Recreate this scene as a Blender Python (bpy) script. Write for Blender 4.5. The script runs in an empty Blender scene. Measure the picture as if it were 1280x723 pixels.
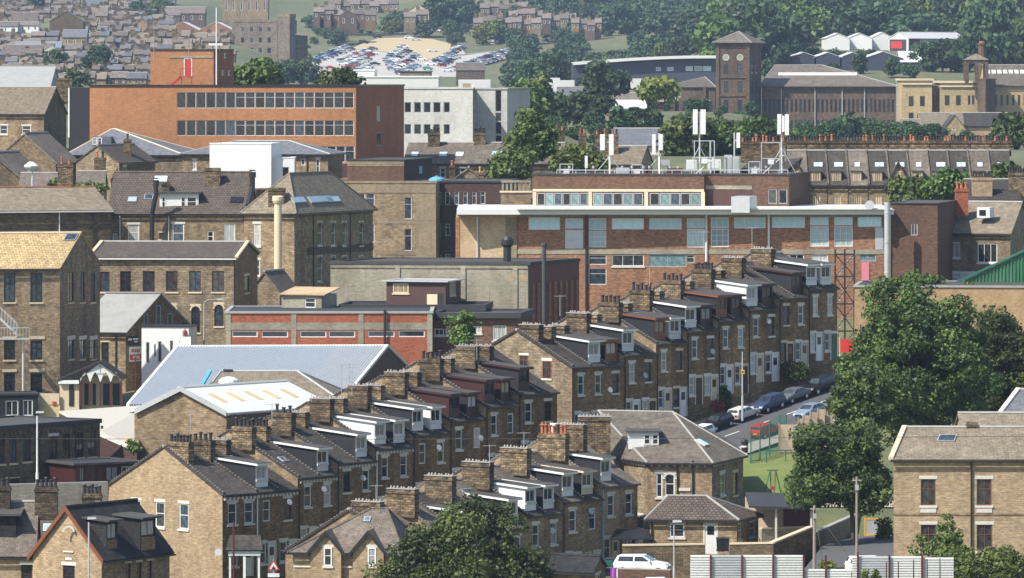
HAZE = .00005; SUNV = (-.72, -.54, 1.0); SKY = .13; SUNE = 5.0; EXPO = 0.68
import bpy, math, random
import numpy as np
rnd = random.Random(11)
F = 8000.0; YH = 80.0; HC = 40.0          # focal length in photo pixels, horizon row, camera height
SC = bpy.context.scene
COL = SC.collection
GROUND = []                                # (x, y, z) spots where something meets the ground

def GX(px, Y): return ((px - 640) / F * Y, Y)
def ZZ(py, Y): return HC - (py - YH) / F * Y
def W(px, py, Y): return ((px - 640) / F * Y, Y, ZZ(py, Y))
def S(Y): return F / Y

# ---------------------------------------------------------------- materials
MATS = {}
def newmat(name):
    m = bpy.data.materials.new(name); m.use_nodes = True
    nt = m.node_tree; b = nt.nodes['Principled BSDF']
    return m, nt, b
def N(nt, t, **kw):
    n = nt.nodes.new(t)
    for k, v in kw.items(): setattr(n, k, v)
    return n
def mixc(nt, fac, a, b, mode='MIX'):
    n = N(nt, 'ShaderNodeMix', data_type='RGBA', blend_type=mode)
    for s, v in ((n.inputs['Factor'], fac), (n.inputs['A'], a), (n.inputs['B'], b)):
        s = [q for q in n.inputs if q.name == s.name and (q.type == 'RGBA' or s.name == 'Factor')][0]
        if hasattr(v, 'links') or hasattr(v, 'is_linked'): nt.links.new(v, s)
        else: s.default_value = v if s.type != 'RGBA' else (*v[:3], 1)
    return [o for o in n.outputs if o.type == 'RGBA'][0]
def ramp(nt, src, p0, p1, c0=(0,0,0), c1=(1,1,1)):
    r = N(nt, 'ShaderNodeValToRGB')
    e = r.color_ramp.elements
    e[0].position = p0; e[1].position = p1; e[0].color = (*c0, 1); e[1].color = (*c1, 1)
    nt.links.new(src, r.inputs[0]); return r.outputs[0]
def noise(nt, vec, scale, detail=4, rough=.6, dist=0):
    n = N(nt, 'ShaderNodeTexNoise'); n.inputs['Scale'].default_value = scale
    n.inputs['Detail'].default_value = detail; n.inputs['Roughness'].default_value = rough
    n.inputs['Distortion'].default_value = dist
    nt.links.new(vec, n.inputs['Vector']); return n.outputs['Fac']
def mapping(nt, vec, sc):
    m = N(nt, 'ShaderNodeMapping'); m.inputs['Scale'].default_value = sc
    nt.links.new(vec, m.inputs['Vector']); return m.outputs[0]
def objrand(nt, lo, hi):
    oi = N(nt, 'ShaderNodeObjectInfo'); mr = N(nt, 'ShaderNodeMapRange')
    mr.inputs['To Min'].default_value = lo; mr.inputs['To Max'].default_value = hi
    nt.links.new(oi.outputs['Random'], mr.inputs['Value']); return mr.outputs[0]
def wpos(nt):
    return N(nt, 'ShaderNodeNewGeometry').outputs['Position']
def scalec(nt, col, val):
    v = N(nt, 'ShaderNodeHueSaturation'); nt.links.new(col, v.inputs['Color'])
    if isinstance(val, (int, float)): v.inputs['Value'].default_value = val
    else: nt.links.new(val, v.inputs['Value'])
    return v.outputs[0]

def masonry(name, c1, c2, mort, soot=(.05,.04,.03), sootamt=.6, bw=.42, bh=.17, ms=.014, fine=.5, var=.12):
    m, nt, b = newmat(name); MATS[name] = m
    uv = N(nt, 'ShaderNodeUVMap').outputs[0]; P = wpos(nt)
    br = N(nt, 'ShaderNodeTexBrick'); nt.links.new(uv, br.inputs['Vector'])
    br.inputs['Scale'].default_value = 1; br.inputs['Brick Width'].default_value = bw
    br.inputs['Row Height'].default_value = bh; br.inputs['Mortar Size'].default_value = ms
    br.inputs['Mortar Smooth'].default_value = .3; br.inputs['Bias'].default_value = -.1
    br.inputs['Color1'].default_value = (*c1, 1); br.inputs['Color2'].default_value = (*c2, 1)
    br.inputs['Mortar'].default_value = (*mort, 1)
    sp = noise(nt, mapping(nt, uv, (1.6, 4.2, 1)), 1.3, 5, .75)
    col = mixc(nt, fine, br.outputs['Color'], ramp(nt, sp, .34, .66, (.22,.2,.18), (1.65,1.65,1.65)), 'MULTIPLY')
    n1 = noise(nt, mapping(nt, P, (1, 1, .6)), .33, 6, .65)
    f1 = ramp(nt, n1, .46, .74); mul = N(nt, 'ShaderNodeMath', operation='MULTIPLY')
    nt.links.new(f1, mul.inputs[0]); mul.inputs[1].default_value = sootamt
    col = mixc(nt, mul.outputs[0], col, soot)
    n3 = noise(nt, mapping(nt, P, (1, 1, 1.3)), 1.5, 4, .7)
    col = mixc(nt, .22 if 'stone' not in name else .35 if 'clean' in name else .6, col, ramp(nt, n3, .35, .66, (.5,.48,.45), (1.35,1.35,1.35)), 'MULTIPLY')
    n4 = noise(nt, mapping(nt, P, (.7, .7, .12)), 1.0, 5, .7)
    col = mixc(nt, .5 if 'stone' in name and 'clean' not in name else .3, col, ramp(nt, n4, .5, .74, (1.15,1.15,1.15), (.5,.47,.44)), 'MULTIPLY')
    n2 = noise(nt, P, .09, 3)
    col = mixc(nt, .5, col, ramp(nt, n2, .3, .7, (.72,.72,.72), (1.2,1.17,1.1)), 'MULTIPLY')
    col = scalec(nt, col, objrand(nt, 1 - var, 1 + var))
    nt.links.new(col, b.inputs['Base Color']); b.inputs['Roughness'].default_value = .92
    b.inputs['Specular IOR Level'].default_value = .2
    bp = N(nt, 'ShaderNodeBump'); bp.inputs['Strength'].default_value = .6; bp.inputs['Distance'].default_value = .06
    nt.links.new(sp, bp.inputs['Height']); nt.links.new(bp.outputs[0], b.inputs['Normal'])
    return m
def roofing(name, c1, c2, gap, bw=.32, bh=.22, ms=.012, lich=(.2,.19,.16), lamt=.4, rough=.8, var=.15, spec=.18):
    m, nt, b = newmat(name); MATS[name] = m
    uv = N(nt, 'ShaderNodeUVMap').outputs[0]; P = wpos(nt)
    br = N(nt, 'ShaderNodeTexBrick'); nt.links.new(uv, br.inputs['Vector'])
    br.inputs['Scale'].default_value = 1; br.inputs['Brick Width'].default_value = bw
    br.inputs['Row Height'].default_value = bh; br.inputs['Mortar Size'].default_value = ms
    br.inputs['Color1'].default_value = (*c1, 1); br.inputs['Color2'].default_value = (*c2, 1)
    br.inputs['Mortar'].default_value = (*gap, 1); br.inputs['Bias'].default_value = 0
    sp = noise(nt, mapping(nt, uv, (2.2, 2.8, 1)), 1.5, 5, .8)
    col = mixc(nt, .55, br.outputs['Color'], ramp(nt, sp, .3, .7, (.45,.45,.45), (1.45,1.45,1.45)), 'MULTIPLY')
    n1 = noise(nt, P, .4, 5, .7); f1 = ramp(nt, n1, .5, .78)
    mul = N(nt, 'ShaderNodeMath', operation='MULTIPLY'); nt.links.new(f1, mul.inputs[0]); mul.inputs[1].default_value = lamt
    col = mixc(nt, mul.outputs[0], col, lich)
    n5 = noise(nt, P, 1.7, 4, .75)
    col = mixc(nt, .5, col, ramp(nt, n5, .36, .66, (.6,.6,.6), (1.5,1.47,1.4)), 'MULTIPLY')
    st = noise(nt, mapping(nt, uv, (2.5, .18, 1)), 1, 3)
    col = mixc(nt, .35, col, ramp(nt, st, .35, .65, (.7,.7,.7), (1.2,1.2,1.2)), 'MULTIPLY')
    col = scalec(nt, col, objrand(nt, 1 - var, 1 + var))
    nt.links.new(col, b.inputs['Base Color']); b.inputs['Roughness'].default_value = rough
    b.inputs['Specular IOR Level'].default_value = spec
    bp = N(nt, 'ShaderNodeBump'); bp.inputs['Strength'].default_value = .5; bp.inputs['Distance'].default_value = .04
    nt.links.new(sp, bp.inputs['Height']); nt.links.new(bp.outputs[0], b.inputs['Normal'])
    return m
def plain(name, c, rough=.7, dirt=.25, dc=(.12,.1,.08), metal=0, spec=.4, sc=.6, var=.08, streak=False, fine=.2):
    m, nt, b = newmat(name); MATS[name] = m
    P = wpos(nt)
    n1 = noise(nt, mapping(nt, P, (1.6, 1.6, .35)) if streak else P, sc, 6, .7)
    f = ramp(nt, n1, .45, .78); mul = N(nt, 'ShaderNodeMath', operation='MULTIPLY')
    nt.links.new(f, mul.inputs[0]); mul.inputs[1].default_value = dirt
    col = mixc(nt, mul.outputs[0], c, dc)
    n2 = noise(nt, P, 5, 4, .7)
    col = mixc(nt, fine, col, ramp(nt, n2, .3, .7, (.5,.5,.5), (1.4,1.4,1.4)), 'MULTIPLY')
    col = scalec(nt, col, objrand(nt, 1 - var, 1 + var))
    nt.links.new(col, b.inputs['Base Color']); b.inputs['Roughness'].default_value = rough
    b.inputs['Metallic'].default_value = metal; b.inputs['Specular IOR Level'].default_value = spec
    return m
def glass(name, c, c2=None, rough=.06, stripe=0):
    m, nt, b = newmat(name); MATS[name] = m
    uv = N(nt, 'ShaderNodeUVMap').outputs[0]
    n = noise(nt, mapping(nt, uv, (6 if stripe else 1.5, .4 if stripe else 1.2, 1)), 1.5, 3)
    col = mixc(nt, ramp(nt, n, .38, .62), c, c2 or tuple(q * .5 for q in c))
    col = scalec(nt, col, objrand(nt, .55, 1.3))
    nt.links.new(col, b.inputs['Base Color']); b.inputs['Roughness'].default_value = rough
    b.inputs['Specular IOR Level'].default_value = .6
    return m
def foliage(name, c1, c2, trans=.16):
    m, nt, b = newmat(name); MATS[name] = m
    P = wpos(nt); n = noise(nt, P, .45, 4, .7)
    col = mixc(nt, ramp(nt, n, .35, .65), c1, c2)
    n2 = noise(nt, P, 4, 2)
    col = mixc(nt, .6, col, ramp(nt, n2, .3, .7, (.45,.45,.4), (1.7,1.6,1.25)), 'MULTIPLY')
    oi = N(nt, 'ShaderNodeHueSaturation'); nt.links.new(col, oi.inputs['Color'])
    nt.links.new(objrand(nt, .475, .515), oi.inputs['Hue']); nt.links.new(objrand(nt, .75, 1.3), oi.inputs['Value'])
    col = oi.outputs[0]
    nt.links.new(col, b.inputs['Base Color']); b.inputs['Roughness'].default_value = .55
    b.inputs['Specular IOR Level'].default_value = .25
    t = N(nt, 'ShaderNodeBsdfTranslucent'); nt.links.new(col, t.inputs['Color'])
    mx = N(nt, 'ShaderNodeMixShader'); mx.inputs[0].default_value = trans
    nt.links.new(b.outputs[0], mx.inputs[1]); nt.links.new(t.outputs[0], mx.inputs[2])
    nt.links.new(mx.outputs[0], nt.nodes['Material Output'].inputs['Surface'])
    return m

masonry('sandstone', (.315,.232,.142), (.215,.16,.1), (.165,.13,.088), sootamt=.6)
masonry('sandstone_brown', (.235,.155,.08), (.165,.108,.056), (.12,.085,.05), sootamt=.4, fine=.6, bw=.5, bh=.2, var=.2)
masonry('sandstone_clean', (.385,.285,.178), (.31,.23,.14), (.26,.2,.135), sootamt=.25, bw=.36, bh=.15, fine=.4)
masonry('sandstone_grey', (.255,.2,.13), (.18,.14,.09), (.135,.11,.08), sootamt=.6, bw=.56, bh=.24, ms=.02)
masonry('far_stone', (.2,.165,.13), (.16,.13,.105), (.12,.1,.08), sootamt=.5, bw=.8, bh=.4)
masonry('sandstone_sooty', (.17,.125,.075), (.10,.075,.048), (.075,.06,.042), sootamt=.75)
masonry('chimney_stone', (.225,.165,.095), (.075,.058,.04), (.045,.038,.03), soot=(.03,.026,.022), sootamt=.85, bw=.45, bh=.18, ms=.02, fine=.9, var=.25)
masonry('brick_orange', (.37,.17,.08), (.32,.145,.068), (.3,.16,.08), sootamt=.12, bw=.24, bh=.08, fine=.25, var=.03)
masonry('brick_orange_shade', (.36,.14,.068), (.31,.12,.058), (.27,.13,.07), sootamt=.15, bw=.24, bh=.08, fine=.25, var=.03)  # same brick as the fronts, shade of the side faces put into its colour
masonry('brick_red', (.38,.10,.045), (.30,.075,.035), (.24,.12,.08), sootamt=.25, bw=.24, bh=.08, fine=.4)
masonry('brick_old', (.33,.165,.09), (.22,.105,.06), (.2,.13,.085), sootamt=.35, bw=.3, bh=.1, fine=.6)
masonry('brick_brown', (.15,.085,.055), (.11,.06,.04), (.1,.065,.045), sootamt=.4, bw=.3, bh=.1, fine=.5)
masonry('brick_purple', (.075,.04,.035), (.055,.03,.028), (.06,.045,.04), sootamt=.3, bw=.3, bh=.1, fine=.4)
masonry('brick_tan', (.40,.27,.15), (.35,.235,.13), (.33,.23,.13), sootamt=.15, bw=.24, bh=.08, fine=.3)
masonry('mill_stone', (.135,.095,.068), (.095,.068,.05), (.08,.055,.042), sootamt=.6, bw=.7, bh=.35)
masonry('mill_cream', (.40,.31,.17), (.33,.25,.135), (.3,.23,.13), sootamt=.2, bw=.7, bh=.35)
masonry('render_pink', (.40,.30,.19), (.38,.285,.18), (.38,.285,.18), soot=(.26,.1,.05), sootamt=.5, bw=3, bh=2, fine=.25)
masonry('concrete', (.29,.265,.205), (.27,.245,.19), (.2,.18,.14), soot=(.11,.095,.07), sootamt=.75, bw=3.5, bh=2.5, ms=.02, fine=.3)
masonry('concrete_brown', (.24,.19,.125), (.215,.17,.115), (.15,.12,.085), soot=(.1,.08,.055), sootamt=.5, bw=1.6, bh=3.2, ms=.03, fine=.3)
masonry('concrete_white', (.40,.40,.38), (.37,.37,.355), (.4,.39,.36), soot=(.3,.28,.25), sootamt=.4, bw=3, bh=3.2, ms=.05, fine=.15)
roofing('slate', (.066,.057,.05), (.04,.036,.033), (.024,.022,.021), lich=(.13,.115,.095))
roofing('slate_brown', (.15,.125,.1), (.1,.086,.071), (.05,.044,.038), lich=(.23,.195,.15), lamt=.6)
roofing('slate_blue', (.13,.135,.15), (.105,.11,.125), (.07,.07,.08), lich=(.19,.19,.18), lamt=.3)
roofing('slate_dark', (.032,.03,.03), (.02,.019,.02), (.016,.016,.017), lich=(.08,.075,.07))
roofing('stone_slate', (.42,.31,.16), (.31,.225,.12), (.14,.1,.06), bw=.55, bh=.34, ms=.025, lich=(.2,.15,.1), lamt=.4, rough=.9)
roofing('stone_slate_grey', (.21,.175,.13), (.16,.135,.1), (.1,.085,.06), bw=.5, bh=.3, ms=.02, lich=(.3,.25,.18), rough=.9)
roofing('pantile', (.115,.09,.072), (.088,.07,.057), (.035,.029,.025), bw=.34, bh=.36, ms=.045, lich=(.17,.14,.12), lamt=.25)
roofing('far_roof', (.17,.14,.12), (.12,.1,.09), (.08,.07,.065), bw=.8, bh=.6, lich=(.26,.22,.18), rough=.85, var=.3)
plain('white_paint', (.62,.62,.60), .5, .2, (.4,.37,.32), sc=1.5)
plain('stone_white', (.56,.53,.46), .8, .3, (.35,.3,.24), sc=1.5)
plain('cream_stone', (.55,.45,.31), .85, .35, (.25,.2,.14))
plain('cream_roof', (.47,.43,.35), .5, .2, (.45,.4,.32), streak=True)
plain('white_roof', (.56,.56,.53), .45, .15, (.5,.48,.42))
plain('metal_roof', (.50,.525,.54), .38, .15, (.3,.3,.3), metal=.35, streak=True, var=.02)
plain('galvanised', (.50,.51,.51), .42, .3, (.28,.25,.22), metal=.4, sc=1.2)
plain('asbestos_sheet', (.27,.27,.255), .85, .45, (.13,.13,.12), sc=.8)
plain('grey_paint', (.33,.34,.34), .5, .2)
plain('black_paint', (.018,.018,.02), .4, .1, (.06,.05,.05))
plain('felt', (.06,.057,.055), .8, .35, (.12,.115,.105), spec=.2)
plain('felt_black', (.03,.03,.032), .7, .3, (.08,.075,.07))
plain('lead_blue', (.16,.18,.2), .5, .3, (.24,.24,.24))
plain('dark_wood', (.06,.028,.022), .7, .4, (.1,.06,.045))
plain('red_brown', (.042,.012,.010), .5, .2, (.05,.015,.012))
plain('orange_brown', (.17,.055,.024), .5, .25, (.12,.05,.03))
plain('maroon', (.075,.014,.014), .5, .15)
plain('rust_sheet', (.12,.045,.033), .75, .55, (.05,.035,.03), streak=True, sc=1.2)
plain('cladding_slate', (.02,.02,.023), .7, .2, (.05,.05,.052), sc=2, spec=.2)
plain('terracotta', (.32,.11,.05), .75, .35, (.08,.045,.03), sc=2, var=.3)
plain('pot_black', (.022,.02,.02), .5, .3, (.08,.05,.04), sc=2)
plain('pot_buff', (.5,.33,.16), .7, .3, (.2,.13,.08), sc=2, var=.2)
plain('red_paint', (.45,.035,.03), .45, .1, (.2,.03,.03))
plain('pink_paint', (.62,.2,.24), .55, .15)
plain('green_paint', (.015,.10,.05), .45, .15, (.03,.08,.05))
plain('green_sheet', (.028,.15,.06), .5, .35, (.3,.38,.32), streak=True, sc=1.0)
plain('green_fence', (.02,.14,.10), .5, .15)
plain('yellow_paint', (.62,.33,.03), .5, .15)
plain('blue_paint', (.12,.34,.52), .5, .1)
plain('cyan_paint', (.08,.36,.44), .5, .1)
plain('plywood', (.52,.41,.22), .8, .2)
plain('timber_pole', (.24,.2,.16), .85, .3)
plain('concrete_panel', (.36,.28,.2), .9, .3, (.2,.15,.1), var=.15)
plain('concrete_grey', (.3,.29,.27), .9, .4, (.15,.13,.11))
plain('far_dark_cladding', (.035,.042,.06), .6, .15, (.07,.08,.1), sc=.1)
plain('blue_panel', (.33,.55,.66), .5, .3, (.62,.74,.78), sc=.5)
plain('tarpaulin_white', (.78,.78,.76), .6, .05)
plain('purple_cloth', (.3,.06,.35), .8, .1)
plain('pink_cloth', (.75,.45,.42), .8, .1)
plain('bark', (.09,.07,.05), .95, .4, (.05,.06,.04), sc=3)
plain('asphalt', (.075,.075,.075), .88, .4, (.11,.105,.1), sc=.5, fine=.35)
plain('paving', (.26,.235,.2), .9, .35, (.15,.13,.11), fine=.35)
plain('kerb', (.3,.28,.25), .9, .3)
plain('path_pale', (.36,.3,.25), .9, .2)
plain('park_gravel', (.33,.31,.28), .95, .3, (.27,.25,.22), sc=.05)
plain('park_sand', (.40,.32,.19), .95, .4, (.36,.29,.16), sc=.06)
glass('glass_dark', (.012,.014,.017), (.03,.034,.04))
glass('glass_grey', (.05,.056,.056), (.018,.021,.022))
glass('glass_net', (.42,.42,.40), (.22,.22,.21), .25, 1)
glass('glass_warm', (.44,.35,.22), (.2,.15,.09), .25, 1)
glass('glass_blue', (.05,.075,.095), (.022,.032,.042))  # bluish sky reflection put into the pane colour
glass('glass_green', (.16,.25,.25), (.08,.13,.135), .12)
glass('glass_sky', (.42,.62,.7), (.52,.7,.75), .3)  # pale blue panes, the reflected sky painted into their colour
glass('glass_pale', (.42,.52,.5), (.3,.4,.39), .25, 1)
foliage('leaf_dark', (.026,.047,.011), (.048,.078,.018))
foliage('leaf_mid', (.058,.098,.022), (.092,.135,.034))
foliage('leaf_light', (.085,.135,.035), (.12,.165,.05))
foliage('leaf_yellow', (.15,.16,.03), (.11,.14,.035))
foliage('leaf_hill', (.032,.066,.03), (.05,.088,.036))
foliage('flower_red', (.4,.02,.03), (.3,.05,.06))

# ---------------------------------------------------------------- mesh builder
class MB:
    def __init__(s): s.v = []; s.f = []; s.m = []; s.cm = 0
    def mat(s, i): s.cm = i; return s
    def face(s, pts):
        i = len(s.v); s.v += [tuple(p) for p in pts]; s.f.append(tuple(range(i, i + len(pts)))); s.m.append(s.cm)
    def box(s, x0, y0, z0, x1, y1, z1):
        s.hexa([(x0,y0,z0),(x1,y0,z0),(x1,y1,z0),(x0,y1,z0)], [(x0,y0,z1),(x1,y0,z1),(x1,y1,z1),(x0,y1,z1)])
    def hexa(s, b, t):                      # bottom loop CCW from above, top loop
        i = len(s.v); n = len(b); s.v += [tuple(p) for p in b] + [tuple(p) for p in t]
        s.f.append(tuple(i + k for k in reversed(range(n)))); s.f.append(tuple(i + n + k for k in range(n)))
        for k in range(n): s.f.append((i + k, i + (k + 1) % n, i + n + (k + 1) % n, i + n + k))
        s.m += [s.cm] * (n + 2)
    def plate(s, pts, th, up=None):         # polygon given CCW from its outer side, thickened inward
        a, b, c = (np.array(pts[k], float) for k in (0, 1, 2))
        n = np.cross(b - a, c - a); n /= np.linalg.norm(n)
        low = [tuple(np.array(p, float) - n * th) for p in pts]
        s.hexa(low, pts)
    def obox(s, c, dx, dy, dz):             # centre, three half-axis vectors
        c, dx, dy, dz = (np.array(q, float) for q in (c, dx, dy, dz))
        b = [c-dx-dy-dz, c+dx-dy-dz, c+dx+dy-dz, c-dx+dy-dz]; t = [p + 2 * dz for p in b]
        s.hexa(b, t)
    def tube(s, p0, p1, r, r1=None, n=8, cap=True):
        p0 = np.array(p0, float); p1 = np.array(p1, float); r1 = r if r1 is None else r1
        d = p1 - p0; L = np.linalg.norm(d)
        if L < 1e-6: return
        d /= L; u = np.cross(d, (0,0,1) if abs(d[2]) < .9 else (1,0,0)); u /= np.linalg.norm(u); w = np.cross(d, u)
        a = [p0 + r * (math.cos(2*math.pi*k/n) * u + math.sin(2*math.pi*k/n) * w) for k in range(n)]
        b = [p1 + r1 * (math.cos(2*math.pi*k/n) * u + math.sin(2*math.pi*k/n) * w) for k in range(n)]
        i = len(s.v); s.v += [tuple(p) for p in a + b]
        for k in range(n): s.f.append((i + k, i + n + k, i + n + (k+1) % n, i + (k+1) % n)[::-1]); s.m.append(s.cm)
        if cap:
            s.f.append(tuple(i + k for k in range(n))[::1]); s.f.append(tuple(i + n + k for k in reversed(range(n)))); s.m += [s.cm] * 2
            s.f[-1] = s.f[-1][::-1]; s.f[-2] = s.f[-2][::-1]
    def path(s, pts, r, n=8):
        for a, b in zip(pts, pts[1:]): s.tube(a, b, r, n=n)
    def lathe(s, prof, n=10, c=(0,0,0)):
        rings = []
        for r, z in prof:
            rings.append([(c[0] + r * math.cos(2*math.pi*k/n), c[1] + r * math.sin(2*math.pi*k/n), c[2] + z) for k in range(n)])
        i = len(s.v)
        for q in rings: s.v += q
        for j in range(len(prof) - 1):
            for k in range(n):
                s.f.append((i + j*n + k, i + j*n + (k+1) % n, i + (j+1)*n + (k+1) % n, i + (j+1)*n + k)); s.m.append(s.cm)
        s.f.append(tuple(i + k for k in reversed(range(n)))); s.f.append(tuple(i + (len(prof)-1)*n + k for k in range(n))); s.m += [s.cm]*2
    def corrugated(s, a, b, c, d, n, amp, th=0.02, tri=False):  # sheet a-b (along ribs' repeat) to d-c, n ribs, trapezoid profile
        a, b, c, d = (np.array(q, float) for q in (a, b, c, d))
        nn = np.cross(b - a, d - a); nn /= np.linalg.norm(nn)
        prof = [(0, 0), (.5, 1), (1, 0)] if tri else [(0, 0), (.3, 0), (.45, 1), (.85, 1), (1, 0)]
        top = []; bot = []
        for k in range(n):
            for t, h in prof[:-1]:
                q = (k + t) / n
                bot.append(a + (b - a) * q + nn * amp * h); top.append(d + (c - d) * q + nn * amp * h)
        bot.append(b); top.append(c)
        i = len(s.v); m = len(bot); s.v += [tuple(p) for p in bot + top]
        for k in range(m - 1): s.f.append((i + k, i + k + 1, i + m + k + 1, i + m + k)); s.m.append(s.cm)
    def mesh(s, name, mats):
        me = bpy.data.meshes.new(name)
        me.from_pydata(s.v, [], s.f)
        for mm in (mats if isinstance(mats, (list, tuple)) else [mats]): me.materials.append(MATS[mm])
        if len(me.materials) > 1: me.polygons.foreach_set('material_index', s.m)
        set_uv(me); me.update(); return me
    def build(s, name, mats, parent=None, loc=None, rot=0):
        return link(name, s.mesh(name, mats), parent, loc, rot)
def set_uv(me):
    uvl = me.uv_layers.new(name='UVMap')
    nv = len(me.vertices); co = np.empty(nv * 3); me.vertices.foreach_get('co', co); co = co.reshape(-1, 3)
    nl = len(me.loops); vi = np.empty(nl, int); me.loops.foreach_get('vertex_index', vi)
    npol = len(me.polygons); nr = np.empty(npol * 3); me.polygons.foreach_get('normal', nr); nr = nr.reshape(-1, 3)
    lt = np.empty(npol, int); me.polygons.foreach_get('loop_total', lt)
    nl_n = np.repeat(nr, lt, axis=0); p = co[vi]
    hz = np.hypot(nl_n[:,0], nl_n[:,1]); flat = hz < 1e-3
    tx = np.where(flat, 1, -nl_n[:,1] / np.where(flat, 1, hz)); ty = np.where(flat, 0, nl_n[:,0] / np.where(flat, 1, hz))
    t = np.stack([tx, ty, np.zeros(nl)], 1); bt = np.cross(nl_n, t)
    uv = np.stack([(p * t).sum(1), (p * bt).sum(1)], 1)
    uvl.data.foreach_set('uv', uv.ravel())
def link(name, me, parent=None, loc=None, rot=0):
    o = bpy.data.objects.new(name, me); COL.objects.link(o)
    if parent is not None: o.parent = parent
    if loc is not None: o.location = loc
    if rot: o.rotation_euler = (0, 0, rot)
    return o
def tag(o, label=None, cat=None, group=None, kind=None):
    if label: o['label'] = label
    if cat: o['category'] = cat
    if group: o['group'] = group
    if kind: o['kind'] = kind
    return o
def thing(name, label, cat, loc, rot=0, group=None):
    return tag(link(name, None, None, loc, rot), label, cat, group)
def copy_tree(o, parent=None):
    c = o.copy(); COL.objects.link(c)
    if parent is not None: c.parent = parent
    for ch in o.children: copy_tree(ch, c)
    return c
def shift(mb, loc):
    mb.v = [(x - loc[0], y - loc[1], z - loc[2]) for x, y, z in mb.v]; return mb
def solo(name, label, cat, mb, mats, loc, group=None):
    """one-mesh thing whose mesh was gathered in world coordinates"""
    return tag(shift(mb, loc).build(name, mats, None, loc), label, cat, group)

# ---------------------------------------------------------------- windows, doors
CACHE = {}
def cached(key, fn):
    if key not in CACHE: CACHE[key] = fn()
    return CACHE[key]
WS = {  # frame material, bars, pane choices, lintel material, sill material, frame width
 'white':   ('white_paint', 'sash', ['glass_net','glass_grey','glass_dark','glass_blue'], 'stone_white', 'stone_white', .10),
 'whiteplain': ('white_paint', 'sash', ['glass_dark','glass_grey','glass_net'], None, None, .10),
 'wcase':   ('white_paint', 'two', ['glass_dark','glass_grey','glass_net'], None, 'stone_white', .09),
 'wthree':  ('white_paint', 'three', ['glass_grey','glass_net'], None, 'stone_white', .09),
 'brown':   ('orange_brown', 'cross', ['glass_grey','glass_green','glass_grey'], 'stone_white', 'stone_white', .075),
 'brownc':  ('red_brown', 'sash', ['glass_dark','glass_grey'], 'stone_white', 'stone_white', .09),
 'dark':    ('black_paint', 'sash', ['glass_dark','glass_grey'], 'cream_stone', 'cream_stone', .07),
 'darkred': ('maroon', 'cross', ['glass_dark','glass_blue','glass_grey'], None, 'cream_stone', .08),
 'mill':    ('cladding_slate', 'cross', ['glass_dark','glass_grey','glass_blue'], None, None, .12),
 'milld':   ('black_paint', 'cross', ['glass_dark','glass_blue'], None, 'cream_stone', .10),
 'metal':   ('white_paint', 'top', ['glass_dark','glass_dark','glass_dark','glass_blue','glass_grey'], None, None, .06),
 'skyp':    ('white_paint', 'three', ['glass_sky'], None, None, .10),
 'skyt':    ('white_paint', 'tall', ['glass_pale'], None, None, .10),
 'greyw':   ('grey_paint', 'two', ['glass_grey','glass_blue','glass_green'], None, None, .09),
 'slit':    ('white_paint', 'none', ['glass_dark'], None, None, .09),
 'plain':   ('grey_paint', 'none', ['glass_dark','glass_blue','glass_grey'], None, None, .08),
 'far':     ('white_paint', 'none', ['glass_dark','glass_grey'], None, None, .14),
 'fardark': ('mill_stone', 'none', ['glass_dark'], None, None, .05),
 'boarded': ('cream_stone', 'three', ['glass_warm'], None, 'cream_stone', .10),
}
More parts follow.
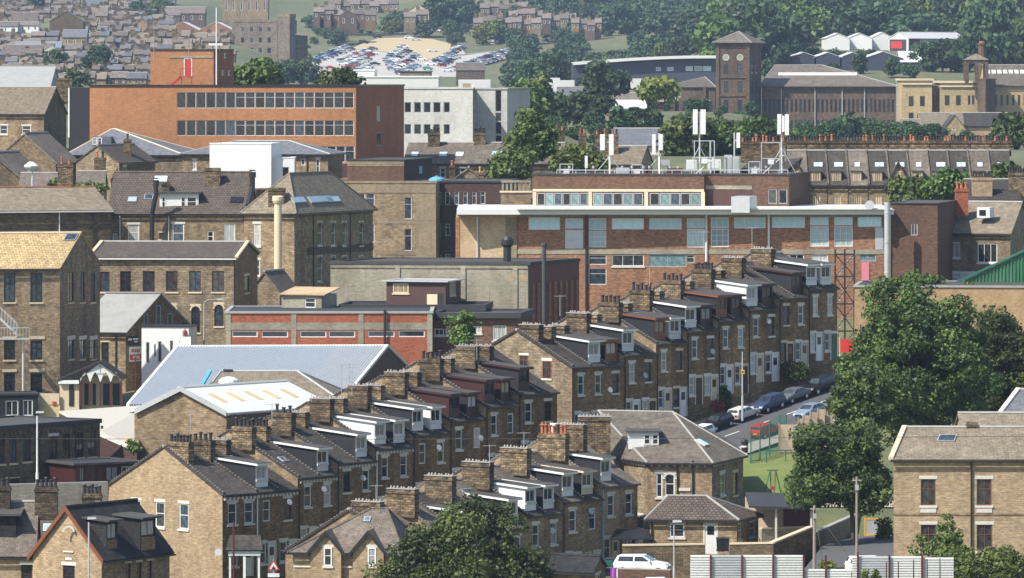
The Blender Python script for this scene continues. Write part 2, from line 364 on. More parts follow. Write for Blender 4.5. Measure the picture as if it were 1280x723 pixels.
def window(parent, loc, rot, w, h, style, surf=False, pane=None, arch=None, name='window'):
    fm, bars, panes, lin, sil, fw = WS[style]
    w = round(w, 2); h = round(h, 2); y0 = -.05 if surf else .05; y1 = y0 + .06
    def mk():
        m = MB(); e = .002; f = min(fw, w * .22)
        m.box(e, y0, e, f, y1, h - e); m.box(w - f, y0, e, w - e, y1, h - e)
        m.box(f, y0, e, w - f, y1, f); m.box(f, y0, h - f, w - f, y1, h - e)
        b = f * .55; yb0, yb1 = y0 + .012, y1
        def vb(x, za=f, zb=h - f): m.box(x - b/2, yb0, za, x + b/2, yb1, zb)
        def hb(z): m.box(f, yb0 + .004, z - b/2, w - f, yb1, z + b/2)
        if bars == 'sash': hb(h * .55)
        if bars == 'cross': vb(w/2); hb(h * .62)
        if bars == 'two': vb(w/2)
        if bars == 'top': hb(h * .68)
        if bars == 'three': vb(w/3); vb(2*w/3)
        if bars == 'tall': vb(w/3); vb(2*w/3); hb(h*.33); hb(h*.64)
        return m.mesh(name, fm)
    fr = link(name, cached(('w', w, h, style, surf), mk), parent, loc, rot)
    p = pane or rnd.choice(panes)
    def mkp():
        m = MB(); m.face([(.01, y1 - .015, .01), (w - .01, y1 - .015, .01), (w - .01, y1 - .015, h - .01), (.01, y1 - .015, h - .01)])
        return m.mesh('pane', p)
    link('pane', cached(('p', w, h, p, surf), mkp), fr)
    lh = min(.24, h * .16)
    if lin:
        def mkl():
            m = MB(); m.box(-.12, -.025, h + .003, w + .12, .10, h + lh); return m.mesh('lintel', lin)
        link('lintel', cached(('l', w, h, lin), mkl), fr)
    if sil:
        def mks():
            m = MB(); m.box(-.10, -.09, -.16, w + .10, .11, -.003); return m.mesh('sill', sil)
        link('sill', cached(('s', w, sil), mks), fr)
    if arch:
        def mka():
            m = MB(); r = w / 2; K = 6
            for sgn in (0, 1):
                q = [(r + (-1 if sgn == 0 else 1) * r * math.cos(math.pi/2*k/K), .004, h - r + r * math.sin(math.pi/2*k/K)) for k in range(K + 1)]
                cx = 0 if sgn == 0 else w
                for a, b in zip(q, q[1:]):
                    tri = [(cx, .004, h), a, b] if sgn == 0 else [(cx, .004, h), b, a]
                    m.face(tri)
            for k in range(2 * K):
                t0 = math.pi * k / (2*K); t1 = math.pi * (k+1) / (2*K)
                pts = [(r - rr * math.cos(t), -.02, h - r + rr * math.sin(t)) for rr, t in ((r, t0), (r, t1), (r + .16, t1), (r + .16, t0))]
                m.plate(pts[::-1], .04)
            return m.mesh('arch', arch)
        link('arch', cached(('a', w, h, arch), mka), fr)
    return fr
def door(parent, loc, rot, w, h, mat, light=True, name='door'):
    def mk():
        m = MB(); m.box(0.002, .03, .002, w - .002, .10, h - .002)
        for (a, b, c, d) in ((.15, .1, .45, .45), (.55, .1, .85, .45)):
            m.box(a*w, .022, b*h, c*w, .04, d*h)
        return m.mesh('door', mat)
    d = link(name, cached(('d', w, h, mat), mk), parent, loc, rot)
    if light:
        def mkp():
            m = MB(); m.box(.2*w, .015, .62*h, .8*w, .03, .9*h); return m.mesh('pane', 'glass_dark')
        link('pane', cached(('dp', w, h), mkp), d)
    def mkf():
        m = MB(); m.box(-.12, -.02, 0, -.003, .1, h + .25); m.box(w + .003, -.02, 0, w + .12, .1, h + .25); m.box(-.003, -.02, h + .003, w + .003, .1, h + .25)
        return m.mesh('surround', 'stone_white' if mat != 'dark_wood' else 'cream_stone')
    link('surround', cached(('ds', w, h, mat), mkf), d)
    return d
def wall_face(m, f, L, z0, z1, ops, rev=.14):
    """rectangular wall with real openings. f(u, inward, z) -> point ; ops (u0,v0,u1,v1)"""
    ops = [(max(a, .02), max(b, z0 + .02), min(c, L - .02), min(d, z1 - .02)) for a, b, c, d in ops if c > .05 and a < L - .05]
    vs = sorted({z0, z1} | {o[1] for o in ops} | {o[3] for o in ops})
    for a, b in zip(vs, vs[1:]):
        if b - a < 1e-5: continue
        mid = (a + b) / 2; ins = sorted((o[0], o[2]) for o in ops if o[1] < mid < o[3])
        u = 0
        for p, q in ins:
            if p > u + 1e-5: m.face([f(u,0,a), f(p,0,a), f(p,0,b), f(u,0,b)])
            u = max(u, q)
        if u < L - 1e-5: m.face([f(u,0,a), f(L,0,a), f(L,0,b), f(u,0,b)])
    for a, b, c, d in ops:
        m.face([f(a,0,b), f(c,0,b), f(c,rev,b), f(a,rev,b)]); m.face([f(a,rev,d), f(c,rev,d), f(c,0,d), f(a,0,d)])
        m.face([f(a,0,d), f(a,0,b), f(a,rev,b), f(a,rev,d)]); m.face([f(c,rev,d), f(c,rev,b), f(c,0,b), f(c,0,d)])

# ---------------------------------------------------------------- chimneys
def pot_mesh(kind, mat):
    def mk():
        m = MB()
        if kind == 0: m.lathe([(.15,0),(.17,.06),(.12,.1),(.115,.5),(.16,.54),(.16,.62),(.13,.66)], 8)
        elif kind == 1: m.lathe([(.17,0),(.16,.1),(.13,.38),(.17,.42),(.17,.5)], 8)
        else: m.lathe([(.14,0),(.12,.5),(.2,.55),(.2,.62),(.1,.66),(.1,.8)], 8)
        return m.mesh('chimney_pot', mat)
    return cached(('pot', kind, mat), mk)
def chimney(parent, loc, rot, w, t, h, pots=0, potmat='pot_black', mat='chimney_stone', nubs=False, name='chimney'):
    """stack centred at loc (its foot), wide along local x"""
    w = round(w, 2); t = round(t, 2); h = round(h, 2)
    def mk():
        m = MB(); a, b = w/2, t/2
        m.box(-a, -b, -.6, a, b, h - .32); m.box(-a - .07, -b - .07, h - .32, a + .07, b + .07, h - .18)
        m.box(-a - .01, -b - .01, h - .18, a + .01, b + .01, h)
        return m.mesh('chimney', mat)
    c = link(name, cached(('ch', w, t, h, mat), mk), parent, loc, rot)
    if pots:
        pm = potmat if isinstance(potmat, (list, tuple)) else [potmat]
        for k in range(pots):
            o = link('chimney_pot', pot_mesh(k % 2 if len(pm) == 1 else rnd.randrange(3), pm[k % len(pm)] if len(pm) < 3 else rnd.choice(pm)), c,
                 (-w/2 + w * (k + .5) / pots, rnd.uniform(-.04, .04), h - .01)); o.scale = (1, 1, rnd.uniform(.9, 1.15))
    elif nubs:
        def mkn():
            m = MB(); r = random.Random(3); n = max(3, int(w / .28))
            m.box(-w/2 - .05, -t/2 - .05, h + .002, w/2 + .05, t/2 + .05, h + .05)
            for k in range(n):
                x = -w/2 + w * (k + .5) / n; m.lathe([(.08,0),(.09,.06),(.05,.13 + .06 * r.random())], 6, (x, r.uniform(-.1,.1), h + .05))
            return m.mesh('flaunching', 'kerb')
        link('flaunching', cached(('nub', w, t, h), mkn), c)
    return c
# ---------------------------------------------------------------- free-standing buildings
def unit(a, b):
    d = (b[0] - a[0], b[1] - a[1]); L = math.hypot(*d); return (d[0] / L, d[1] / L), L
class Bld:
    """box building on a 4-corner plan: P0 front left, P1 front right, P2 back right, P3 back left (CCW)"""
    def __init__(s, name, label, cat, L, R, depth, base, top, wall, back=None, side=None, group=None, ground=True, poly=None):
        s.P = [GX(*L), GX(*R)]
        (dx, dy), ln = unit(*s.P)
        if side is not None:                       # right-hand face ends here (px, Y)
            q = GX(*side); v = (q[0] - s.P[1][0], q[1] - s.P[1][1])
        elif back is not None: v = back
        else: v = (-dy * depth, dx * depth)
        s.P += [(s.P[1][0] + v[0], s.P[1][1] + v[1]), (s.P[0][0] + v[0], s.P[0][1] + v[1])]
        if poly: s.P = [GX(*q) for q in poly]
        s.zb = ZZ(base, R[1])
        s.zt = ZZ(top, R[1])
        s.base = (s.P[0][0], s.P[0][1], s.zb); s.wall = wall; s.ext = 4 if ground else .02; s.ops = [[] for _ in range(8)]; s.wins = []
        s.T = thing(name, label, cat, s.base, 0, group)
        s.tops = []                                # extra wall polygons (gables), world coordinates
        if ground:
            for p in s.P: GROUND.append((p[0], p[1], s.zb + .3))
    def fr(s, f):
        a, b = s.P[f], s.P[(f + 1) % len(s.P)]; (dx, dy), L = unit(a, b); return a, dx, dy, L
    def uv(s, f, px, py):
        a, dx, dy, L = s.fr(f); k = (px - 640) / F
        t = (k * a[1] - a[0]) / (dx - k * dy); Y = a[1] + t * dy
        return t, ZZ(py, Y) - s.zb
    def pt(s, f, u, v, out=0.0):
        a, dx, dy, L = s.fr(f); return (a[0] + dx*u + dy*out, a[1] + dy*u - dx*out, s.zb + v)
    def loc(s, p): return (p[0] - s.base[0], p[1] - s.base[1], p[2] - s.base[2])
    def rot(s, f): a, dx, dy, L = s.fr(f); return math.atan2(dy, dx)
    def win(s, f, rects, style='white', surf=False, pane=None, arch=None, y=None, w=None, name='window', out=0.0):
        for r in rects:
            if y is not None: r = (r[0], y[0], r[1], y[1]) if w is None else (r - w/2, y[0], r + w/2, y[1])
            x0, y0, x1, y1 = r
            ym = (y0 + y1) / 2; xm = (x0 + x1) / 2
            u0, _ = s.uv(f, x0, ym); u1, _ = s.uv(f, x1, ym); _, v1 = s.uv(f, xm, y0); _, v0 = s.uv(f, xm, y1)
            if u1 - u0 < .12: u1 = u0 + .12
            s.winm(f, u0, v0, u1 - u0, v1 - v0, style, surf, pane, arch, name, out)
    def winm(s, f, u, v, w, h, style, surf=False, pane=None, arch=None, name='window', out=0.0):
        w = round(w, 2); h = round(h, 2)
        L = s.fr(f)[3]
        if not surf:
            if u < .06 or u + w > L - .06 or v < .05: return
            s.ops[f].append((u, v, u + w, v + h))
        o = window(s.T, s.loc(s.pt(f, u, v, out)), s.rot(f), w, h, style, surf, pane, arch, name)
        return o
    def door(s, f, x0, y0, x1, mat='white_paint', light=True, h=None):
        u0, v1 = s.uv(f, x0, y0); u1, _ = s.uv(f, x1, y0); v0 = 0.0 if h is None else v1 - h
        w = round(u1 - u0, 2); hh = round(v1 - v0, 2)
        s.ops[f].append((u0, v0, u0 + w, v0 + hh))
        return door(s.T, s.loc(s.pt(f, u0, v0)), s.rot(f), w, hh, mat, light)
    def part(s, name, mb, mat, parent=None):
        return shift(mb, s.base).build(name, mat, parent or s.T)
    def box(s, name, f, u0, v0, u1, v1, out0, out1, mat):
        m = MB(); c = [s.pt(f, u0, v0, out1), s.pt(f, u1, v0, out1), s.pt(f, u1, v0, out0), s.pt(f, u0, v0, out0)]
        m.hexa(c, [(x, y, z + v1 - v0) for x, y, z in c]); return s.part(name, m, mat)
    def boxpx(s, name, f, x0, y0, x1, y1, out0, out1, mat):
        u0, v1 = s.uv(f, x0, y0); u1, v0 = s.uv(f, x1, y1); return s.box(name, f, u0, v0, u1, v1, out0, out1, mat)
    def pipe(s, f, px, y0=None, y1=None, mat='black_paint', r=.06, out=.1, name='downpipe'):
        u, v1 = s.uv(f, px, y0 or 0); v0 = 0
        if y0 is None: v1 = s.zt - s.zb - .1
        if y1 is not None: v0 = s.uv(f, px, y1)[1]
        m = MB(); m.tube(s.pt(f, u, v0, out), s.pt(f, u, v1, out), r); m.box(*[q - .09 for q in s.pt(f,u,v1,out)], *[q + .09 for q in s.pt(f,u,v1,out)])
        return s.part(name, m, mat)
    def walls(s, faces=(0,1,2,3), extra_mats=None):
        """one wall mesh; extra_mats {face: material}"""
        mats = [s.wall]; m = MB()
        for f in faces:
            if extra_mats and f in extra_mats:
                if extra_mats[f] not in mats: mats.append(extra_mats[f])
                m.mat(mats.index(extra_mats[f]))
            else: m.mat(0)
            a, dx, dy, L = s.fr(f)
            fn = lambda u, i, z: (a[0] + dx*u - dy*i, a[1] + dy*u + dx*i, z)
            wall_face(m, fn, L, s.zb - s.ext, s.zt, [(o[0], o[1] + s.zb, o[2], o[3] + s.zb) for o in s.ops[f]])
        for f, pts in s.tops:
            m.mat(mats.index(extra_mats[f]) if extra_mats and f in extra_mats else 0); m.face(pts)
        return s.part('wall', m, mats)
    # roofs ------------------------------------------------------------
    def P3(s, i, z=None): return (*s.P[i], s.zt if z is None else z)
    def flat(s, mat='felt', coping='concrete_grey', par=.0, oh=.12, th=.18, cope=True):
        m = MB(); c = [(sum(p[0] for p in s.P) / 4, sum(p[1] for p in s.P) / 4)] * 4
        b = [(p[0], p[1], s.zt + .002) for p in s.P]; m.hexa(b, [(x, y, z + th * .6) for x, y, z in b]); s.part('roof', m, mat)
        if cope:
            m = MB()
            for f in range(4):
                a, dx, dy, L = s.fr(f); e = .28 if f % 2 == 0 else 0
                q = [(a[0]+dx*(0-oh*(f%2==0)+e*(f%2==1)*0) + dy*oh, a[1]+dy*(0-oh*(f%2==0)) - dx*oh)]
                u0, u1 = (-oh, L + oh) if f % 2 == 0 else (.25, L - .25)
                pts = [s.pt(f, u0, 0, oh), s.pt(f, u1, 0, oh), s.pt(f, u1, 0, -.25), s.pt(f, u0, 0, -.25)]
                m.hexa([(x, y, s.zt + .004) for x, y, z in pts], [(x, y, s.zt + th) for x, y, z in pts])
            s.part('coping', m, coping)
    def gable(s, zr, mat, axis='x', oh=.3, verge=.15, th=.14, ridge='concrete_grey', gutter='black_paint', coping=None):
        """axis x: ridge parallel to the front edge; y: ridge runs front to back"""
        P = s.P
        zr = zr if isinstance(zr, float) else ZZ(zr, (P[0][1] + P[2][1]) / 2 if axis == 'x' else P[0][1] * .5 + P[1][1] * .5)
        s.zr = zr
        order = [0,1,2,3] if axis == 'x' else [1,2,3,0]
        A, B, Cc, D = [P[i] for i in order]               # eave A-B, opposite eave C-D ; ridge between mid(BC) and mid(DA)
        r0 = ((A[0]+D[0])/2, (A[1]+D[1])/2); r1 = ((B[0]+Cc[0])/2, (B[1]+Cc[1])/2)
        (ax, ay), L = unit(A, B); (bx, by), H = unit(A, r0); h = zr - s.zt; sl = h / H
        def q(p, da, db, z): return (p[0] + ax*da + bx*db, p[1] + ay*da + by*db, z)
        m = MB()
        m.plate([q(A,-verge,-oh,s.zt - oh*sl + th), q(B,verge,-oh,s.zt - oh*sl + th), q(r1,verge,0,zr + th), q(r0,-verge,0,zr + th)], th - .004)
        m.plate([q(Cc,verge,oh,s.zt - oh*sl + th), q(D,-verge,oh,s.zt - oh*sl + th), q(r0,-verge,0,zr + th), q(r1,verge,0,zr + th)], th - .004)
        rf = s.part('roof', m, mat)
        s.plane = (np.array(q(A,0,0,s.zt + th)), np.array((ax, ay, 0.)), np.array((bx*H, by*H, h)) / math.hypot(H, h))
        if ridge:
            m = MB(); m.tube(q(r0,-verge,0,zr + th + .01), q(r1,verge,0,zr + th + .01), .14, n=6); s.part('ridge_tiles', m, ridge, rf).parent = rf
            rf.children[-1].location = (0,0,0)
        if gutter:
            m = MB()
            for p0, p1, sg in ((A, B, -1), (D, Cc, 1)):
                m.box(0,0,0,.001,.001,.001) if False else None
                a0 = q(p0,-verge,sg*(oh+.07),s.zt - oh*sl + .0); a1 = q(p1,verge,sg*(oh+.07),s.zt - oh*sl + .0)
                c = ((np.array(a0)+np.array(a1))/2); m.obox(c, (np.array(a1)-np.array(a0))/2, np.array((bx,by,0))*.065, np.array((0,0,.06)))
            s.part('gutter', m, gutter)
        g1 = order.index; 
        f_r = 1 if axis == 'x' else 2; f_l = 3 if axis == 'x' else 0
        s.tops.append((f_r, [(*B, s.zt), (*Cc, s.zt), (*r1, zr)]))
        s.tops.append((f_l, [(*D, s.zt), (*A, s.zt), (*r0, zr)]))
        if coping:
            for rr, e0, e1, da in ((r0, A, D, -verge), (r1, B, Cc, verge)):
                m = MB()
                for e, sg in ((e0, -1), (e1, 1)):
                    a0 = np.array(q(e, da, sg*(oh-.05), s.zt - oh*sl + th + .06)); a1 = np.array(q(rr, da, 0, zr + th + .06))
                    m.obox((a0+a1)/2, (a1-a0)/2, np.array((ax,ay,0))*.17, np.array((0,0,.1)))
                s.part('coping', m, coping)
        return rf
    def hip(s, zr, mat, inset=None, oh=.3, th=.14, hipmat='concrete_grey', gutter='black_paint', axis='x', insl=None, insr=None):
        P = s.P if axis == 'x' else [s.P[1], s.P[2], s.P[3], s.P[0]]
        zr = zr if isinstance(zr, float) else ZZ(zr, (P[0][1] + P[2][1]) / 2)
        s.zr = zr
        A, B, Cc, D = P
        r0 = ((A[0]+D[0])/2, (A[1]+D[1])/2); r1 = ((B[0]+Cc[0])/2, (B[1]+Cc[1])/2)
        (ax, ay), L = unit(A, B); (bx, by), H = unit(A, r0)
        il = insl if insl is not None else (inset if inset is not None else H); ir = insr if insr is not None else (inset if inset is not None else H)
        if il + ir > L - .05: k = (L - .05) / (il + ir); il *= k; ir *= k
        h = zr - s.zt; sl = h / H
        def q(p, da, db, z): return (p[0] + ax*da + bx*db, p[1] + ay*da + by*db, z)
        z0 = s.zt - oh * sl + th; R0 = q(r0, il, 0, zr + th); R1 = q(r1, -ir, 0, zr + th)
        a, b, c, d = q(A,-oh,-oh,z0), q(B,oh,-oh,z0), q(Cc,oh,oh,z0), q(D,-oh,oh,z0)
        m = MB(); m.plate([a,b,R1,R0], th-.004); m.plate([b,c,R1], th-.004); m.plate([c,d,R0,R1], th-.004); m.plate([d,a,R0], th-.004)
        rf = s.part('roof', m, mat)
        s.plane = (np.array(q(A,0,0,s.zt + th)), np.array((ax, ay, 0.)), np.array((bx*H, by*H, h)) / math.hypot(H, h))
        m = MB()
        for p0, p1 in ((a,R0),(b,R1),(c,R1),(d,R0),(R0,R1)): m.tube(p0, p1, .1, n=6)
        t = s.part('hip_tiles', m, hipmat); t.parent = rf
        if gutter:
            m = MB()
            for p0, p1 in ((a,b),(b,c),(c,d),(d,a)):
                p0 = np.array(p0); p1 = np.array(p1); v = p1 - p0; v /= np.linalg.norm(v); o = np.array((v[1], -v[0], 0))
                m.obox((p0+p1)/2 + o*.07 - np.array((0,0,.12)), (p1-p0)/2, o*.065, np.array((0,0,.06)))
            s.part('gutter', m, gutter)
        return rf
    def skylight(s, x0, y0, x1, y1, frame='grey_paint', pane='glass_blue', plane=None, name='skylight'):
        o, t, up = plane or s.plane; n = np.cross(t, up)
        def hit(px, py):
            d = np.array(((px-640)/F, 1, -(py-YH)/F)); c = np.array((0,0,HC)); k = np.dot(o - c, n) / np.dot(d, n); p = c + d*k - o
            return np.dot(p, t), np.dot(p, up)
        xm, ym = (x0+x1)/2, (y0+y1)/2
        u, v = hit(xm, ym); w = abs(hit(x1, ym)[0] - hit(x0, ym)[0]) / 2; h = abs(hit(xm, y0)[1] - hit(xm, y1)[1]) / 2
        w = max(w, .25); h = max(h, .3)
        c = o + t*u + up*v - np.array(s.base)
        m = MB(); m.obox(c + n*.05, t*w, up*h, n*.06); sk = m.build(name, frame, s.T)
        m = MB(); m.obox(c + n*.116, t*(w-.07), up*(h-.07), n*.004); m.build('pane', pane, sk)
        return sk
    def stack(s, px, ytop, ybase, wpx, Y, t=.7, pots=0, potmat='pot_black', mat='chimney_stone', nubs=False, rot=0):
        h = (ybase - ytop) / S(Y); p = W(px, ybase, Y)
        return chimney(s.T, s.loc(p), rot, wpx / S(Y), t, h, pots, potmat, mat, nubs)

# ---------------------------------------------------------------- terraced houses
def terr_house(name, label, group, O, ang, w, zg, ze, rise, half, o):
    """local x along the street, y into the house, z up; O near front corner. o: dict of options"""
    T = thing(name, label, 'terraced house', (O[0], O[1], zg), ang, group)
    H = ze - zg; g = .004; tp = rise / half; D = 2 * half
    wallm = o.get('wall', 'sandstone_brown'); st = o.get('style', 'white')
    ops = []; ww = min(.95, w * .36)
    def addw(u, v, h, style, width=None):
        wd = round(width or ww, 2)
        ops.append((u, v, u + wd, v + h)); window(T, (u, 0, v), 0, wd, h, style, pane=o.get('pane'))
    cx = w * o.get('wx', .52)
    addw(cx - ww/2, H - 2.35, 1.68, o.get('style1', st))
    if o.get('second'): addw(w * .8 - ww/2, H - 2.35, 1.68, st); 
    gx = w * .33
    addw(gx - ww/2, .95, 1.62, o.get('style0', st))
    dm = o.get('door', 'white_paint'); du = w * .78 - .42
    ops.append((du, .1, du + .84, 2.45)); door(T, (du, 0, .1), 0, .84, 2.35, dm)
    m = MB()
    wall_face(m, lambda u, i, z: (g + u, i, z), w - 2*g, -4, H, [(a - g, b, c - g, d) for a, b, c, d in ops])
    # near gable, with windows if asked
    gops = []
    for (dd, v, wd, h, stl) in o.get('gable', []):       # dd = distance back from the front corner
        gops.append((D - dd - wd/2, v, D - dd + wd/2, v + h)); window(T, (0 + g, dd + wd/2, v), -math.pi/2, wd, h, stl, v + h > H - .1)
    m.mat(1)
    if gops:
        wall_face(m, lambda u, i, z: (g + i, D - u, z), D, -4, H, [a for a in gops if a[3] < H - .1])
    else: m.face([(g, D, -4), (g, 0, -4), (g, 0, H), (g, D, H)])
    m.face([(g, D, H), (g, 0, H), (g, half, H + rise)])
    m.face([(w-g, 0, -4), (w-g, D, -4), (w-g, D, H), (w-g, 0, H)]); m.face([(w-g, 0, H), (w-g, D, H), (w-g, half, H + rise)])
    m.face([(w-g, D, -4), (g, D, -4), (g, D, H), (w-g, D, H)])
    m.build('wall', [wallm, o.get('gablemat', 'sandstone')], T)
    oh = .22; th = .12; m = MB()
    a, b = g, w - g
    if o.get('verge'): a = -.12
    if o.get('vergeR'): b = w + .12
    m.plate([(a,-oh,H-oh*tp+th),(b,-oh,H-oh*tp+th),(b,half,H+rise+th),(a,half,H+rise+th)], th-.004)
    m.plate([(b,D+oh,H-oh*tp+th),(a,D+oh,H-oh*tp+th),(a,half,H+rise+th),(b,half,H+rise+th)], th-.004)
    rf = m.build('roof', o.get('roof', 'slate'), T)
    m = MB(); m.tube((a,half,H+rise+th),(b,half,H+rise+th),.13,n=6); m.build('ridge_tiles', 'concrete_grey', rf)
    m = MB()                                                        # pointed party-wall coping
    for e, sg in ((-.1, 0), (D + .1, 1)):
        p0 = np.array((.10, e, H + (-.1)*tp + th + .06)); p1 = np.array((.10, half, H + rise + th + .06))
        m.obox((p0+p1)/2, (p1-p0)/2, np.array((.11,0,0)), np.array((0,0,.07)))
        for k in range(24):
            c = p0 + (p1-p0)*(k+.5)/24; m.mat(1); m.box(c[0]-.1, c[1]-.07, c[2]+.03, c[0]+.1, c[1]+.07, c[2]+.1); m.mat(0)
    m.build('coping', [o.get('roof','slate'), 'kerb'], T)
    m = MB(); m.box(g, -oh-.13, H-oh*tp-.02, w-g, -oh+.0, H-oh*tp+.1)
    m.build('gutter', 'black_paint', T)
    if o.get('dentil'):
        m = MB(); n = int(w / .42)
        for k in range(n): x = w*(k+.5)/n; m.box(x-.09, -.2, H-.42, x+.09, -.002, H-.2)
        m.build('gutter_bracket', 'stone_white', T)
    if o.get('pipe'):
        m = MB(); m.tube((.12,-.09,0),(.12,-.09,H-.25),.055); m.tube((.12,-.09,H-.25),(.12,-oh-.06,H-.1),.055)
        m.build('downpipe', o['pipe'], T)
    dz = o.get('dormer')
    if dz:
        fm, ck, rm = dz[:3]; dw = dz[3] if len(dz) > 3 else 1.55; u0 = w*.5 - dw/2 + o.get('dx', 0); u1 = u0 + dw
        y0 = .45; zt = H + 2.15; sl = .09
        ye = (zt - H - sl*y0) / (tp - sl); dt = MB()
        def zs(y): return H + tp*y
        ze_ = zt + sl*(ye-y0)
        L = [(u0,y0,zs(y0)-.1),(u0,ye,ze_-.05),(u0,ye,ze_),(u0,y0,zt)]
        dt.face([L[3],L[2],L[1],L[0]][::1]); R = [(u1,y,z) for _,y,z in L]; dt.face(R)
        fwz = zs(y0) + .75; ft = MB()
        dt.mat(1)
        wall_face(dt, lambda u,i,z: (u0+u, y0+i, z), dw, zs(y0)-.1, zt, [(.12, fwz, dw-.12, zt-.18)])
        d = dt.build('dormer', [ck, fm], T)
        rr = MB(); e = .16
        rr.hexa([(u0-e,y0-.3,zt+.0-.3*sl),(u1+e,y0-.3,zt-.3*sl),(u1+e,ye+.15,ze_+.03),(u0-e,ye+.15,ze_+.03)],
                [(u0-e,y0-.3,zt+.14-.3*sl),(u1+e,y0-.3,zt+.14-.3*sl),(u1+e,ye+.15,ze_+.13),(u0-e,ye+.15,ze_+.13)])
        rr.build('dormer_roof', rm, d)
        fa = MB(); zz = zt - .3*sl
        fa.box(u0-e-.03,y0-.33,zz-.06,u1+e+.03,y0-.302,zz+.10)
        fa.hexa([(u0-e-.03,y0-.3,zz-.06),(u0-e-.002,y0-.3,zz-.06),(u0-e-.002,ye,ze_-.06),(u0-e-.03,ye,ze_-.06)],
                [(u0-e-.03,y0-.3,zz+.10),(u0-e-.002,y0-.3,zz+.10),(u0-e-.002,ye,ze_+.10),(u0-e-.03,ye,ze_+.10)])
        fa.build('fascia', dz[4] if len(dz) > 4 else fm, d)
        wf = window(d, (u0+.12, y0, fwz), 0, dw-.24, zt-.18-fwz, 'wcase' if fm == 'white_paint' else ('brown' if False else {'red_brown':'brownd','orange_brown':'orangew'}.get(fm,'wcase')), pane=o.get('dpane'), name='dormer_window')
        # keep three levels only: window pieces hang on the dormer itself
        for c in list(wf.children): c.parent = d; c.location = wf.location
        ap = MB(); ap.box(u0-.12, y0-.06, zs(y0)-.02, u1+.12, y0-.004, zs(y0)+.1); ap.build('apron', 'felt', d)
    for (k, yc, wd, h, np_, pm, nb) in o.get('chim', []):
        yc0 = half - yc; foot = H + rise - abs(yc)*tp
        chimney(T, ((.4 if o.get('verge') else 0.0) if k == 0 else k, yc0, foot), math.pi/2, wd, .62, h, np_, pm, 'chimney_stone', nb)
    for (u, yy, a_, b_) in o.get('sky', []):
        t = np.array((1.,0,0)); up = np.array((0,1,tp)); up /= np.linalg.norm(up); n = np.cross(t, up); c = np.array((u,yy,H+tp*yy+th))
        m = MB(); m.obox(c+n*.04, t*a_, up*b_, n*.05); sk = m.build('skylight','grey_paint',T)
        m = MB(); m.obox(c+n*.094, t*(a_-.06), up*(b_-.06), n*.004); m.build('pane','glass_blue',sk)
    return T
WS['brownd'] = ('red_brown', 'two', ['glass_net','glass_dark','glass_warm'], None, None, .09)
WS['orangew'] = ('orange_brown', 'two', ['glass_warm','glass_net','glass_dark'], None, None, .09)

def terrace(units, end, group, name, half, rise, H, opts, labels, gopt=None):
    """units: (px, py eave, Y, houses) of each step's near end; opts(i, j, n) -> options of house n"""
    n = 0; out = []
    for i, (px, py, Y, k) in enumerate(units):
        nx = units[i+1] if i + 1 < len(units) else end
        a = GX(px, Y); b = GX(nx[0], nx[2]); (dx, dy), L = unit(a, b); ze = ZZ(py, Y); w = L / k
        for j in range(k):
            O = (a[0] + dx*w*j, a[1] + dy*w*j); zg = ze - H
            op = opts(i, j, n); 
            out.append(terr_house(name, labels(i, j, n, op), group, O, math.atan2(dy, dx), w, zg, ze, rise, half, op))
            for d in (0, 2*half): GROUND.append((O[0] - dy*d, O[1] + dx*d, zg))
            n += 1
    return out
# ---------------------------------------------------------------- trees and plants
def crown_mesh(seed, rx, ry, rz, nclump, nleaf, leaf, cr, mats, shape='round', cz=0.0, name='crown'):
    g = np.random.default_rng(seed)
    d = g.normal(size=(nclump, 3)); d /= np.linalg.norm(d, axis=1)[:, None]
    r = g.uniform(.35, 1, nclump) ** .5
    lob = 1 + .17*np.sin(3*d[:,0]*2+seed) + .16*np.sin(5*d[:,1]+2*seed) + .15*np.sin(5.3*d[:,2]+seed*3)
    c = d * (r * lob)[:, None]
    if shape == 'round' and not seed % 100 == 3: c[:,2] = np.where(c[:,2] < 0, c[:,2]*.75, c[:,2])
    if shape == 'cone':
        z = c[:,2]; k = np.clip((1 - z) * .62, .12, 1.05); c[:,0] *= k; c[:,1] *= k
    c *= np.array((rx, ry, rz)); c[:,2] += cz
    cs = cr * g.uniform(.45, 1.35, nclump)
    n = nclump * nleaf
    ld = g.normal(size=(n, 3)); ld /= np.linalg.norm(ld, axis=1)[:, None]
    lr = g.uniform(.3, 1, n) ** .6
    off = ld * (lr * np.repeat(cs, nleaf))[:, None]; off[:,2] *= .7
    p = np.repeat(c, nleaf, axis=0) + off
    nr = ld * .6 + g.normal(size=(n, 3)) * .7 + np.array((0, 0, .45)); nr /= np.linalg.norm(nr, axis=1)[:, None]
    t = np.cross(nr, g.normal(size=(n, 3))); t /= np.linalg.norm(t, axis=1)[:, None]; b = np.cross(nr, t)
    s = leaf * g.uniform(.5, 1.5, n)[:, None]
    v = np.stack([p - t*s, p - b*s*.6, p + t*s, p + b*s*.6], 1).reshape(-1, 3)
    me = bpy.data.meshes.new(name)
    me.vertices.add(4*n); me.vertices.foreach_set('co', v.ravel())
    me.loops.add(4*n); me.loops.foreach_set('vertex_index', np.arange(4*n))
    me.polygons.add(n); me.polygons.foreach_set('loop_start', np.arange(n)*4)
    try: me.polygons.foreach_set('loop_total', np.full(n, 4))
    except Exception: pass
    for q in mats: me.materials.append(MATS[q])
    if len(mats) > 1:
        q_ = g.random(nclump); ix = (q_ < .33).astype(int)
        if len(mats) > 2: ix[q_ > .9] = 2
        me.polygons.foreach_set('material_index', np.repeat(ix, nleaf))
    me.update(); me.validate(); return me
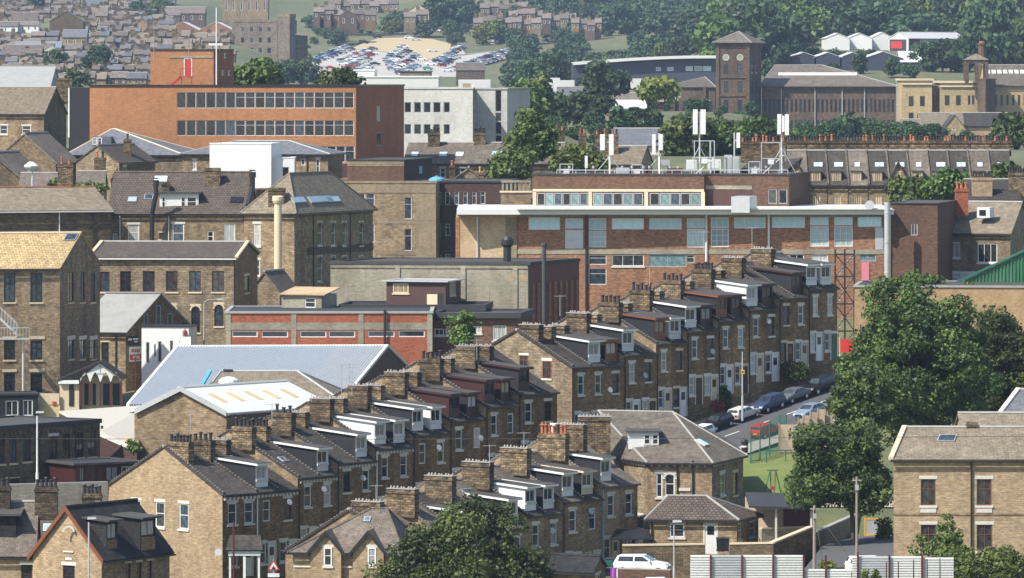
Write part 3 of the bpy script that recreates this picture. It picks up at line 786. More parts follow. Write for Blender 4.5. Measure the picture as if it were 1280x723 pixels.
def trunk_mb(h, r, seed, spread, nb=7, lean=0):
    q = random.Random(seed); m = MB()
    pts = [(0,0,-.8)]; 
    for k in range(1, 5): pts.append((lean*k/4 + q.uniform(-.1,.1), q.uniform(-.1,.1), h*k/4))
    for k in range(4): m.tube(pts[k], pts[k+1], r*(1-.14*k), r*(1-.14*(k+1)), 9)
    for k in range(nb):
        a = 6.28*k/nb + q.uniform(-.3,.3); s = q.randrange(2, 5); p = pts[s]
        e = (p[0]+spread*math.cos(a)*q.uniform(.5,.9), p[1]+spread*math.sin(a)*q.uniform(.5,.9), p[2]+spread*q.uniform(.4,1.0))
        md = tuple((p[i]+e[i])/2 + (0,0,.3)[i] for i in range(3))
        m.tube(p, md, r*.45, r*.3, 7); m.tube(md, e, r*.3, r*.1, 6)
    return m
def tree(name, label, loc, h_trunk, rad, cz, nclump, nleaf, leaf, cr, mats, seed, group=None, r=.3, shape='round', lean=0):
    T = thing(name, label, 'tree', loc, 0, group)
    trunk_mb(h_trunk, r, seed, rad[0]*.55, lean=lean).build('trunk', 'bark', T)
    link('crown', crown_mesh(seed, *rad, nclump, nleaf, leaf, cr, mats, shape, cz), T)
    GROUND.append((loc[0], loc[1], loc[2])); return T
def bush(name, label, loc, rad, nclump, nleaf, leaf, cr, mats, seed, cat='bush', group=None):
    T = thing(name, label, cat, loc, 0, group)
    m = MB(); q = random.Random(seed)
    for k in range(6): m.tube((0,0,-.3), (q.uniform(-.6,.6)*rad[0], q.uniform(-.6,.6)*rad[1], rad[2]*q.uniform(.8,1.5)), .04, .015, 5)
    m.build('stem', 'bark', T)
    link('foliage', crown_mesh(seed, *rad, nclump, nleaf, leaf, cr, mats, 'round', rad[2]*.8, 'foliage'), T); return T
# ---------------------------------------------------------------- cars
CARP = {}
def carpaint(name, c, metal=.2):
    if name not in MATS:
        m, nt, b = newmat(name); MATS[name] = m
        b.inputs['Base Color'].default_value = (*c, 1); b.inputs['Roughness'].default_value = .28
        b.inputs['Metallic'].default_value = 0; b.inputs['Specular IOR Level'].default_value = .3
    return name
for nm, c in (('car_black',(.012,.012,.014)),('car_white',(.72,.72,.72)),('car_silver',(.42,.43,.44)),('car_blue',(.03,.05,.1)),('car_red',(.35,.02,.02)),
              ('car_steel',(.16,.22,.3)),('car_grey',(.1,.11,.12)),('car_green',(.03,.2,.1)),('car_champagne',(.5,.48,.44))): carpaint('paint_'+nm, c)
glass('car_glass', (.02,.03,.035), (.05,.065,.075), .04)
plain('tyre', (.02,.02,.02), .85, .2, (.06,.055,.05))
plain('lamp_red', (.4,.02,.02), .25, 0); plain('lamp_clear', (.7,.7,.7), .15, 0); plain('plate_yellow', (.7,.55,.06), .5, 0); plain('plate_white', (.75,.75,.72), .5, 0)
def car_profile(kind):
    # x along car (front at +), z ; lower body then roof
    if kind == 'suv': return [(-2.15,.45),(-2.2,.95),(-2.1,1.12),(-1.9,1.65),(.25,1.68),(1.05,1.12),(2.0,.98),(2.2,.75),(2.18,.42)], 1.86
    if kind == 'sedan': return [(-2.25,.4),(-2.3,.85),(-2.2,1.0),(-1.55,1.05),(-.95,1.42),(.3,1.45),(1.1,1.0),(2.05,.85),(2.25,.65),(2.22,.36)], 1.76
    if kind == 'van': return [(-2.3,.45),(-2.35,1.2),(-2.3,1.95),(.9,2.0),(1.6,1.25),(2.2,1.05),(2.35,.7),(2.3,.42)], 1.9
    return [(-1.95,.4),(-2.02,.85),(-1.95,1.0),(-1.7,1.46),(.15,1.5),(.95,1.02),(1.8,.88),(2.0,.65),(1.98,.36)], 1.74
def car_body(kind, mat):
    def mk():
        prof, wd = car_profile(kind); hw = wd/2; m = MB(); n = len(prof); top = max(z for _, z in prof)
        def inset(z): return hw - max(0, z - .95) * .28 - (.06 if z < .5 else 0)
        Lp = [(x, inset(z), z) for x, z in prof]; Rp = [(x, -inset(z), z) for x, z in prof]
        i = len(m.v); m.v += Lp + Rp
        m.f.append(tuple(i + k for k in range(n))[::-1]); m.f.append(tuple(i + n + k for k in range(n))); m.m += [0, 0]
        for k in range(n):
            j = (k+1) % n; m.f.append((i+k, i+j, i+n+j, i+n+k)); m.m.append(0)
        me = m.mesh('body', mat)
        import bmesh
        bm = bmesh.new(); bm.from_mesh(me)
        bmesh.ops.recalc_face_normals(bm, faces=bm.faces)
        bmesh.ops.bevel(bm, geom=[e for e in bm.edges], offset=.07, segments=3, profile=.6, affect='EDGES', clamp_overlap=True)
        for f in bm.faces: f.smooth = True
        bm.to_mesh(me); bm.free(); return me
    return cached(('car', kind, mat), mk)
def car(label, kind, paint, loc, ang, group=None, far=False):
    mat = 'paint_' + paint
    T = thing('parked_car' if kind != 'van' else 'parked_van', label, 'van' if kind == 'van' else 'car', loc, ang, group)
    T.rotation_mode = 'XYZ'
    link('body', car_body(kind, mat), T)
    prof, wd = car_profile(kind); P = prof; top = max(z for _, z in P)
    ti = [k for k, (x, z) in enumerate(P) if z > top - .06]; fr = P[ti[-1]]; bk = P[ti[0]]; hood = P[ti[-1]+1]; rear = P[ti[0]-1]
    hwf = lambda z: wd/2 - max(0, z - .95)*.28
    def mk():
        m = MB()
        def quad(a, b, fa, fb):            # cross-car pane between two profile points
            za = a[1] + (b[1]-a[1])*fa; zb = a[1] + (b[1]-a[1])*fb; xa = a[0] + (b[0]-a[0])*fa; xb = a[0] + (b[0]-a[0])*fb
            nx, nz = -(b[1]-a[1]), (b[0]-a[0]); L = math.hypot(nx, nz); nx, nz = nx/L*.016, nz/L*.016
            wa, wb = hwf(za)-.1, hwf(zb)-.12
            p = [(xa+nx,-wa,za+nz),(xa+nx,wa,za+nz),(xb+nx,wb,zb+nz),(xb+nx,-wb,zb+nz)]; m.face(p[::-1])
        quad(fr, hood, .1, .88); quad(rear, bk, .3, .9) if kind != 'van' else quad(P[1], P[2], .25, .85)
        return m.mesh('windscreen', 'car_glass')
    link('windscreen', cached(('cw', kind), mk), T)
    def mks():
        m = MB(); z0 = max(hood[1], 1.0) + .03; z1 = top - .1
        xr0 = rear[0] + .28; xr1 = bk[0] + .14; xf0 = hood[0] - .25; xf1 = fr[0] - .02
        xm0 = (xr0+xf0)/2 - .05
        for sg in (1, -1):
            for a0, a1, b0, b1 in ((xr0, xr1, xm0, xm0), (xm0+.1, xm0+.1, xf0, xf1)):
                pts = [(a0, sg*(hwf(z0)+.012), z0), (b0, sg*(hwf(z0)+.012), z0), (b1, sg*(hwf(z1)+.012), z1), (a1, sg*(hwf(z1)+.012), z1)]
                m.face(pts[::-1] if sg > 0 else pts)
        return m.mesh('side_windows', 'car_glass')
    link('side_window', cached(('csw', kind), mks), T)
    if far: wx = 1.3
    wr = .34 if kind in ('suv', 'van') else .31
    def mkt():
        m = MB(); m.tube((0,-.11,0),(0,.11,0), wr, n=14); return m.mesh('tyre', 'tyre')
    def mkr():
        m = MB(); m.tube((0,-.118,0),(0,.118,0), wr*.62, n=12); return m.mesh('rim', 'galvanised')
    for x in (-1.32, 1.32):
        for sg in (1, -1):
            wl = link('wheel', cached(('ty', wr), mkt), T, (x, sg*(wd/2-.10), wr))
            if not far: link('rim', cached(('ri', wr), mkr), wl)
    if far: return T
    def lamps(x, z, mt, nm, wx=.05):
        for sg in (1, -1):
            m = MB(); m.box(x - wx, sg*(wd/2-.32)-.2, z - .08, x + wx, sg*(wd/2-.32)+.2, z + .08); m.build(nm, mt, T)
    lamps(P[-2][0]-.04, P[-2][1]+.02, 'lamp_clear', 'headlight'); lamps(P[1][0]+.03, P[1][1]-.02, 'lamp_red', 'tail_light')
    m = MB(); m.box(P[-1][0]-.02, -.26, .5, P[-1][0]+.05, .26, .61); m.build('number_plate', 'plate_white', T)
    m = MB(); m.box(P[0][0]-.06, -.26, .62, P[0][0]+.02, .26, .73); m.build('number_plate', 'plate_yellow', T)
    for sg in (1, -1):
        m = MB(); m.box(hood[0]-.3, sg*(wd/2)-.09+sg*.06, 1.02, hood[0]-.18, sg*(wd/2)+.09+sg*.06, 1.16); m.build('wing_mirror', mat, T)
    m = MB(); m.box(P[-2][0]-.02, -.5, .52, P[-2][0]+.03, .5, .68) ; m.build('grille', 'black_paint', T)
    return T
# ---------------------------------------------------------------- posts and poles
def street_lamp(label, px, ytop, ybase, Y, arm=0.0, mat='galvanised', name='street_lamp', r=.07, head=True):
    x, y, z = W(px, ybase, Y); h = (ybase - ytop) / S(Y); T = thing(name, label, 'street lamp', (x, y, z))
    m = MB(); m.tube((0,0,-1.0),(0,0,1.2), r*1.5, r*1.5); m.tube((0,0,1.2),(0,0,h), r, r*.7)
    if arm: m.path([(0,0,h),(arm*.3,0,h+.25),(arm,0,h+.3)], r*.6)
    m.build('post', mat, T)
    if head:
        m = MB(); ex = arm if arm else .2; m.hexa([(ex-.3,-.14,h+.2),(ex+.35,-.14,h+.24),(ex+.35,.14,h+.24),(ex-.3,.14,h+.2)],[(ex-.28,-.1,h+.36),(ex+.3,-.1,h+.36),(ex+.3,.1,h+.36),(ex-.28,.1,h+.36)])
        m.build('lamp_head', 'grey_paint', T)
    return T
def pole(name, label, px, ytop, ybase, Y, r=.12, mat='timber_pole', cat='utility pole', fit=True):
    x, y, z = W(px, ybase, Y); h = (ybase - ytop) / S(Y); T = thing(name, label, cat, (x, y, z))
    m = MB(); m.tube((0,0,-1.2),(0,0,h), r, r*.75, 10); m.build('post', mat, T)
    if fit:
        m = MB(); m.box(-.12,-.2,h-.9,.12,-.06,h-.55); m.tube((-.3,0,h-.25),(.3,0,h-.25),.035); m.build('fitting', 'grey_paint', T)
    return T
def text_part(parent, name, txt, loc, rot, size, mat, extr=.01, sx=1):
    cu = bpy.data.curves.new(name, 'FONT'); cu.body = txt; cu.size = size; cu.extrude = extr; cu.align_x = 'LEFT'
    o = bpy.data.objects.new('tmp', cu); COL.objects.link(o)
    dg = bpy.context.evaluated_depsgraph_get(); me = bpy.data.meshes.new_from_object(o.evaluated_get(dg))
    bpy.data.objects.remove(o); me.name = name; me.materials.clear(); me.materials.append(MATS[mat])
    t = bpy.data.objects.new(name, me); COL.objects.link(t); t.parent = parent; t.location = loc; t.rotation_euler = (math.pi/2, 0, rot); t.scale = (sx, 1, 1)
    return t
# ---------------------------------------------------------------- the three stone terraces
ORD = ['first','second','third','fourth','fifth','sixth','seventh','eighth','ninth','tenth','eleventh','twelfth','thirteenth','fourteenth','fifteenth','sixteenth','seventeenth','eighteenth','nineteenth','twentieth','twenty first']
DD = {'white_paint':'white', 'red_brown':'dark red', 'orange_brown':'orange brown'}
def dorm_txt(op):
    d = op.get('dormer'); return 'no dormer' if not d else DD.get(d[0], 'grey') + ' framed dormer'
Cd = ('cream_stone','cladding_slate','felt'); Wd = ('white_paint','cladding_slate','felt'); Rd = ('red_brown','red_brown','felt'); Rs = ('red_brown','cladding_slate','felt')
Od = ('orange_brown','cladding_slate','felt'); WW = ('white_paint','white_paint','felt')
GA = 'stone terraced houses in the middle row'; GB = 'stone terraced houses along the car lined street'; GC = 'stone terraced houses in the nearest row'
A_units = [(278,619,500,1),(319.5,616,502.5,2),(372,598,506.8,2),(421,580,511.1,2),(469,562,515.4,2),(516,545,519.7,2),(562,527.5,524,2),(607,509.6,528.3,2),(648,494,532.6,2)]
A_dorm = [None, Wd, None, None, Wd, None, Wd, WW, Wd, Wd, WW, Rd, Rs, Rd, Rd, Rs, None]
A_pots = {0:(7,'pot_black'),1:(4,'pot_black'),2:(0,0),3:(5,'pot_black'),4:(5,'pot_black'),5:(3,'pot_black'),6:(0,0),13:(5,'pot_black')}
def A_opt(i, j, n):
    o = dict(wall='sandstone_brown', roof='slate', half=6.8, dentil=n < 9, style='white', dormer=A_dorm[n])
    if n == 0: o.update(second=True, gable=[(10.1,3.7,1.1,2.0,'white'),(7.3,3.7,1.1,2.0,'white'),(4.5,3.7,1.1,2.0,'white'),(8.0,.2,.9,2.0,'white')], gablemat='sandstone_clean', verge=True, wx=.3)
    if n in (1, 2, 9, 12, 14): o['style1'] = 'whiteplain'
    if n > 10: o['style'] = 'white' if n % 2 else 'brownc'
    if n in (2, 5): o['style1'] = 'brownc'
    if j == 0 and n: o['pipe'] = 'white_paint' if n in (1, 7) else 'black_paint'
    p = A_pots.get(n, (0, 0)); nb = p[0] == 0
    o['chim'] = [(0, 1.5 if j == 0 else 1.1, 2.5 if p[0] > 5 else (2.0 if j == 0 else 1.7), 1.25 if j == 0 else .95, p[0], p[1], nb)]
    if n == 3: o['sky'] = [(1.3, 2.4, .4, .35)]
    if n == 16: o['vergeR'] = True
    return o
def A_lab(i, j, n, op):
    if n == 0: return 'gable ended terraced house with three white windows high in its sunlit side'
    return f'terraced house with {dorm_txt(op)}, {ORD[n]} from the sunlit gable end'
terrace(A_units, (696.5, 490, 536.9), GA, 'terraced_house', 6.8, 3.42, 6.6, A_opt, A_lab)
B_units = [(715,460,545,3),(779.5,444.7,549.8,2),(820,430.5,553,2),(858.4,415,556.2,2),(897.4,402,559.4,2),(935,388,562.6,2),(973.5,373.5,565.8,2),(1010,362,569,2)]
B_dorm = [None, Wd, Od, Wd, None, Od, WW, Wd, Rs, Od, Rs, WW, Rs, None, Rs, Wd, WW]
B_pots = {1:0, 5:(5,'pot_black'), 7:(5,'pot_black'), 9:(5,'pot_black'), 11:(6,'pot_black')}
def B_opt(i, j, n):
    o = dict(wall='sandstone_brown', roof='slate', style='white', dormer=B_dorm[n], door=['white_paint','dark_wood','cream_stone'][n % 3])
    if n == 0: o.update(gable=[(5.6,6.3,.95,1.1,'brown'),(2.9,5.5,1.0,1.5,'brown')], gablemat='sandstone_grey', verge=True)
    if n in (2, 4, 8, 12): o['style1'] = 'brownc'
    if n == 16: o.update(style='white', door='green_paint', vergeR=True)
    if n in (6, 13): o['style'] = 'dark'
    if j == 0: o['pipe'] = 'black_paint'
    p = B_pots.get(n, (0, 0)) or (0, 0)
    if j == 0 or n in (1, 5, 7, 9, 11): o['chim'] = [(0, 1.3, 2.3 if j == 0 else 2.0, 1.15 if j == 0 else .95, p[0], p[1], p[0] == 0)]
    if n in (2, 4, 6, 8, 10, 12): o['chim'] = [(0, .9, 1.8, .8, 0, 0, True)]
    return o
def B_lab(i, j, n, op):
    if n == 0: return 'end terraced house whose grey stone gable has two brown windows'
    return f'terraced house with {dorm_txt(op)}, {ORD[n]} up the car lined street'
terrace(B_units, (1046.5, 359, 572.2), GB, 'terraced_house', 6.4, 2.95, 6.5, B_opt, B_lab)
C_units = [(518,698,474.1,2),(565,681,478.4,2),(611,664,482.7,2),(658,646,487,2),(703,628,491.3,2),(752,609,495.6,2)]
C_dorm = [None, None, None, Wd, None, Wd, WW, Wd, Wd, Cd, Wd, None]
def C_opt(i, j, n):
    o = dict(wall='sandstone', roof='slate_brown' if n % 3 else 'slate', style='white', dormer=C_dorm[n], dpane='glass_grey')
    if n == 10: o.update(wall='sandstone_clean', pipe='blue_paint')
    if n == 8: o['pipe'] = 'maroon'
    if n == 4: o['pipe'] = 'black_paint'
    if n == 9: o['style'] = 'whiteplain'
    if j == 0: o['chim'] = [(0, 1.4, 2.5, 1.5, 7 if n == 10 else 0, ['terracotta','terracotta','pot_black'] if n == 10 else 'pot_black', n != 10)]
    if n == 5: o['sky'] = [(1.2, 4.2, .8, .5)]
    if n == 10: o['chim'] += [(2.2, 1.6, 2.6, 2.2, 0, 0, True)]
    if n == 0: o['verge'] = True
    if n == 11: o['vergeR'] = True
    return o
def C_lab(i, j, n, op):
    if n == 10: return 'terraced house with ochre stone front and pale blue downpipe in the nearest row'
    return f'terraced house with {dorm_txt(op)}, {ORD[n]} of the nearest row behind the round tree'
terrace(C_units, (797, 604, 500), GC, 'terraced_house', 5.8, 3.3, 6.6, C_opt, C_lab)
# porch bay on the gable end house
p = W(292, 704, 499.3); T = thing('entrance_porch', 'white arched porch with small slate roof on the gable end house', 'porch', (p[0]+.9, p[1]-.9, ZZ(735,499)))
m = MB(); m.box(-1.2,-.5,0,-1.05,.6,3.0); m.box(1.05,-.5,0,1.2,.6,3.0); m.box(-.1,-.55,0,.1,-.4,3.0); m.box(-1.25,-.6,2.6,1.25,.6,3.05); m.build('frame','white_paint',T)
m = MB(); m.plate([(-1.45,-.8,3.06),(1.45,-.8,3.06),(1.2,.9,4.1),(-1.2,.9,4.1)],.1); m.plate([(1.45,-.8,3.06),(1.45,.9,3.06),(1.2,.9,4.1)],.08); m.plate([(-1.45,.9,3.06),(-1.45,-.8,3.06),(-1.2,.9,4.1)],.08); m.build('roof','slate',T)

# ---------------------------------------------------------------- polygonal corner house
b = Bld('corner_house', 'large stone corner house with many sided slate roof and extension beside it', 'house', (769,511), (810,504), 8, 692, 577.0, 'sandstone', poly=[(769,511),(810,504),(890,503.5),(929,513),(915,530),(760,528)])
b.zb = ZZ(692,504); b.zt = ZZ(577,504); b.base = (*b.P[0], b.zb); b.T.location = b.base
b.win(1, [(820,592,828,622)], 'white'); b.win(1, [(831,593,843.5,620)], 'white', arch='stone_white')
b.win(2, [(900,592,906.5,619)], 'white'); b.win(2, [(916,591,922,619)], 'dark'); b.win(0, [(795,645,804,680)], 'white')
b.boxpx('blind_sill', 1, 847, 610, 863, 614, -.05, .08, 'stone_white')
b.walls(range(6), {1:'sandstone', 0:'sandstone_grey', 2:'sandstone_grey'})
zr = ZZ(515, 516); R0 = (*GX(748,518), zr); R1 = (*GX(841,516), zr)
def ev(i, out=.35):
    x, y = b.P[i]; cx, cy = GX(840,514); d = math.hypot(x-cx, y-cy); return (x+(x-cx)/d*out, y+(y-cy)/d*out, b.zt-.08)
E = [ev(i) for i in range(6)]; m = MB()
for pts in ([E[1],E[2],R1,R0],[E[0],E[1],R0],[E[2],E[3],R1],[E[3],E[4],R1],[E[4],E[5],R0,R1],[E[5],E[0],R0]): m.plate(pts, .12)
rf = b.part('roof', m, 'slate_brown')
m = MB()
for q, r in ((E[1],R0),(E[2],R1),(E[3],R1),(R0,R1)): m.tube(q, r, .09, n=6)
b.part('hip_tiles', m, 'concrete_grey').parent = rf
m = MB()
for i in range(6):
    a, c = np.array(E[i]), np.array(E[(i+1)%6]); v = (c-a)/np.linalg.norm(c-a); m.obox((a+c)/2-np.array((0,0,.1)), (c-a)/2, np.array((-v[1],v[0],0))*.07, np.array((0,0,.06)))
b.part('gutter', m, 'black_paint')
m = MB()
for f in (0,1,2):
    L = b.fr(f)[3]
    for k in range(int(L/.6)):
        c = b.pt(f, .3+.6*k, b.zt-b.zb-.3, .1); m.box(c[0]-.08,c[1]-.1,c[2]-.1,c[0]+.08,c[1]+.1,c[2]+.1)
b.part('gutter_bracket', m, 'stone_white')
b.pipe(1, 847, None); b.pipe(1, 866, 577)
pl = (np.array(E[1]), np.array(unit(E[1],E[2])[0]+(0,)), None); up = np.array(R0)-np.array(E[1]); up -= np.dot(up, pl[1])*pl[1]; up /= np.linalg.norm(up)
x0, y0, z0 = W(806,560,508); D_ = MB(); D_.box(x0-1.3,y0-.2,z0-.1,x0+1.1,y0+3.2,z0+1.25); dm = b.part('dormer', D_, 'white_paint')
m = MB(); m.box(x0-1.5,y0-.45,z0+1.253,x0+1.3,y0+3.3,z0+1.37); b.part('dormer_roof', m, 'felt', dm).location = (0,0,0)
for du in (-.1, .55):
    w_ = window(dm, (x0+du-.0-b.base[0], y0-.2-b.base[1], z0+.25-b.base[2]), 0, .55, .85, 'whiteplain', True, name='dormer_window')
    for c in list(w_.children): c.parent = dm; c.location = w_.location
pr = (np.array(E[2]), np.array(unit(E[2],E[3])[0]+(0,)), None); up2 = np.array(R1)-np.array(E[2]); up2 -= np.dot(up2, pr[1])*pr[1]; up2 /= np.linalg.norm(up2)
b.skylight(873,549,881,559, 'stone_white','glass_sky', (pr[0]+np.array((0,0,.0)), pr[1], up2))
b.stack(743, 521, 575, 40, 509, t=1.5, pots=0, nubs=True)
b = Bld('tiled_extension', 'single storey tiled extension with white front door below the corner house', 'house extension', (812,496.5), (921,495.5), 6, 693, 650, 'sandstone', side=(948,501))
b.win(0, [(837,655,855.5,672)], 'white'); b.door(0, 881, 654, 895.5); b.win(1, [(922.5,654,927,675),(937,652,943.5,671)], 'white'); b.walls()
b.hip(ZZ(621,500), 'pantile', insl=.6, insr=3.2, hipmat='concrete_grey'); b.boxpx('fascia', 0, 812, 649.5, 921, 653, .02, .09, 'white_paint'); b.pipe(0, 815)

# ---------------------------------------------------------------- near left house pair
def wallgable(b, f, px0, px1, pya, depth, roofm, barge, wallmat):
    u0, _ = b.uv(f, px0, 600); u1, _ = b.uv(f, px1, 600); h = b.zt - b.zb
    um = (u0+u1)/2; _, va = b.uv(f, (px0+px1)/2, pya); th = .12; e = .3; sl = (va-h)/(um-u0)
    m = MB(); pj = .5; A = lambda u,v,o: b.pt(f,u,v,o); a0 = u0+.08; a1 = u1-.08
    fp = [(a0,-2),(a1,-2),(a1,h-.02),(um,va-.05),(a0,h-.02)]
    m.face([A(u,v,pj) for u,v in fp])
    for p, q in zip(fp, fp[1:]+fp[:1]): m.face([A(*p,pj),A(*p,-.02),A(*q,-.02),A(*q,pj)][::-1][::-1])
    b.part('dormer_gable', m, wallmat)
    m = MB(); po = pj+.22
    m.hexa([A(u0-e,h-e*sl,po),A(um,va,po),A(um,va,-depth),A(u0-e,h-e*sl,-.3)],[A(u0-e,h-e*sl+th,po),A(um,va+th,po),A(um,va+th,-depth),A(u0-e,h-e*sl+th,-.3)])
    m.hexa([A(um,va,po),A(u1+e,h-e*sl,po),A(u1+e,h-e*sl,-.3),A(um,va,-depth)],[A(um,va+th,po),A(u1+e,h-e*sl+th,po),A(u1+e,h-e*sl+th,-.3),A(um,va+th,-depth)])
    b.part('dormer_roof', m, roofm)
    m = MB()
    for ua, ub in ((u0-e,um),(u1+e,um)):
        q0 = np.array(A(ua,h-e*sl,po+.03)); q1 = np.array(A(ub,va,po+.03)); m.obox((q0+q1)/2+np.array((0,0,.02)), (q1-q0)/2, np.array((0,.03,0)), np.array((0,0,.15)))
    b.part('bargeboard', m, barge)
b = Bld('gabled_house', 'near stone house with red brown bargeboards and two flat roofed dormers', 'house', (41,469.4), (127,466), 5, 755, 697, 'sandstone_clean', side=(212,473.6))
b.win(0, [(78.5,707,93.5,735)], 'brownc'); b.win(1, [(157,704,163.5,730),(171.5,703,177,728),(184.5,701,190,726)], 'brownc')
b.gable(ZZ(636,468), 'slate_dark', axis='y', oh=.35, verge=.2, ridge='slate_dark')
b.walls(extra_mats={1:'sandstone'})
m = MB(); P = b.P; r0 = ((P[0][0]+P[1][0])/2,(P[0][1]+P[1][1])/2)
dxy = unit(P[1],P[2])[0]
for q in (P[0],P[1]):
    a0 = np.array((q[0]-dxy[0]*.25+(q[0]-r0[0])*.1, q[1]-dxy[1]*.25+(q[1]-r0[1])*.1, b.zt-.1*(b.zr-b.zt))); a1 = np.array((r0[0]-dxy[0]*.25, r0[1]-dxy[1]*.25, b.zr+.05)); m.obox((a0+a1)/2, (a1-a0)/2, np.array((*dxy,0))*.05, np.array((0,0,.2)))
b.part('bargeboard', m, 'orange_brown')
b.boxpx('date_stone', 0, 82, 697, 90, 700.5, -.03, .05, 'stone_white'); b.boxpx('blind_window_sill', 0, 79.5, 688.5, 92, 691, -.03, .08, 'stone_white')
m = MB(); c = W(86,663,467.5)
for k in range(10):
    t0, t1 = math.pi*k/10, math.pi*(k+1)/10; pts = [(c[0]-r*math.cos(t), c[1]-.35+.02, c[2]-.1+r*math.sin(t)) for r,t in ((.32,t0),(.32,t1),(.46,t1),(.46,t0))]; m.plate(pts[::-1],.1)
b.part('blind_arch', m, 'stone_white')
for (px, py, w_, Yd) in ((140,687,1.15,467.8),(185,683,1.6,471.2)):
    x, y, z = W(px, py, Yd); (ax, ay) = unit(P[1],P[2])[0]; ang = math.atan2(ay, ax); hgt = 2.05
    D_ = MB(); hw = w_*.62
    wall_face(D_, lambda u,i,zz: (-hw+u, i, zz), 2*hw, -.6, hgt, [(.1,.75,2*hw-.1,hgt-.12)])
    D_.face([(-hw,3,hgt),(-hw,3,-.6),(-hw,0,-.6),(-hw,0,hgt)][::-1]); D_.face([(hw,0,-.6),(hw,3,-.6),(hw,3,hgt),(hw,0,hgt)])
    dm = D_.build('dormer', 'slate_dark', b.T, b.loc((x,y,z)), ang)
    q = MB(); q.hexa([(-hw-.25,-.4,hgt),(hw+.25,-.4,hgt),(hw+.25,3.1,hgt+.25),(-hw-.25,3.1,hgt+.25)],[(-hw-.25,-.4,hgt+.14),(hw+.25,-.4,hgt+.14),(hw+.25,3.1,hgt+.39),(-hw-.25,3.1,hgt+.39)]); q.build('dormer_roof','felt',dm)
    w2 = window(dm, (-hw+.1,0,.75), 0, 2*hw-.2, hgt-.87, 'brownd', pane='glass_net', name='dormer_window')
    for c in list(w2.children): c.parent = dm; c.location = w2.location
    q = MB(); q.box(-hw+.08,-.02,-.4,hw-.08,-.004,.7); q.build('apron','sandstone_brown',dm)
b.stack(115, 617, 640, 24, 473, t=.9, pots=5)
b = Bld('stone_house', 'near left stone house with wide purple slate roof and two chimney stacks', 'house', (-60,471), (43,471.2), 9, 755, 694, 'sandstone_clean')
b.win(0, [(26.5,706,40,735)], 'brownc'); b.gable(ZZ(630,475.5), 'slate_brown', gutter='black_paint'); b.walls()
b.skylight(54,656,64,665,'stone_white','glass_sky')
b.stack(58, 609, 640, 28, 475, t=1.0, pots=5); b.stack(3, 608, 640, 20, 475, t=.9, pots=3)
m = MB(); x, y, z = W(5, 672, 472.5); m.box(x-3,y,z-.6,x+.9,y+3.5,z+1.6); dm = b.part('dormer', m, 'slate_dark')
m = MB(); m.hexa([(x-3.2,y-.4,z+1.6),(x+1.3,y-.4,z+1.6),(x+1.3,y+3.6,z+1.9),(x-3.2,y+3.6,z+1.9)],[(x-3.2,y-.4,z+1.75),(x+1.3,y-.4,z+1.75),(x+1.3,y+3.6,z+2.05),(x-3.2,y+3.6,z+2.05)]); b.part('dormer_roof', m, 'felt', dm).location=(0,0,0)

# ---------------------------------------------------------------- cottage in front of the nearest row
b = Bld('stone_cottage', 'stone cottage with twin gabled dormers and black bargeboards beside the round tree', 'house', (366,470), (500,469), 8.5, 752, 690, 'sandstone_clean')
b.win(0, [(406,684,416.5,707),(461,684,471.5,707)], 'white', surf=True, out=.5); b.walls()
b.hip(ZZ(637,474.3), 'slate_brown', insl=5.2, insr=1.6, hipmat='slate_brown', oh=.35)
for a, c in ((388,429),(441,482)): wallgable(b, 0, a, c, 665, 3.6, 'slate_brown', 'black_paint', 'sandstone_clean')
b.boxpx('string_course', 0, 367, 707.5, 499, 710.5, -.03, .07, 'stone_white'); b.pipe(0, 443, 690); b.skylight(455,647,463,653,'grey_paint','glass_green')
b.pipe(0, 457, 684)
b = Bld('outbuilding', 'small low outbuilding with dark ridged roof right of the round tree', 'outbuilding', (684,466), (741,464), 4, 740, 717, 'sandstone', side=(757,470))
b.win(1, [(744,718,751,735)], 'white'); b.gable(ZZ(698,467), 'slate_dark', ridge='slate_dark'); b.boxpx('fascia', 0, 684, 715, 741, 719, .03, .3, 'red_brown'); b.walls()

# ---------------------------------------------------------------- near right house
b = Bld('stone_house', 'stone house at right edge with brown framed windows and stone slate roof', 'house', (1117,444), (1300,444), 9, 708, 575, 'sandstone_clean', back=(2.4,9.5))
for xs in ((1151,1169.5),(1221,1239.5)):
    b.win(0, [(xs[0],599,xs[1],632)], 'brown'); b.boxpx('window_apron', 0, xs[0]-.5, 634.5, xs[1]+.5, 641, -.04, .05, 'stone_white'); b.win(0, [(xs[0],656,xs[1]+1,689)], 'brown')
b.gable(ZZ(537,448.7), 'stone_slate_grey', coping='cream_stone', oh=.25); b.walls()
for y in (588, 643): b.boxpx('string_course', 0, 1117, y-1, 1300, y+1, -.02, .05, 'sandstone')
b.pipe(0, 1214, 577); b.skylight(1160,549,1182,557,'grey_paint','glass_blue')
b.stack(1215, 528, 541, 13, 449, t=.8)
b = Bld('stone_house', 'house behind the right edge house showing only its pale slate roof', 'house', (1205,470), (1310,470), 9, 690, 545, 'sandstone_clean'); b.gable(ZZ(519,474.5), 'stone_slate_grey'); b.walls()
b = Bld('stone_house', 'house at far right edge with grey roof and white gable coping', 'house', (1252,482), (1320,482), 9, 690, 520, 'sandstone', back=(3.5,9)); b.gable(ZZ(490,486), 'slate_blue', coping='stone_white'); b.walls()
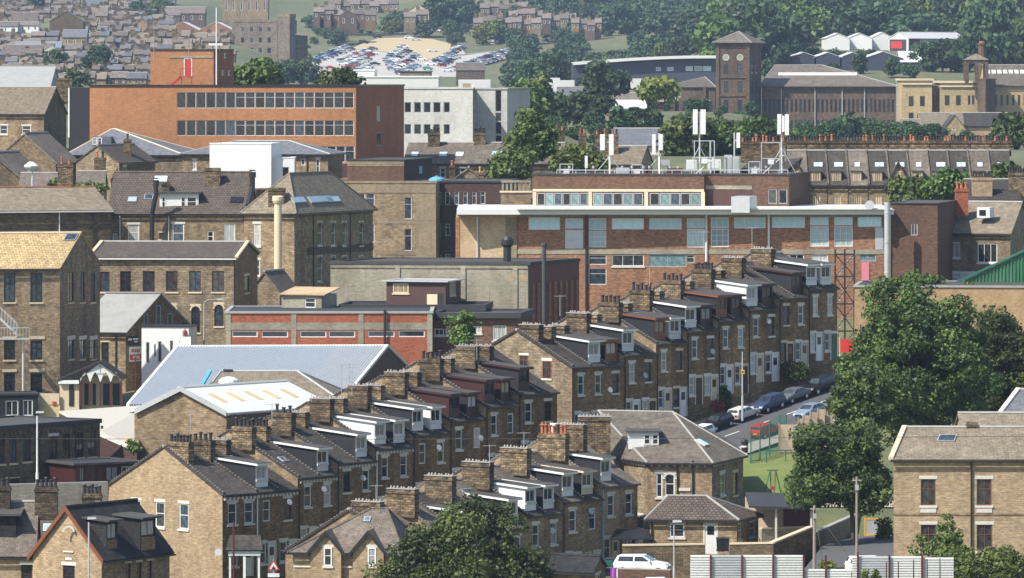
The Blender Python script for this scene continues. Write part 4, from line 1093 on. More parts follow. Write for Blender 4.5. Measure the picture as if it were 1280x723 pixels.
# ---------------------------------------------------------------- left foreground works and sheds
b = Bld('victorian_workshop', 'sooty flat roofed Victorian workshop with tall narrow windows on the left', 'workshop', (-20,507), (125,519), 9, 612, 529, 'sandstone_sooty')
b.win(0, [(0,547,6,580),(12.5,546,21,579),(29,546,39,577),(61,542,72,575),(78,542,88,574),(95,540,104.5,572),(110,538,120,571)], 'darkred')
b.boxpx('lintel_band', 0, 60, 542, 73, 545, -.03, .06, 'stone_white')
b.win(0, [(13,598,24,607),(79,592,89,604)], 'dark'); b.walls()
b.flat('felt', 'felt_black', th=.35); b.pipe(0, 48); b.pipe(0, 94)
m = MB(); 
for k in range(26): c = b.pt(0, .3+.58*k, b.zt-b.zb-.35, .1); m.box(c[0]-.09,c[1]-.1,c[2]-.12,c[0]+.09,c[1]+.1,c[2]+.12)
b.part('cornice_bracket', m, 'sandstone_sooty')
b = Bld('lean_to', 'low dark red timber lean-to with flat black roof behind the gable end house', 'lean-to', (94,508), (176,511), 5, 612, 579, 'red_brown')
b.win(0, [(99,584,106,602),(114,584,121,602),(132,583,148,602)], 'brownd'); b.win(0, [(152,583,165,600)], 'wcase'); b.walls(); b.flat('felt_black','felt', oh=.3)
b = Bld('garden_wall', 'pale rendered yard wall behind the near chimney stacks on the left', 'wall', (10,481), (135,484), .4, 680, 604, 'concrete', ground=False); b.walls(); b.flat('concrete_grey','concrete_grey', cope=False)
# mono-pitch white roof
c4 = [W(74,514,545), W(187,506,553), W(171,562,518), (W(123,541,524))]
T = thing('white_roofed_shed', 'shed with big pale sloping roof and tan skylight strips left of the stone gable', 'shed', (c4[3][0], c4[3][1], ZZ(590,520)))
m = MB(); pts = [c4[3], c4[2], c4[1], c4[0]]; m.plate(pts, .15); rf = shift(m, tuple(T.location)).build('roof', 'cream_roof', T)
m = MB()
for a, b2 in zip(pts, pts[1:] + pts[:1]): m.face([(a[0],a[1],a[2]-9),(b2[0],b2[1],b2[2]-9),(b2[0],b2[1],b2[2]-.14),(a[0],a[1],a[2]-.14)])
shift(m, tuple(T.location)).build('wall', 'brick_purple', T)
A_ = [np.array(q) for q in pts]
for t in (.28,.62):
    m = MB(); f_ = lambda u, v: (A_[0]*(1-u)+A_[1]*u)*(1-v)+(A_[3]*(1-u)+A_[2]*u)*v
    q = [f_(t,.06), f_(t+.2,.06), f_(t+.2,.3), f_(t,.3)]; m.plate([p_+np.array((0,0,.05)) for p_ in q], .04); shift(m, tuple(T.location)).build('rooflight', 'plywood', T)
m = MB()
for a, b2 in ((pts[0],pts[1]),(pts[1],pts[2])):
    a, b2 = np.array(a), np.array(b2); m.obox((a+b2)/2-np.array((0,.1,.05)), (b2-a)/2, np.array((0,.04,0)), np.array((0,0,.2)))
shift(m, tuple(T.location)).build('fascia', 'white_roof', T)
# stone gabled shed with white sheet roof
b = Bld('stone_shed', 'stone gabled shed with white sheet roof and pale yellow rooflights', 'shed', (168,524), (283,521), 9, 575, 517, 'sandstone', back=(8.2,11))
b.gable(ZZ(487,522.5), 'white_roof', axis='y', oh=.2, verge=.2, ridge='white_roof', gutter='grey_paint'); b.walls()
bx = b.plane
for k in range(5):
    o = np.array(b.P[1]+(b.zt+.16,)); e = np.array(b.P[2]+(b.zt+.16,)); rr0 = np.array(((b.P[0][0]+b.P[1][0])/2,(b.P[0][1]+b.P[1][1])/2,b.zr+.16)); rr1 = rr0+(e-o)
    f_ = lambda u, v: (o*(1-u)+e*u)*(1-v)+(rr0*(1-u)+rr1*u)*v
    t = .12+.17*k; m = MB(); m.plate([f_(t,.35),f_(t+.05,.35),f_(t+.05,.7),f_(t,.7)], .03); b.part('rooflight', m, 'plywood')
m = MB()
for q in (b.P[0],b.P[1]):
    a0 = np.array((q[0]-.0,q[1]-.3,b.zt+.0)); a1 = np.array((rr0[0],rr0[1]-.3,b.zr+.08)); m.obox((a0+a1)/2,(a1-a0)/2,np.array((0,.06,0)),np.array((0,0,.22)))
b.part('bargeboard', m, 'grey_paint')
# grey roofed house behind, with cyan gutter
b = Bld('grey_roofed_shed', 'shed with brown grey roof and white dome rooflight before the blue metal roof', 'shed', (254,541), (420,541), 14, 540, 500, 'sandstone_grey')
b.hip(ZZ(466,548), 'stone_slate_grey', insl=1.2, insr=3.5, hipmat='grey_paint')
m = MB(); a0 = np.array(W(248,490,540)); a1 = np.array(W(263,464,547)); m.obox((a0+a1)/2,(a1-a0)/2,(.12,0,0),(0,0,.12)); b.part('verge_trim', m, 'cyan_paint')
x, y, z = W(286,479,544); m = MB(); m.lathe([(.9,0),(.85,.25),(.6,.45),(.2,.55)], 12, (x,y,z)); b.part('dome_rooflight', m, 'white_roof'); b.walls()
x, y, z = W(285,467,548); m = MB(); m.box(x-.4,y-.3,z-.3,x+.4,y+.3,z+.35); b.part('ridge_vent', m, 'black_paint')
# ribbed metal roof warehouse
r0, r1 = W(222,434,575), W(484,433,575); e0 = W(160,507,561); e1 = W(424,506,561)
d = (r0[0]-e0[0], r0[1]-e0[1]); k0 = (r0[0]+d[0], r0[1]+d[1], e0[2]); k1 = (r1[0]+d[0], r1[1]+d[1], e1[2])
T = thing('metal_roof_warehouse', 'long warehouse with ribbed blue grey metal roof in front of red brick building', 'warehouse', (e0[0], e0[1], e0[2]-4))
lp_ = lambda p, q, t: tuple(p[i]+(q[i]-p[i])*t for i in range(3))
m = MB(); m.corrugated(e0, lp_(e0,e1,.77), lp_(r0,r1,.77), r0, 58, .13, tri=True); rf = shift(m, tuple(T.location)).build('roof', 'metal_roof', T)
m = MB(); m.corrugated(lp_(e0,e1,.77), e1, r1, lp_(r0,r1,.77), 17, .13, tri=True); shift(m, tuple(T.location)).build('roof', 'galvanised', T)
m = MB(); m.corrugated(k1, k0, r0, r1, 75, .13, tri=True); shift(m, tuple(T.location)).build('roof', 'metal_roof', T)
m = MB()
for a, b2 in ((e0,r0),(r0,k0),(e1,r1),(r1,k1),(r0,r1)):
    a, b2 = np.array(a), np.array(b2); m.obox((a+b2)/2+np.array((0,0,.05)), (b2-a)/2, np.array((.14,0,0)) if a is not r0 or True else 0, np.array((0,.05,.12)))
shift(m, tuple(T.location)).build('verge_trim', 'white_roof', T)
m = MB()
for a, b2 in ((e1,k1),(k1,k0),(k0,e0),(e0,e1)): m.face([(a[0],a[1],a[2]-8),(b2[0],b2[1],b2[2]-8),(b2[0],b2[1],b2[2]-.12),(a[0],a[1],a[2]-.12)])
m.face([(e1[0],e1[1],e1[2]-.12),(k1[0],k1[1],k1[2]-.12),(r1[0],r1[1],r1[2]-.12)]); m.face([(k0[0],k0[1],k0[2]-.12),(e0[0],e0[1],e0[2]-.12),(r0[0],r0[1],r0[2]-.12)])
shift(m, tuple(T.location)).build('wall', 'dark_wood', T)
for q in (e0,e1,k0,k1): GROUND.append((q[0],q[1],q[2]-6))
# ---------------------------------------------------------------- left warehouse etc
b = Bld('stone_warehouse', 'tall stone warehouse with honey coloured stone slate roof at left edge', 'warehouse', (-40,598), (75,600), 12, 525, 335.5, 'sandstone', side=(125,612))
for y in ((341,378),(426,450),(467,491)): b.win(0, [(5,y[0],19,y[1]),(38,y[0],53,y[1])], 'milld')
for y in ((340,378),(425,449)): b.win(1, [(85,y[0],92,y[1]),(99.5,y[0],106,y[1]),(113,y[0],119,y[1])], 'milld')
for y in (423,464): b.boxpx('lintel', 0, 37, y-2.5, 56, y+1, -.03, .06, 'cream_stone'); b.boxpx('lintel', 0, 3, y-2, 21, y+1, -.03, .06, 'cream_stone')
for x in (84.5,99,112.5): b.boxpx('lintel', 1, x-.5, 420.5, x+9, 424, -.03, .06, 'stone_white')
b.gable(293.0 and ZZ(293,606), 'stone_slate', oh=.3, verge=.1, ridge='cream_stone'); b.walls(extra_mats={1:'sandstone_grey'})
b.skylight(54,310,69,319,'grey_paint','glass_blue')
T = thing('fire_escape', 'grey steel fire escape stair on the tall stone warehouse', 'fire escape', W(29,497,596.5))
B0 = tuple(T.location); m = MB(); m.tube(W(29,497,596.5), W(29,424,596.5), .12); shift(m,B0).build('post','galvanised',T)
m = MB(); p0, p1 = W(-5,392,597), W(22,418,597)
for dy in (0,-1.1):
    a, c = np.array(p0)+np.array((0,dy,0)), np.array(p1)+np.array((0,dy,0)); m.obox((a+c)/2,(c-a)/2,(0,.03,0),(0,0,.12)); m.obox((a+c)/2+np.array((0,0,1)),(c-a)/2,(0,.02,0),(0,0,.03))
    for k in range(8): q = a+(c-a)*k/7; m.tube(q, q+np.array((0,0,1)), .02, n=4)
for k in range(9): q = np.array(p0)+(np.array(p1)-np.array(p0))*k/8; m.box(q[0]-.12,q[1]-1.1,q[2]-.02,q[0]+.12,q[1],q[2]+.02)
shift(m,B0).build('stair','galvanised',T)
m = MB(); a = W(-5,424,597); c = W(38,420,597); m.box(a[0],a[1]-1.3,a[2],c[0],c[1],a[2]+.1)
for k in range(12): x = a[0]+(c[0]-a[0])*k/11; m.tube((x,a[1]-1.3,a[2]),(x,a[1]-1.3,a[2]+1.1),.02,n=4)
m.box(a[0],a[1]-1.33,a[2]+1.07,c[0],a[1]-1.27,a[2]+1.13); shift(m,B0).build('platform','galvanised',T)
b = Bld('grey_extension', 'small dark grey flat roofed extension with pale framed windows at left edge', 'extension', (-25,588), (48,589), 4, 530, 494, 'cladding_slate')
b.win(0, [(7,501,23,520),(29,500,41,520)], 'wcase'); b.walls(); b.flat('felt_black','felt_black')
b = Bld('yard_fence', 'timber board fence with cream panel beside the grey extension', 'fence', (48,590), (75,590), .2, 526, 506, 'plywood', ground=False); b.walls(); b.flat('plywood', cope=False)
b.boxpx('panel', 0, 49, 492, 74, 506, -.1, .05, 'cream_stone'); b.boxpx('notice', 0, 65.5, 502, 70.5, 506.5, .06, .1, 'red_paint')
b = Bld('long_stone_building', 'long stone building with low tiled roof and red framed windows behind warehouse', 'building', (113,641), (294,640), 10, 455, 323.5, 'sandstone_grey', side=(322,655))
b.win(0, [(125,340,137,365)], 'darkred'); b.win(0, [(150,164,0,0)] and [(150,339,164,365),(178.5,339,193.5,365),(207.5,339,222,365),(236.5,339,251,365),(265,339,280,365)], 'darkred')
b.win(0, [(239,383,250,416),(268,381,279,408)], 'dark', arch='cream_stone'); b.win(0, [(209,382,220,414)], 'dark', arch='cream_stone'); b.win(1, [(305.5,345,311.5,366)], 'dark')
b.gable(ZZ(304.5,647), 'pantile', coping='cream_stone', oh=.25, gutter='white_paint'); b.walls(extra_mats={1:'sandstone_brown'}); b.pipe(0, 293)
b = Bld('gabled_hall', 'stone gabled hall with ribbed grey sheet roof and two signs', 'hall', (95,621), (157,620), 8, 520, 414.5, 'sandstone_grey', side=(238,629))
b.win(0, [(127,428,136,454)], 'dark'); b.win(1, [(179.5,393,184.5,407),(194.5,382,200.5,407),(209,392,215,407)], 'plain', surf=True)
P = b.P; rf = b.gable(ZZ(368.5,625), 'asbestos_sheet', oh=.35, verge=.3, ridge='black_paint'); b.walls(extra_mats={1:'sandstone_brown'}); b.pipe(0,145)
x0,_ = b.uv(1,160,440); 
def sign_on(b, f, x0, y0, x1, y1, mat, out=.04, name='sign_board'): return b.boxpx(name, f, x0, y0, x1, y1, out, out+.08, mat)
sign_on(b,1,158,420.5,172.5,431,'black_paint'); sign_on(b,1,160.5,434,175.5,451.5,'white_paint'); sign_on(b,1,161.3,443.5,174.7,449.5,'red_paint',.1); 
for (xa,ya,xb,yb) in ((159,423.5,163.5,425.5),(165,423,171.5,425),(166.5,426.5,171,428)): b.boxpx('lettering',1,xa,ya,xb,yb,.125,.14,'white_paint')
for k in range(5): b.boxpx('lettering',1,163+2.2*k,436.5+.3*(k%2),164.5+2.2*k,440.5,.125,.14,'red_paint'); 
for k in range(4): b.boxpx('lettering',1,164+2.3*k,444.6+.3*(k%2),165.7+2.3*k,448.4,.185,.2,'white_paint')
b = Bld('white_annexe', 'white rendered annexe with slit windows in front of gabled hall', 'annexe', (177,617), (236,616), 3, 475, 409, 'white_paint')
b.win(0, [(182.5,428,187,454),(192.7,430.5,194.8,446),(197.3,427,202,453),(212.3,426,216.5,446)], 'plain'); b.walls(); b.flat('felt_black','black_paint', th=.12)
sign_on(b,0,223.5,421,239.5,433,'tarpaulin_white',.25)
u,v = b.uv(0,224.6,428.8); text_part(b.T,'lettering','Bowerview',b.loc(b.pt(0,u,v,.36)),0,.27,'lead_blue',.004,.9)
x,y,z = b.loc(b.pt(0,b.uv(0,231,417)[0],b.uv(0,231,417)[1],.05)); m = MB(); m.lathe([(.14,-.45),(.22,-.2),(.22,.25),(.05,.45)],8,(x,y,z)); m.build('crest','lead_blue',b.T)
m = MB(); m.box(x-.09,y-.26,z-.3,x+.09,y-.2,z+.3); m.build('crest_panel','red_paint',b.T)
# porch with arches
T = thing('arched_porch', 'white gabled porch with pointed arches and dark red posts', 'porch', W(75,508,596)); B0 = tuple(T.location); Yp = 590
a0 = W(100,476,Yp); a1 = W(151,471,Yp); ap = W(125,454,Yp); zb = ZZ(508,Yp)
m = MB(); th = .12
def arch_pt(k, t):      # underside of four ogee arches
    w4 = (a1[0]-a0[0])/4; x = a0[0]+w4*(k+t); h = ZZ(479,Yp)+1.0*(1-abs(2*t-1)**1.6); return x, h
line = [arch_pt(k, t) for k in range(4) for t in np.linspace(0.04,.96,9)]
def topz(x): return ap[2]-(abs(x-ap[0])/((a1[0]-a0[0])/2))*(ap[2]-ZZ(474,Yp))
for (x0,z0),(x1,z1) in zip(line, line[1:]):
    m.hexa([(x0,Yp,z0),(x1,Yp,z1),(x1,Yp+th,z1),(x0,Yp+th,z0)],[(x0,Yp,topz(x0)),(x1,Yp,topz(x1)),(x1,Yp+th,topz(x1)),(x0,Yp+th,topz(x0))])
shift(m,B0).build('gable_board','white_paint',T)
for k in range(5):
    m = MB(); x = a0[0]+(a1[0]-a0[0])*k/4; m.box(x-.09,Yp-.02,zb,x+.09,Yp+.16,ZZ(479,Yp)+.1); shift(m,B0).build('post','maroon',T)
m = MB(); b0 = W(75,476,Yp+3); e = .25
m.plate([(a0[0]-e,Yp-.2,ZZ(475,Yp)),(ap[0],Yp-.2,ap[2]+.12),(ap[0],Yp+5,ap[2]+.12),(a0[0]-e,Yp+5,ZZ(475,Yp))][::-1][::1],.12) if False else m.hexa([(a0[0]-2.1,Yp-.1,ZZ(477,Yp)),(ap[0],Yp-.25,ap[2]),(ap[0],Yp+5,ap[2]),(a0[0]-2.1,Yp+5,ZZ(477,Yp))],[(a0[0]-2.1,Yp-.1,ZZ(477,Yp)+.14),(ap[0],Yp-.25,ap[2]+.14),(ap[0],Yp+5,ap[2]+.14),(a0[0]-2.1,Yp+5,ZZ(477,Yp)+.14)])
m.hexa([(ap[0],Yp-.25,ap[2]),(a1[0]+e,Yp-.25,ZZ(475,Yp)),(a1[0]+e,Yp+5,ZZ(475,Yp)),(ap[0],Yp+5,ap[2])],[(ap[0],Yp-.25,ap[2]+.14),(a1[0]+e,Yp-.25,ZZ(475,Yp)+.14),(a1[0]+e,Yp+5,ZZ(475,Yp)+.14),(ap[0],Yp+5,ap[2]+.14)])
shift(m,B0).build('roof','slate_dark',T)
m = MB(); m.box(a0[0]-2.0,Yp-.05,ZZ(480,Yp),a0[0]-.1,Yp+.1,ZZ(475.5,Yp)); shift(m,B0).build('fascia','white_paint',T)
m = MB(); m.box(a0[0]-1.9,Yp+.3,zb-3,a0[0]-.1,Yp+.6,ZZ(480,Yp)); m.box(a0[0],Yp+2,zb-3,a1[0],Yp+2.2,ZZ(472,Yp)); shift(m,B0).build('wall','cream_stone',T)
for xx,ww in ((86,6),(104,5),(114,4),(127,9),(139,9)):
    q = W(xx,500,Yp); m = MB(); yy = Yp+.24 if xx < 100 else Yp+1.9; m.box(q[0],yy,zb,q[0]+ww/S(Yp),yy+.05,ZZ(481,Yp)); shift(m,B0).build('door','black_paint',T)
m = MB(); q = W(125,464,Yp-.02); m.box(q[0]-.05,Yp-.03,q[2]-.1,q[0]+.05,Yp-.003,q[2]+.5); m.box(q[0]-.35,Yp-.03,q[2]-.3,q[0]+.35,Yp-.003,q[2]-.16); shift(m,B0).build('lettering','grey_paint',T)
# ---------------------------------------------------------------- red brick works and concrete works
b = Bld('brick_workshop', 'flat roofed red brick works with concrete band and narrow horizontal windows', 'workshop', (282,600), (540,600), 14, 480, 392, 'brick_red')
b.boxpx('concrete_band', 0, 282, 403.5, 540, 412.5, -.1, .03, 'concrete')
b.win(0, [(290,414,322,421.5),(327,414,360,422),(375,414,408,422),(411,414,444,422),(460,414,493,421.5),(498,413.5,531,421.5)], 'slit')
for x in (282,364,448,534): b.boxpx('pier', 0, x, 392.5, x+6.5, 440, -.1, .06, 'concrete')
b.walls(); b.flat('felt_black','concrete_grey', th=.2); b.pipe(0, 481, 388, name='flue', r=.11, out=.25)
b = Bld('low_brick_range', 'low brick range with small white windows behind the birch tree', 'building', (540,604), (645,603), 10, 470, 398, 'brick_brown')
b.win(0, [(543,411,555,419.5),(557,410.5,569.5,419),(592,408,602,417)], 'wcase'); b.win(0, [(616,407,633,426)], 'wthree'); b.walls(); b.flat('felt','felt_black', th=.5, oh=.5)
b = Bld('upper_deck', 'flat black felted roof deck between concrete works and red brick works', 'roof deck', (425,612), (606,611), 9, 470, 389, 'concrete_brown'); b.walls(); b.flat('felt_black','felt_black', th=.6)
b = Bld('concrete_works', 'large grey concrete works with rusty red panelled side', 'works', (413,625), (662,622), 20, 455, 331.5, 'concrete', side=(724,634))
for x in (494,576,641): b.boxpx('pier', 0, x, 333, x+6, 400, -.1, .12, 'concrete')
b.boxpx('beam', 0, 413, 331.5, 662, 336, -.1, .09, 'concrete'); b.boxpx('patch', 0, 636, 344, 660, 352, -.1, .015, 'render_pink')
b.walls(extra_mats={1:'rust_sheet'}); b.flat('felt','felt', th=.3)
m = MB(); L = b.fr(1)[3]; h = b.zt-b.zb
for k in range(9): u = L*(k+.5)/9; q = [b.pt(1,u-.25,0,.12),b.pt(1,u+.25,0,.12),b.pt(1,u+.25,0,-.02),b.pt(1,u-.25,0,-.02)]; m.hexa(q,[(x,y,z+h-1.8) for x,y,z in q])
b.part('rib', m, 'brick_old'); b.pipe(0, 661)
T = thing('roof_flue', 'black capped flue rising beside the pink rendered wall', 'flue', W(634,328,627)); h = (328-296)/S(627)
m = MB(); m.lathe([(.38,-2),(.38,h-1.0),(.62,h-.8),(.62,h-.3),(.4,h)],12); m.build('pipe','black_paint',T)
T = thing('roof_flue', 'thin grey flue with small cap in front of rusty wall', 'flue', W(680,392,618)); h = (392-304)/S(618)
m = MB(); m.lathe([(.2,-2),(.2,h-.3),(.3,h-.25),(.3,h)],10); m.build('pipe','felt',T)
b = Bld('timber_shed', 'dark brown timber shed on roof deck in front of concrete works', 'shed', (483,617), (557,615), 5, 390, 353, 'dark_wood', side=(576,621), ground=False)
b.win(0, [(491.5,354.5,511,366.5)], 'boarded', surf=True); b.boxpx('door', 0, 534, 368, 547, 384, .01, .08, 'cream_stone'); b.boxpx('doorway', 0, 547.5, 367, 554, 384, -.1,.02,'black_paint'); b.win(1, [(562,351,569,369)], 'boarded', surf=True)
b.walls(); b.flat('galvanised','galvanised', th=.12, oh=.35)
b = Bld('rendered_shed', 'small rendered shed with pinkish lean-to roof on the brick works roof', 'shed', (352,611), (402,610), 5, 396, 369, 'concrete', side=(421,614), ground=False)
b.win(0, [(381,372.5,394.5,385)], 'whiteplain'); b.walls(); m = MB(); P=b.P
m.hexa([(P[0][0]-.2,P[0][1]-.3,b.zt+.0),(P[1][0]+.3,P[1][1]-.3,b.zt-.05),(P[2][0]+.3,P[2][1],b.zt+.5),(P[3][0]-.2,P[3][1],b.zt+.55)],[(P[0][0]-.2,P[0][1]-.3,b.zt+.1),(P[1][0]+.3,P[1][1]-.3,b.zt+.05),(P[2][0]+.3,P[2][1],b.zt+.6),(P[3][0]-.2,P[3][1],b.zt+.65)]); b.part('roof', m, 'render_pink')
# ---------------------------------------------------------------- stone building with flues, round arched wing
b = Bld('stone_tenement', 'stone building with brown tile roof, white box dormer and black flues', 'building', (135,690), (305,689), 13, 390, 267, 'sandstone')
b.win(0, [(141,292,147,304)], 'whiteplain'); b.win(0, [(160,281,174,303)], 'white'); b.win(0, [(199,291,204,299)], 'dark'); b.win(0, [(215.5,280,230,306)], 'white'); b.win(0, [(259,289,267,304)], 'whiteplain'); b.win(0, [(280,280,294,306)], 'wcase')
b.gable(ZZ(217,696), 'pantile', oh=.3, ridge='slate_brown'); b.walls(); b.pipe(0,150,mat='white_paint'); b.pipe(0,211,mat='white_paint')
for r, f_, p_ in (((193,221,209,228),'stone_white','glass_sky'),((160,247,171,253),'grey_paint','glass_sky'),((180.5,243.5,191.5,249.5),'grey_paint','glass_blue'),((288,247,304,254),'black_paint','glass_dark')): b.skylight(*r, f_, p_)
x0, y0, z0 = W(199.5,264,690.5); x1 = W(248,264,690.5)[0]; m = MB(); H_ = 24/S(690); m.box(x0,y0,z0-.3,x1,y0+5,z0+H_-.2); dm = b.part('dormer', m, 'white_paint')
m = MB(); m.box(x0-.3,y0-.35,z0+H_-.2,x1+.3,y0+5,z0+H_); b.part('dormer_roof', m, 'felt', dm)
for xa, xb in ((202,207),(226,232),(233.5,246)):
    u0 = W(xa,0,690.5)[0]; u1 = W(xb,0,690.5)[0]; w_ = window(dm, b.loc((u0,y0,z0+.35)), 0, u1-u0, H_-.9, 'whiteplain', True, 'glass_dark', name='dormer_window')
    for c in list(w_.children): c.parent = dm; c.location = w_.location
b.stack(266, 210, 252, 19, 694, t=1.2, pots=0); b.stack(207, 228, 243, 10, 693, t=.9)
def flue(label, pts, r, mat='black_paint', Y0=None):
    P_ = [W(*q) for q in pts]; T = thing('roof_flue', label, 'flue', P_[0]); m = MB(); m.path(P_, r, 10)
    e = np.array(P_[-1]); m.tube(e-np.array((0,0,.1)), e+np.array((0,0,.5)), r*1.35, r*1.35, 10); m.tube(e+np.array((0,0,.6)), e+np.array((0,0,.75)), r*1.5, r*.8, 10)
    shift(m, P_[0]).build('pipe', mat, T); return T
flue('fat black flue bending up over the eaves beside the white dormer', [(190,305,688.5),(190,268,688.5),(195,243,688.2),(195,231,688.2)], .26)
flue('black flue on tile roof right of the stone chimney stack', [(310,258,690),(315.5,235,692),(315.5,221,692)], .3)
b = Bld('arched_wing', 'stone wing with hipped slate roof and tall round arched windows', 'building', (305,688.5), (368,687), 10, 395, 263.5, 'sandstone', side=(466,708))
b.win(0, [(317,280,325.5,308)], 'white'); b.win(0, [(316.5,325,325,345)], 'white')
for y in ((279,307),(322,352)): b.win(1, [(397,y[0],402.5,y[1]),(413.5,y[0],419,y[1]),(427.5,y[0],432.5,y[1]),(449,y[0],454,y[1])], 'white', arch='sandstone', pane='glass_grey')
b.boxpx('string_course', 1, 384, 310, 466, 313, -.05, .08, 'sandstone_sooty')
rf = b.hip(ZZ(217,700), 'stone_slate_grey', axis='y', inset=5.5, oh=.35, hipmat='stone_slate_grey'); b.walls(extra_mats={1:'sandstone'}); b.pipe(1,391); b.pipe(1,437)
m = MB(); L = b.fr(1)[3]
for k in range(26): c = b.pt(1, L*(k+.5)/26, b.zt-b.zb-.45, .1); m.box(c[0]-.12,c[1]-.12,c[2]-.25,c[0]+.12,c[1]+.12,c[2]+.2)
b.part('cornice_bracket', m, 'sandstone')
A_, B_ = b.P[1], b.P[2]; mid = ((b.P[0][0]+b.P[1][0])/2,(b.P[0][1]+b.P[1][1])/2); tx = np.array(unit(A_,B_)[0]+(0,)); inn = np.array((-tx[1],tx[0],0)); up = inn*(b.fr(0)[3]/2)+np.array((0,0,b.zr-b.zt)); up/=np.linalg.norm(up)
for q in ((365,247,381,254),(386,246,400,254),(399,245.5,415,253),(408,246,424,253)): b.skylight(*q,'grey_paint','glass_sky',(np.array((A_[0],A_[1],b.zt+.16)),tx,up))
b.stack(346, 235, 262, 21, 689, t=1.3)
T = thing('stone_flue', 'tall cream stone flue column against the arched wing', 'flue', W(347.5,365,685)); h = (365-245)/S(685)
m = MB(); m.lathe([(.42,-3),(.4,h-.9),(.5,h-.8),(.62,h-.5),(.62,h-.1),(.5,h)],14); m.build('column','cream_stone',T)
b = Bld('long_roofed_building', 'sooty stone building with long brown stone slate roof and pale gutter', 'building', (-40,677), (139,683), 12, 400, 263, 'sandstone_sooty')
b.gable(ZZ(236,686), 'stone_slate_grey', gutter='white_paint', ridge='terracotta'); b.walls(); b.pipe(0,74,mat='white_paint'); b.pipe(0,116)
b.stack(82, 205, 237, 19, 688, t=1.0, pots=2, potmat=['terracotta'])
# small gable between column and long building
b = Bld('small_stone_house', 'little stone gable with grey roof below the cream flue column', 'house', (311,662), (350,661), 6, 400, 366, 'sandstone_grey'); b.gable(ZZ(341,661.5), 'slate_brown', axis='y'); b.walls()
# ---------------------------------------------------------------- brown modern block
b = Bld('brown_office_block', 'brown stone and concrete office block with narrow white framed windows', 'office block', (385,741), (545,739), 16, 345, 229.5, 'sandstone')
b.boxpx('concrete_panel', 0, 385, 230, 545, 242, -.1, .05, 'concrete_brown'); b.boxpx('concrete_panel', 0, 520, 242.5, 545, 340, -.1, .04, 'concrete_brown'); b.boxpx('concrete_band', 0, 469, 274.5, 520, 280, -.1, .04, 'concrete_brown')
b.boxpx('concrete_band', 0, 469, 314, 520, 319, -.1, .04, 'concrete_brown')
b.win(0, [(410,242.5,421,260),(423,242.5,433,260),(435,242.5,445,260),(446.5,242.5,456,260),(458,242.5,468,260),(505.5,247,514.5,274),(505.5,286.5,514.5,313.5),(505.5,326,514.5,335),(463.5,281,468,303),(463.5,321,468,332)], 'metal'); b.walls(); b.flat('felt','concrete_brown', th=.25)
b = Bld('dark_brick_wing', 'flat roofed dark brick wing with white framed windows beside brown block', 'office block', (545.5,742), (626,741), 15, 345, 228.5, 'brick_purple')
b.win(0, [(546.5,240,551.5,256),(556.5,240,562,256),(568,240,573.5,256),(579,240,584.5,256),(590,240,595.5,256),(600.5,239.5,606.5,255),(546.5,280,551.5,296),(557,280,562.5,295),(546.5,319,551.5,330),(557,318,562.5,329)], 'metal'); b.walls(); b.flat('felt','felt_black', th=.2); b.pipe(0,553)
b = Bld('roof_penthouse', 'brown brick penthouse on the roof of the brown block', 'penthouse', (434,749), (505,748), 9, 240, 201, 'brick_brown', side=(540,766), ground=False)
b.boxpx('parapet_band', 0, 434, 201, 505, 208, -.1, .04, 'concrete_brown'); b.boxpx('slot_window', 1, 524, 208, 527.5, 217, -.1, .03, 'blue_paint'); b.walls(extra_mats={1:'brick_purple'}); b.flat('felt','felt_black', th=.12)
T = thing('water_tank', 'blue oval tank lid on the flat roof beside penthouse', 'tank', W(546,229,744)); m = MB(); m.lathe([(.7,0),(.95,.25),(.9,.5),(.4,.72)],12); m.build('tank','blue_paint',T); m = MB(); m.tube((0,0,.7),(0,0,.85),.2); m.build('lid','blue_paint',T)
b = Bld('white_plant_box', 'plain white boxy roof extension behind the tile roofs', 'building', (262,748), (339,747), 7, 235, 180.5, 'white_paint', ground=False); b.walls(); b.flat('white_roof','white_paint', th=.12, oh=.04)
b = Bld('white_annexe', 'low white annexe with small dark window beside the plain white box', 'annexe', (339.5,748), (368,748), 6, 240, 198, 'white_paint', ground=False); b.win(0, [(353,209,361.5,221)], 'plain'); b.walls(); b.flat('white_roof','white_paint', th=.1, oh=.04)
b = Bld('hip_roofed_house', 'stone house with grey hipped roof behind the white box', 'house', (228,759), (410,757), 12, 260, 193.5, 'sandstone', ); b.win(0, [(376,199,381.5,207)], 'whiteplain'); b.win(0, [(395,199,399.5,219)], 'white'); b.win(0, [(241,200,245.5,212)], 'white'); b.hip(ZZ(177.5,765), 'slate_blue', inset=5.5, hipmat='grey_paint'); b.walls(); b.pipe(0,384)
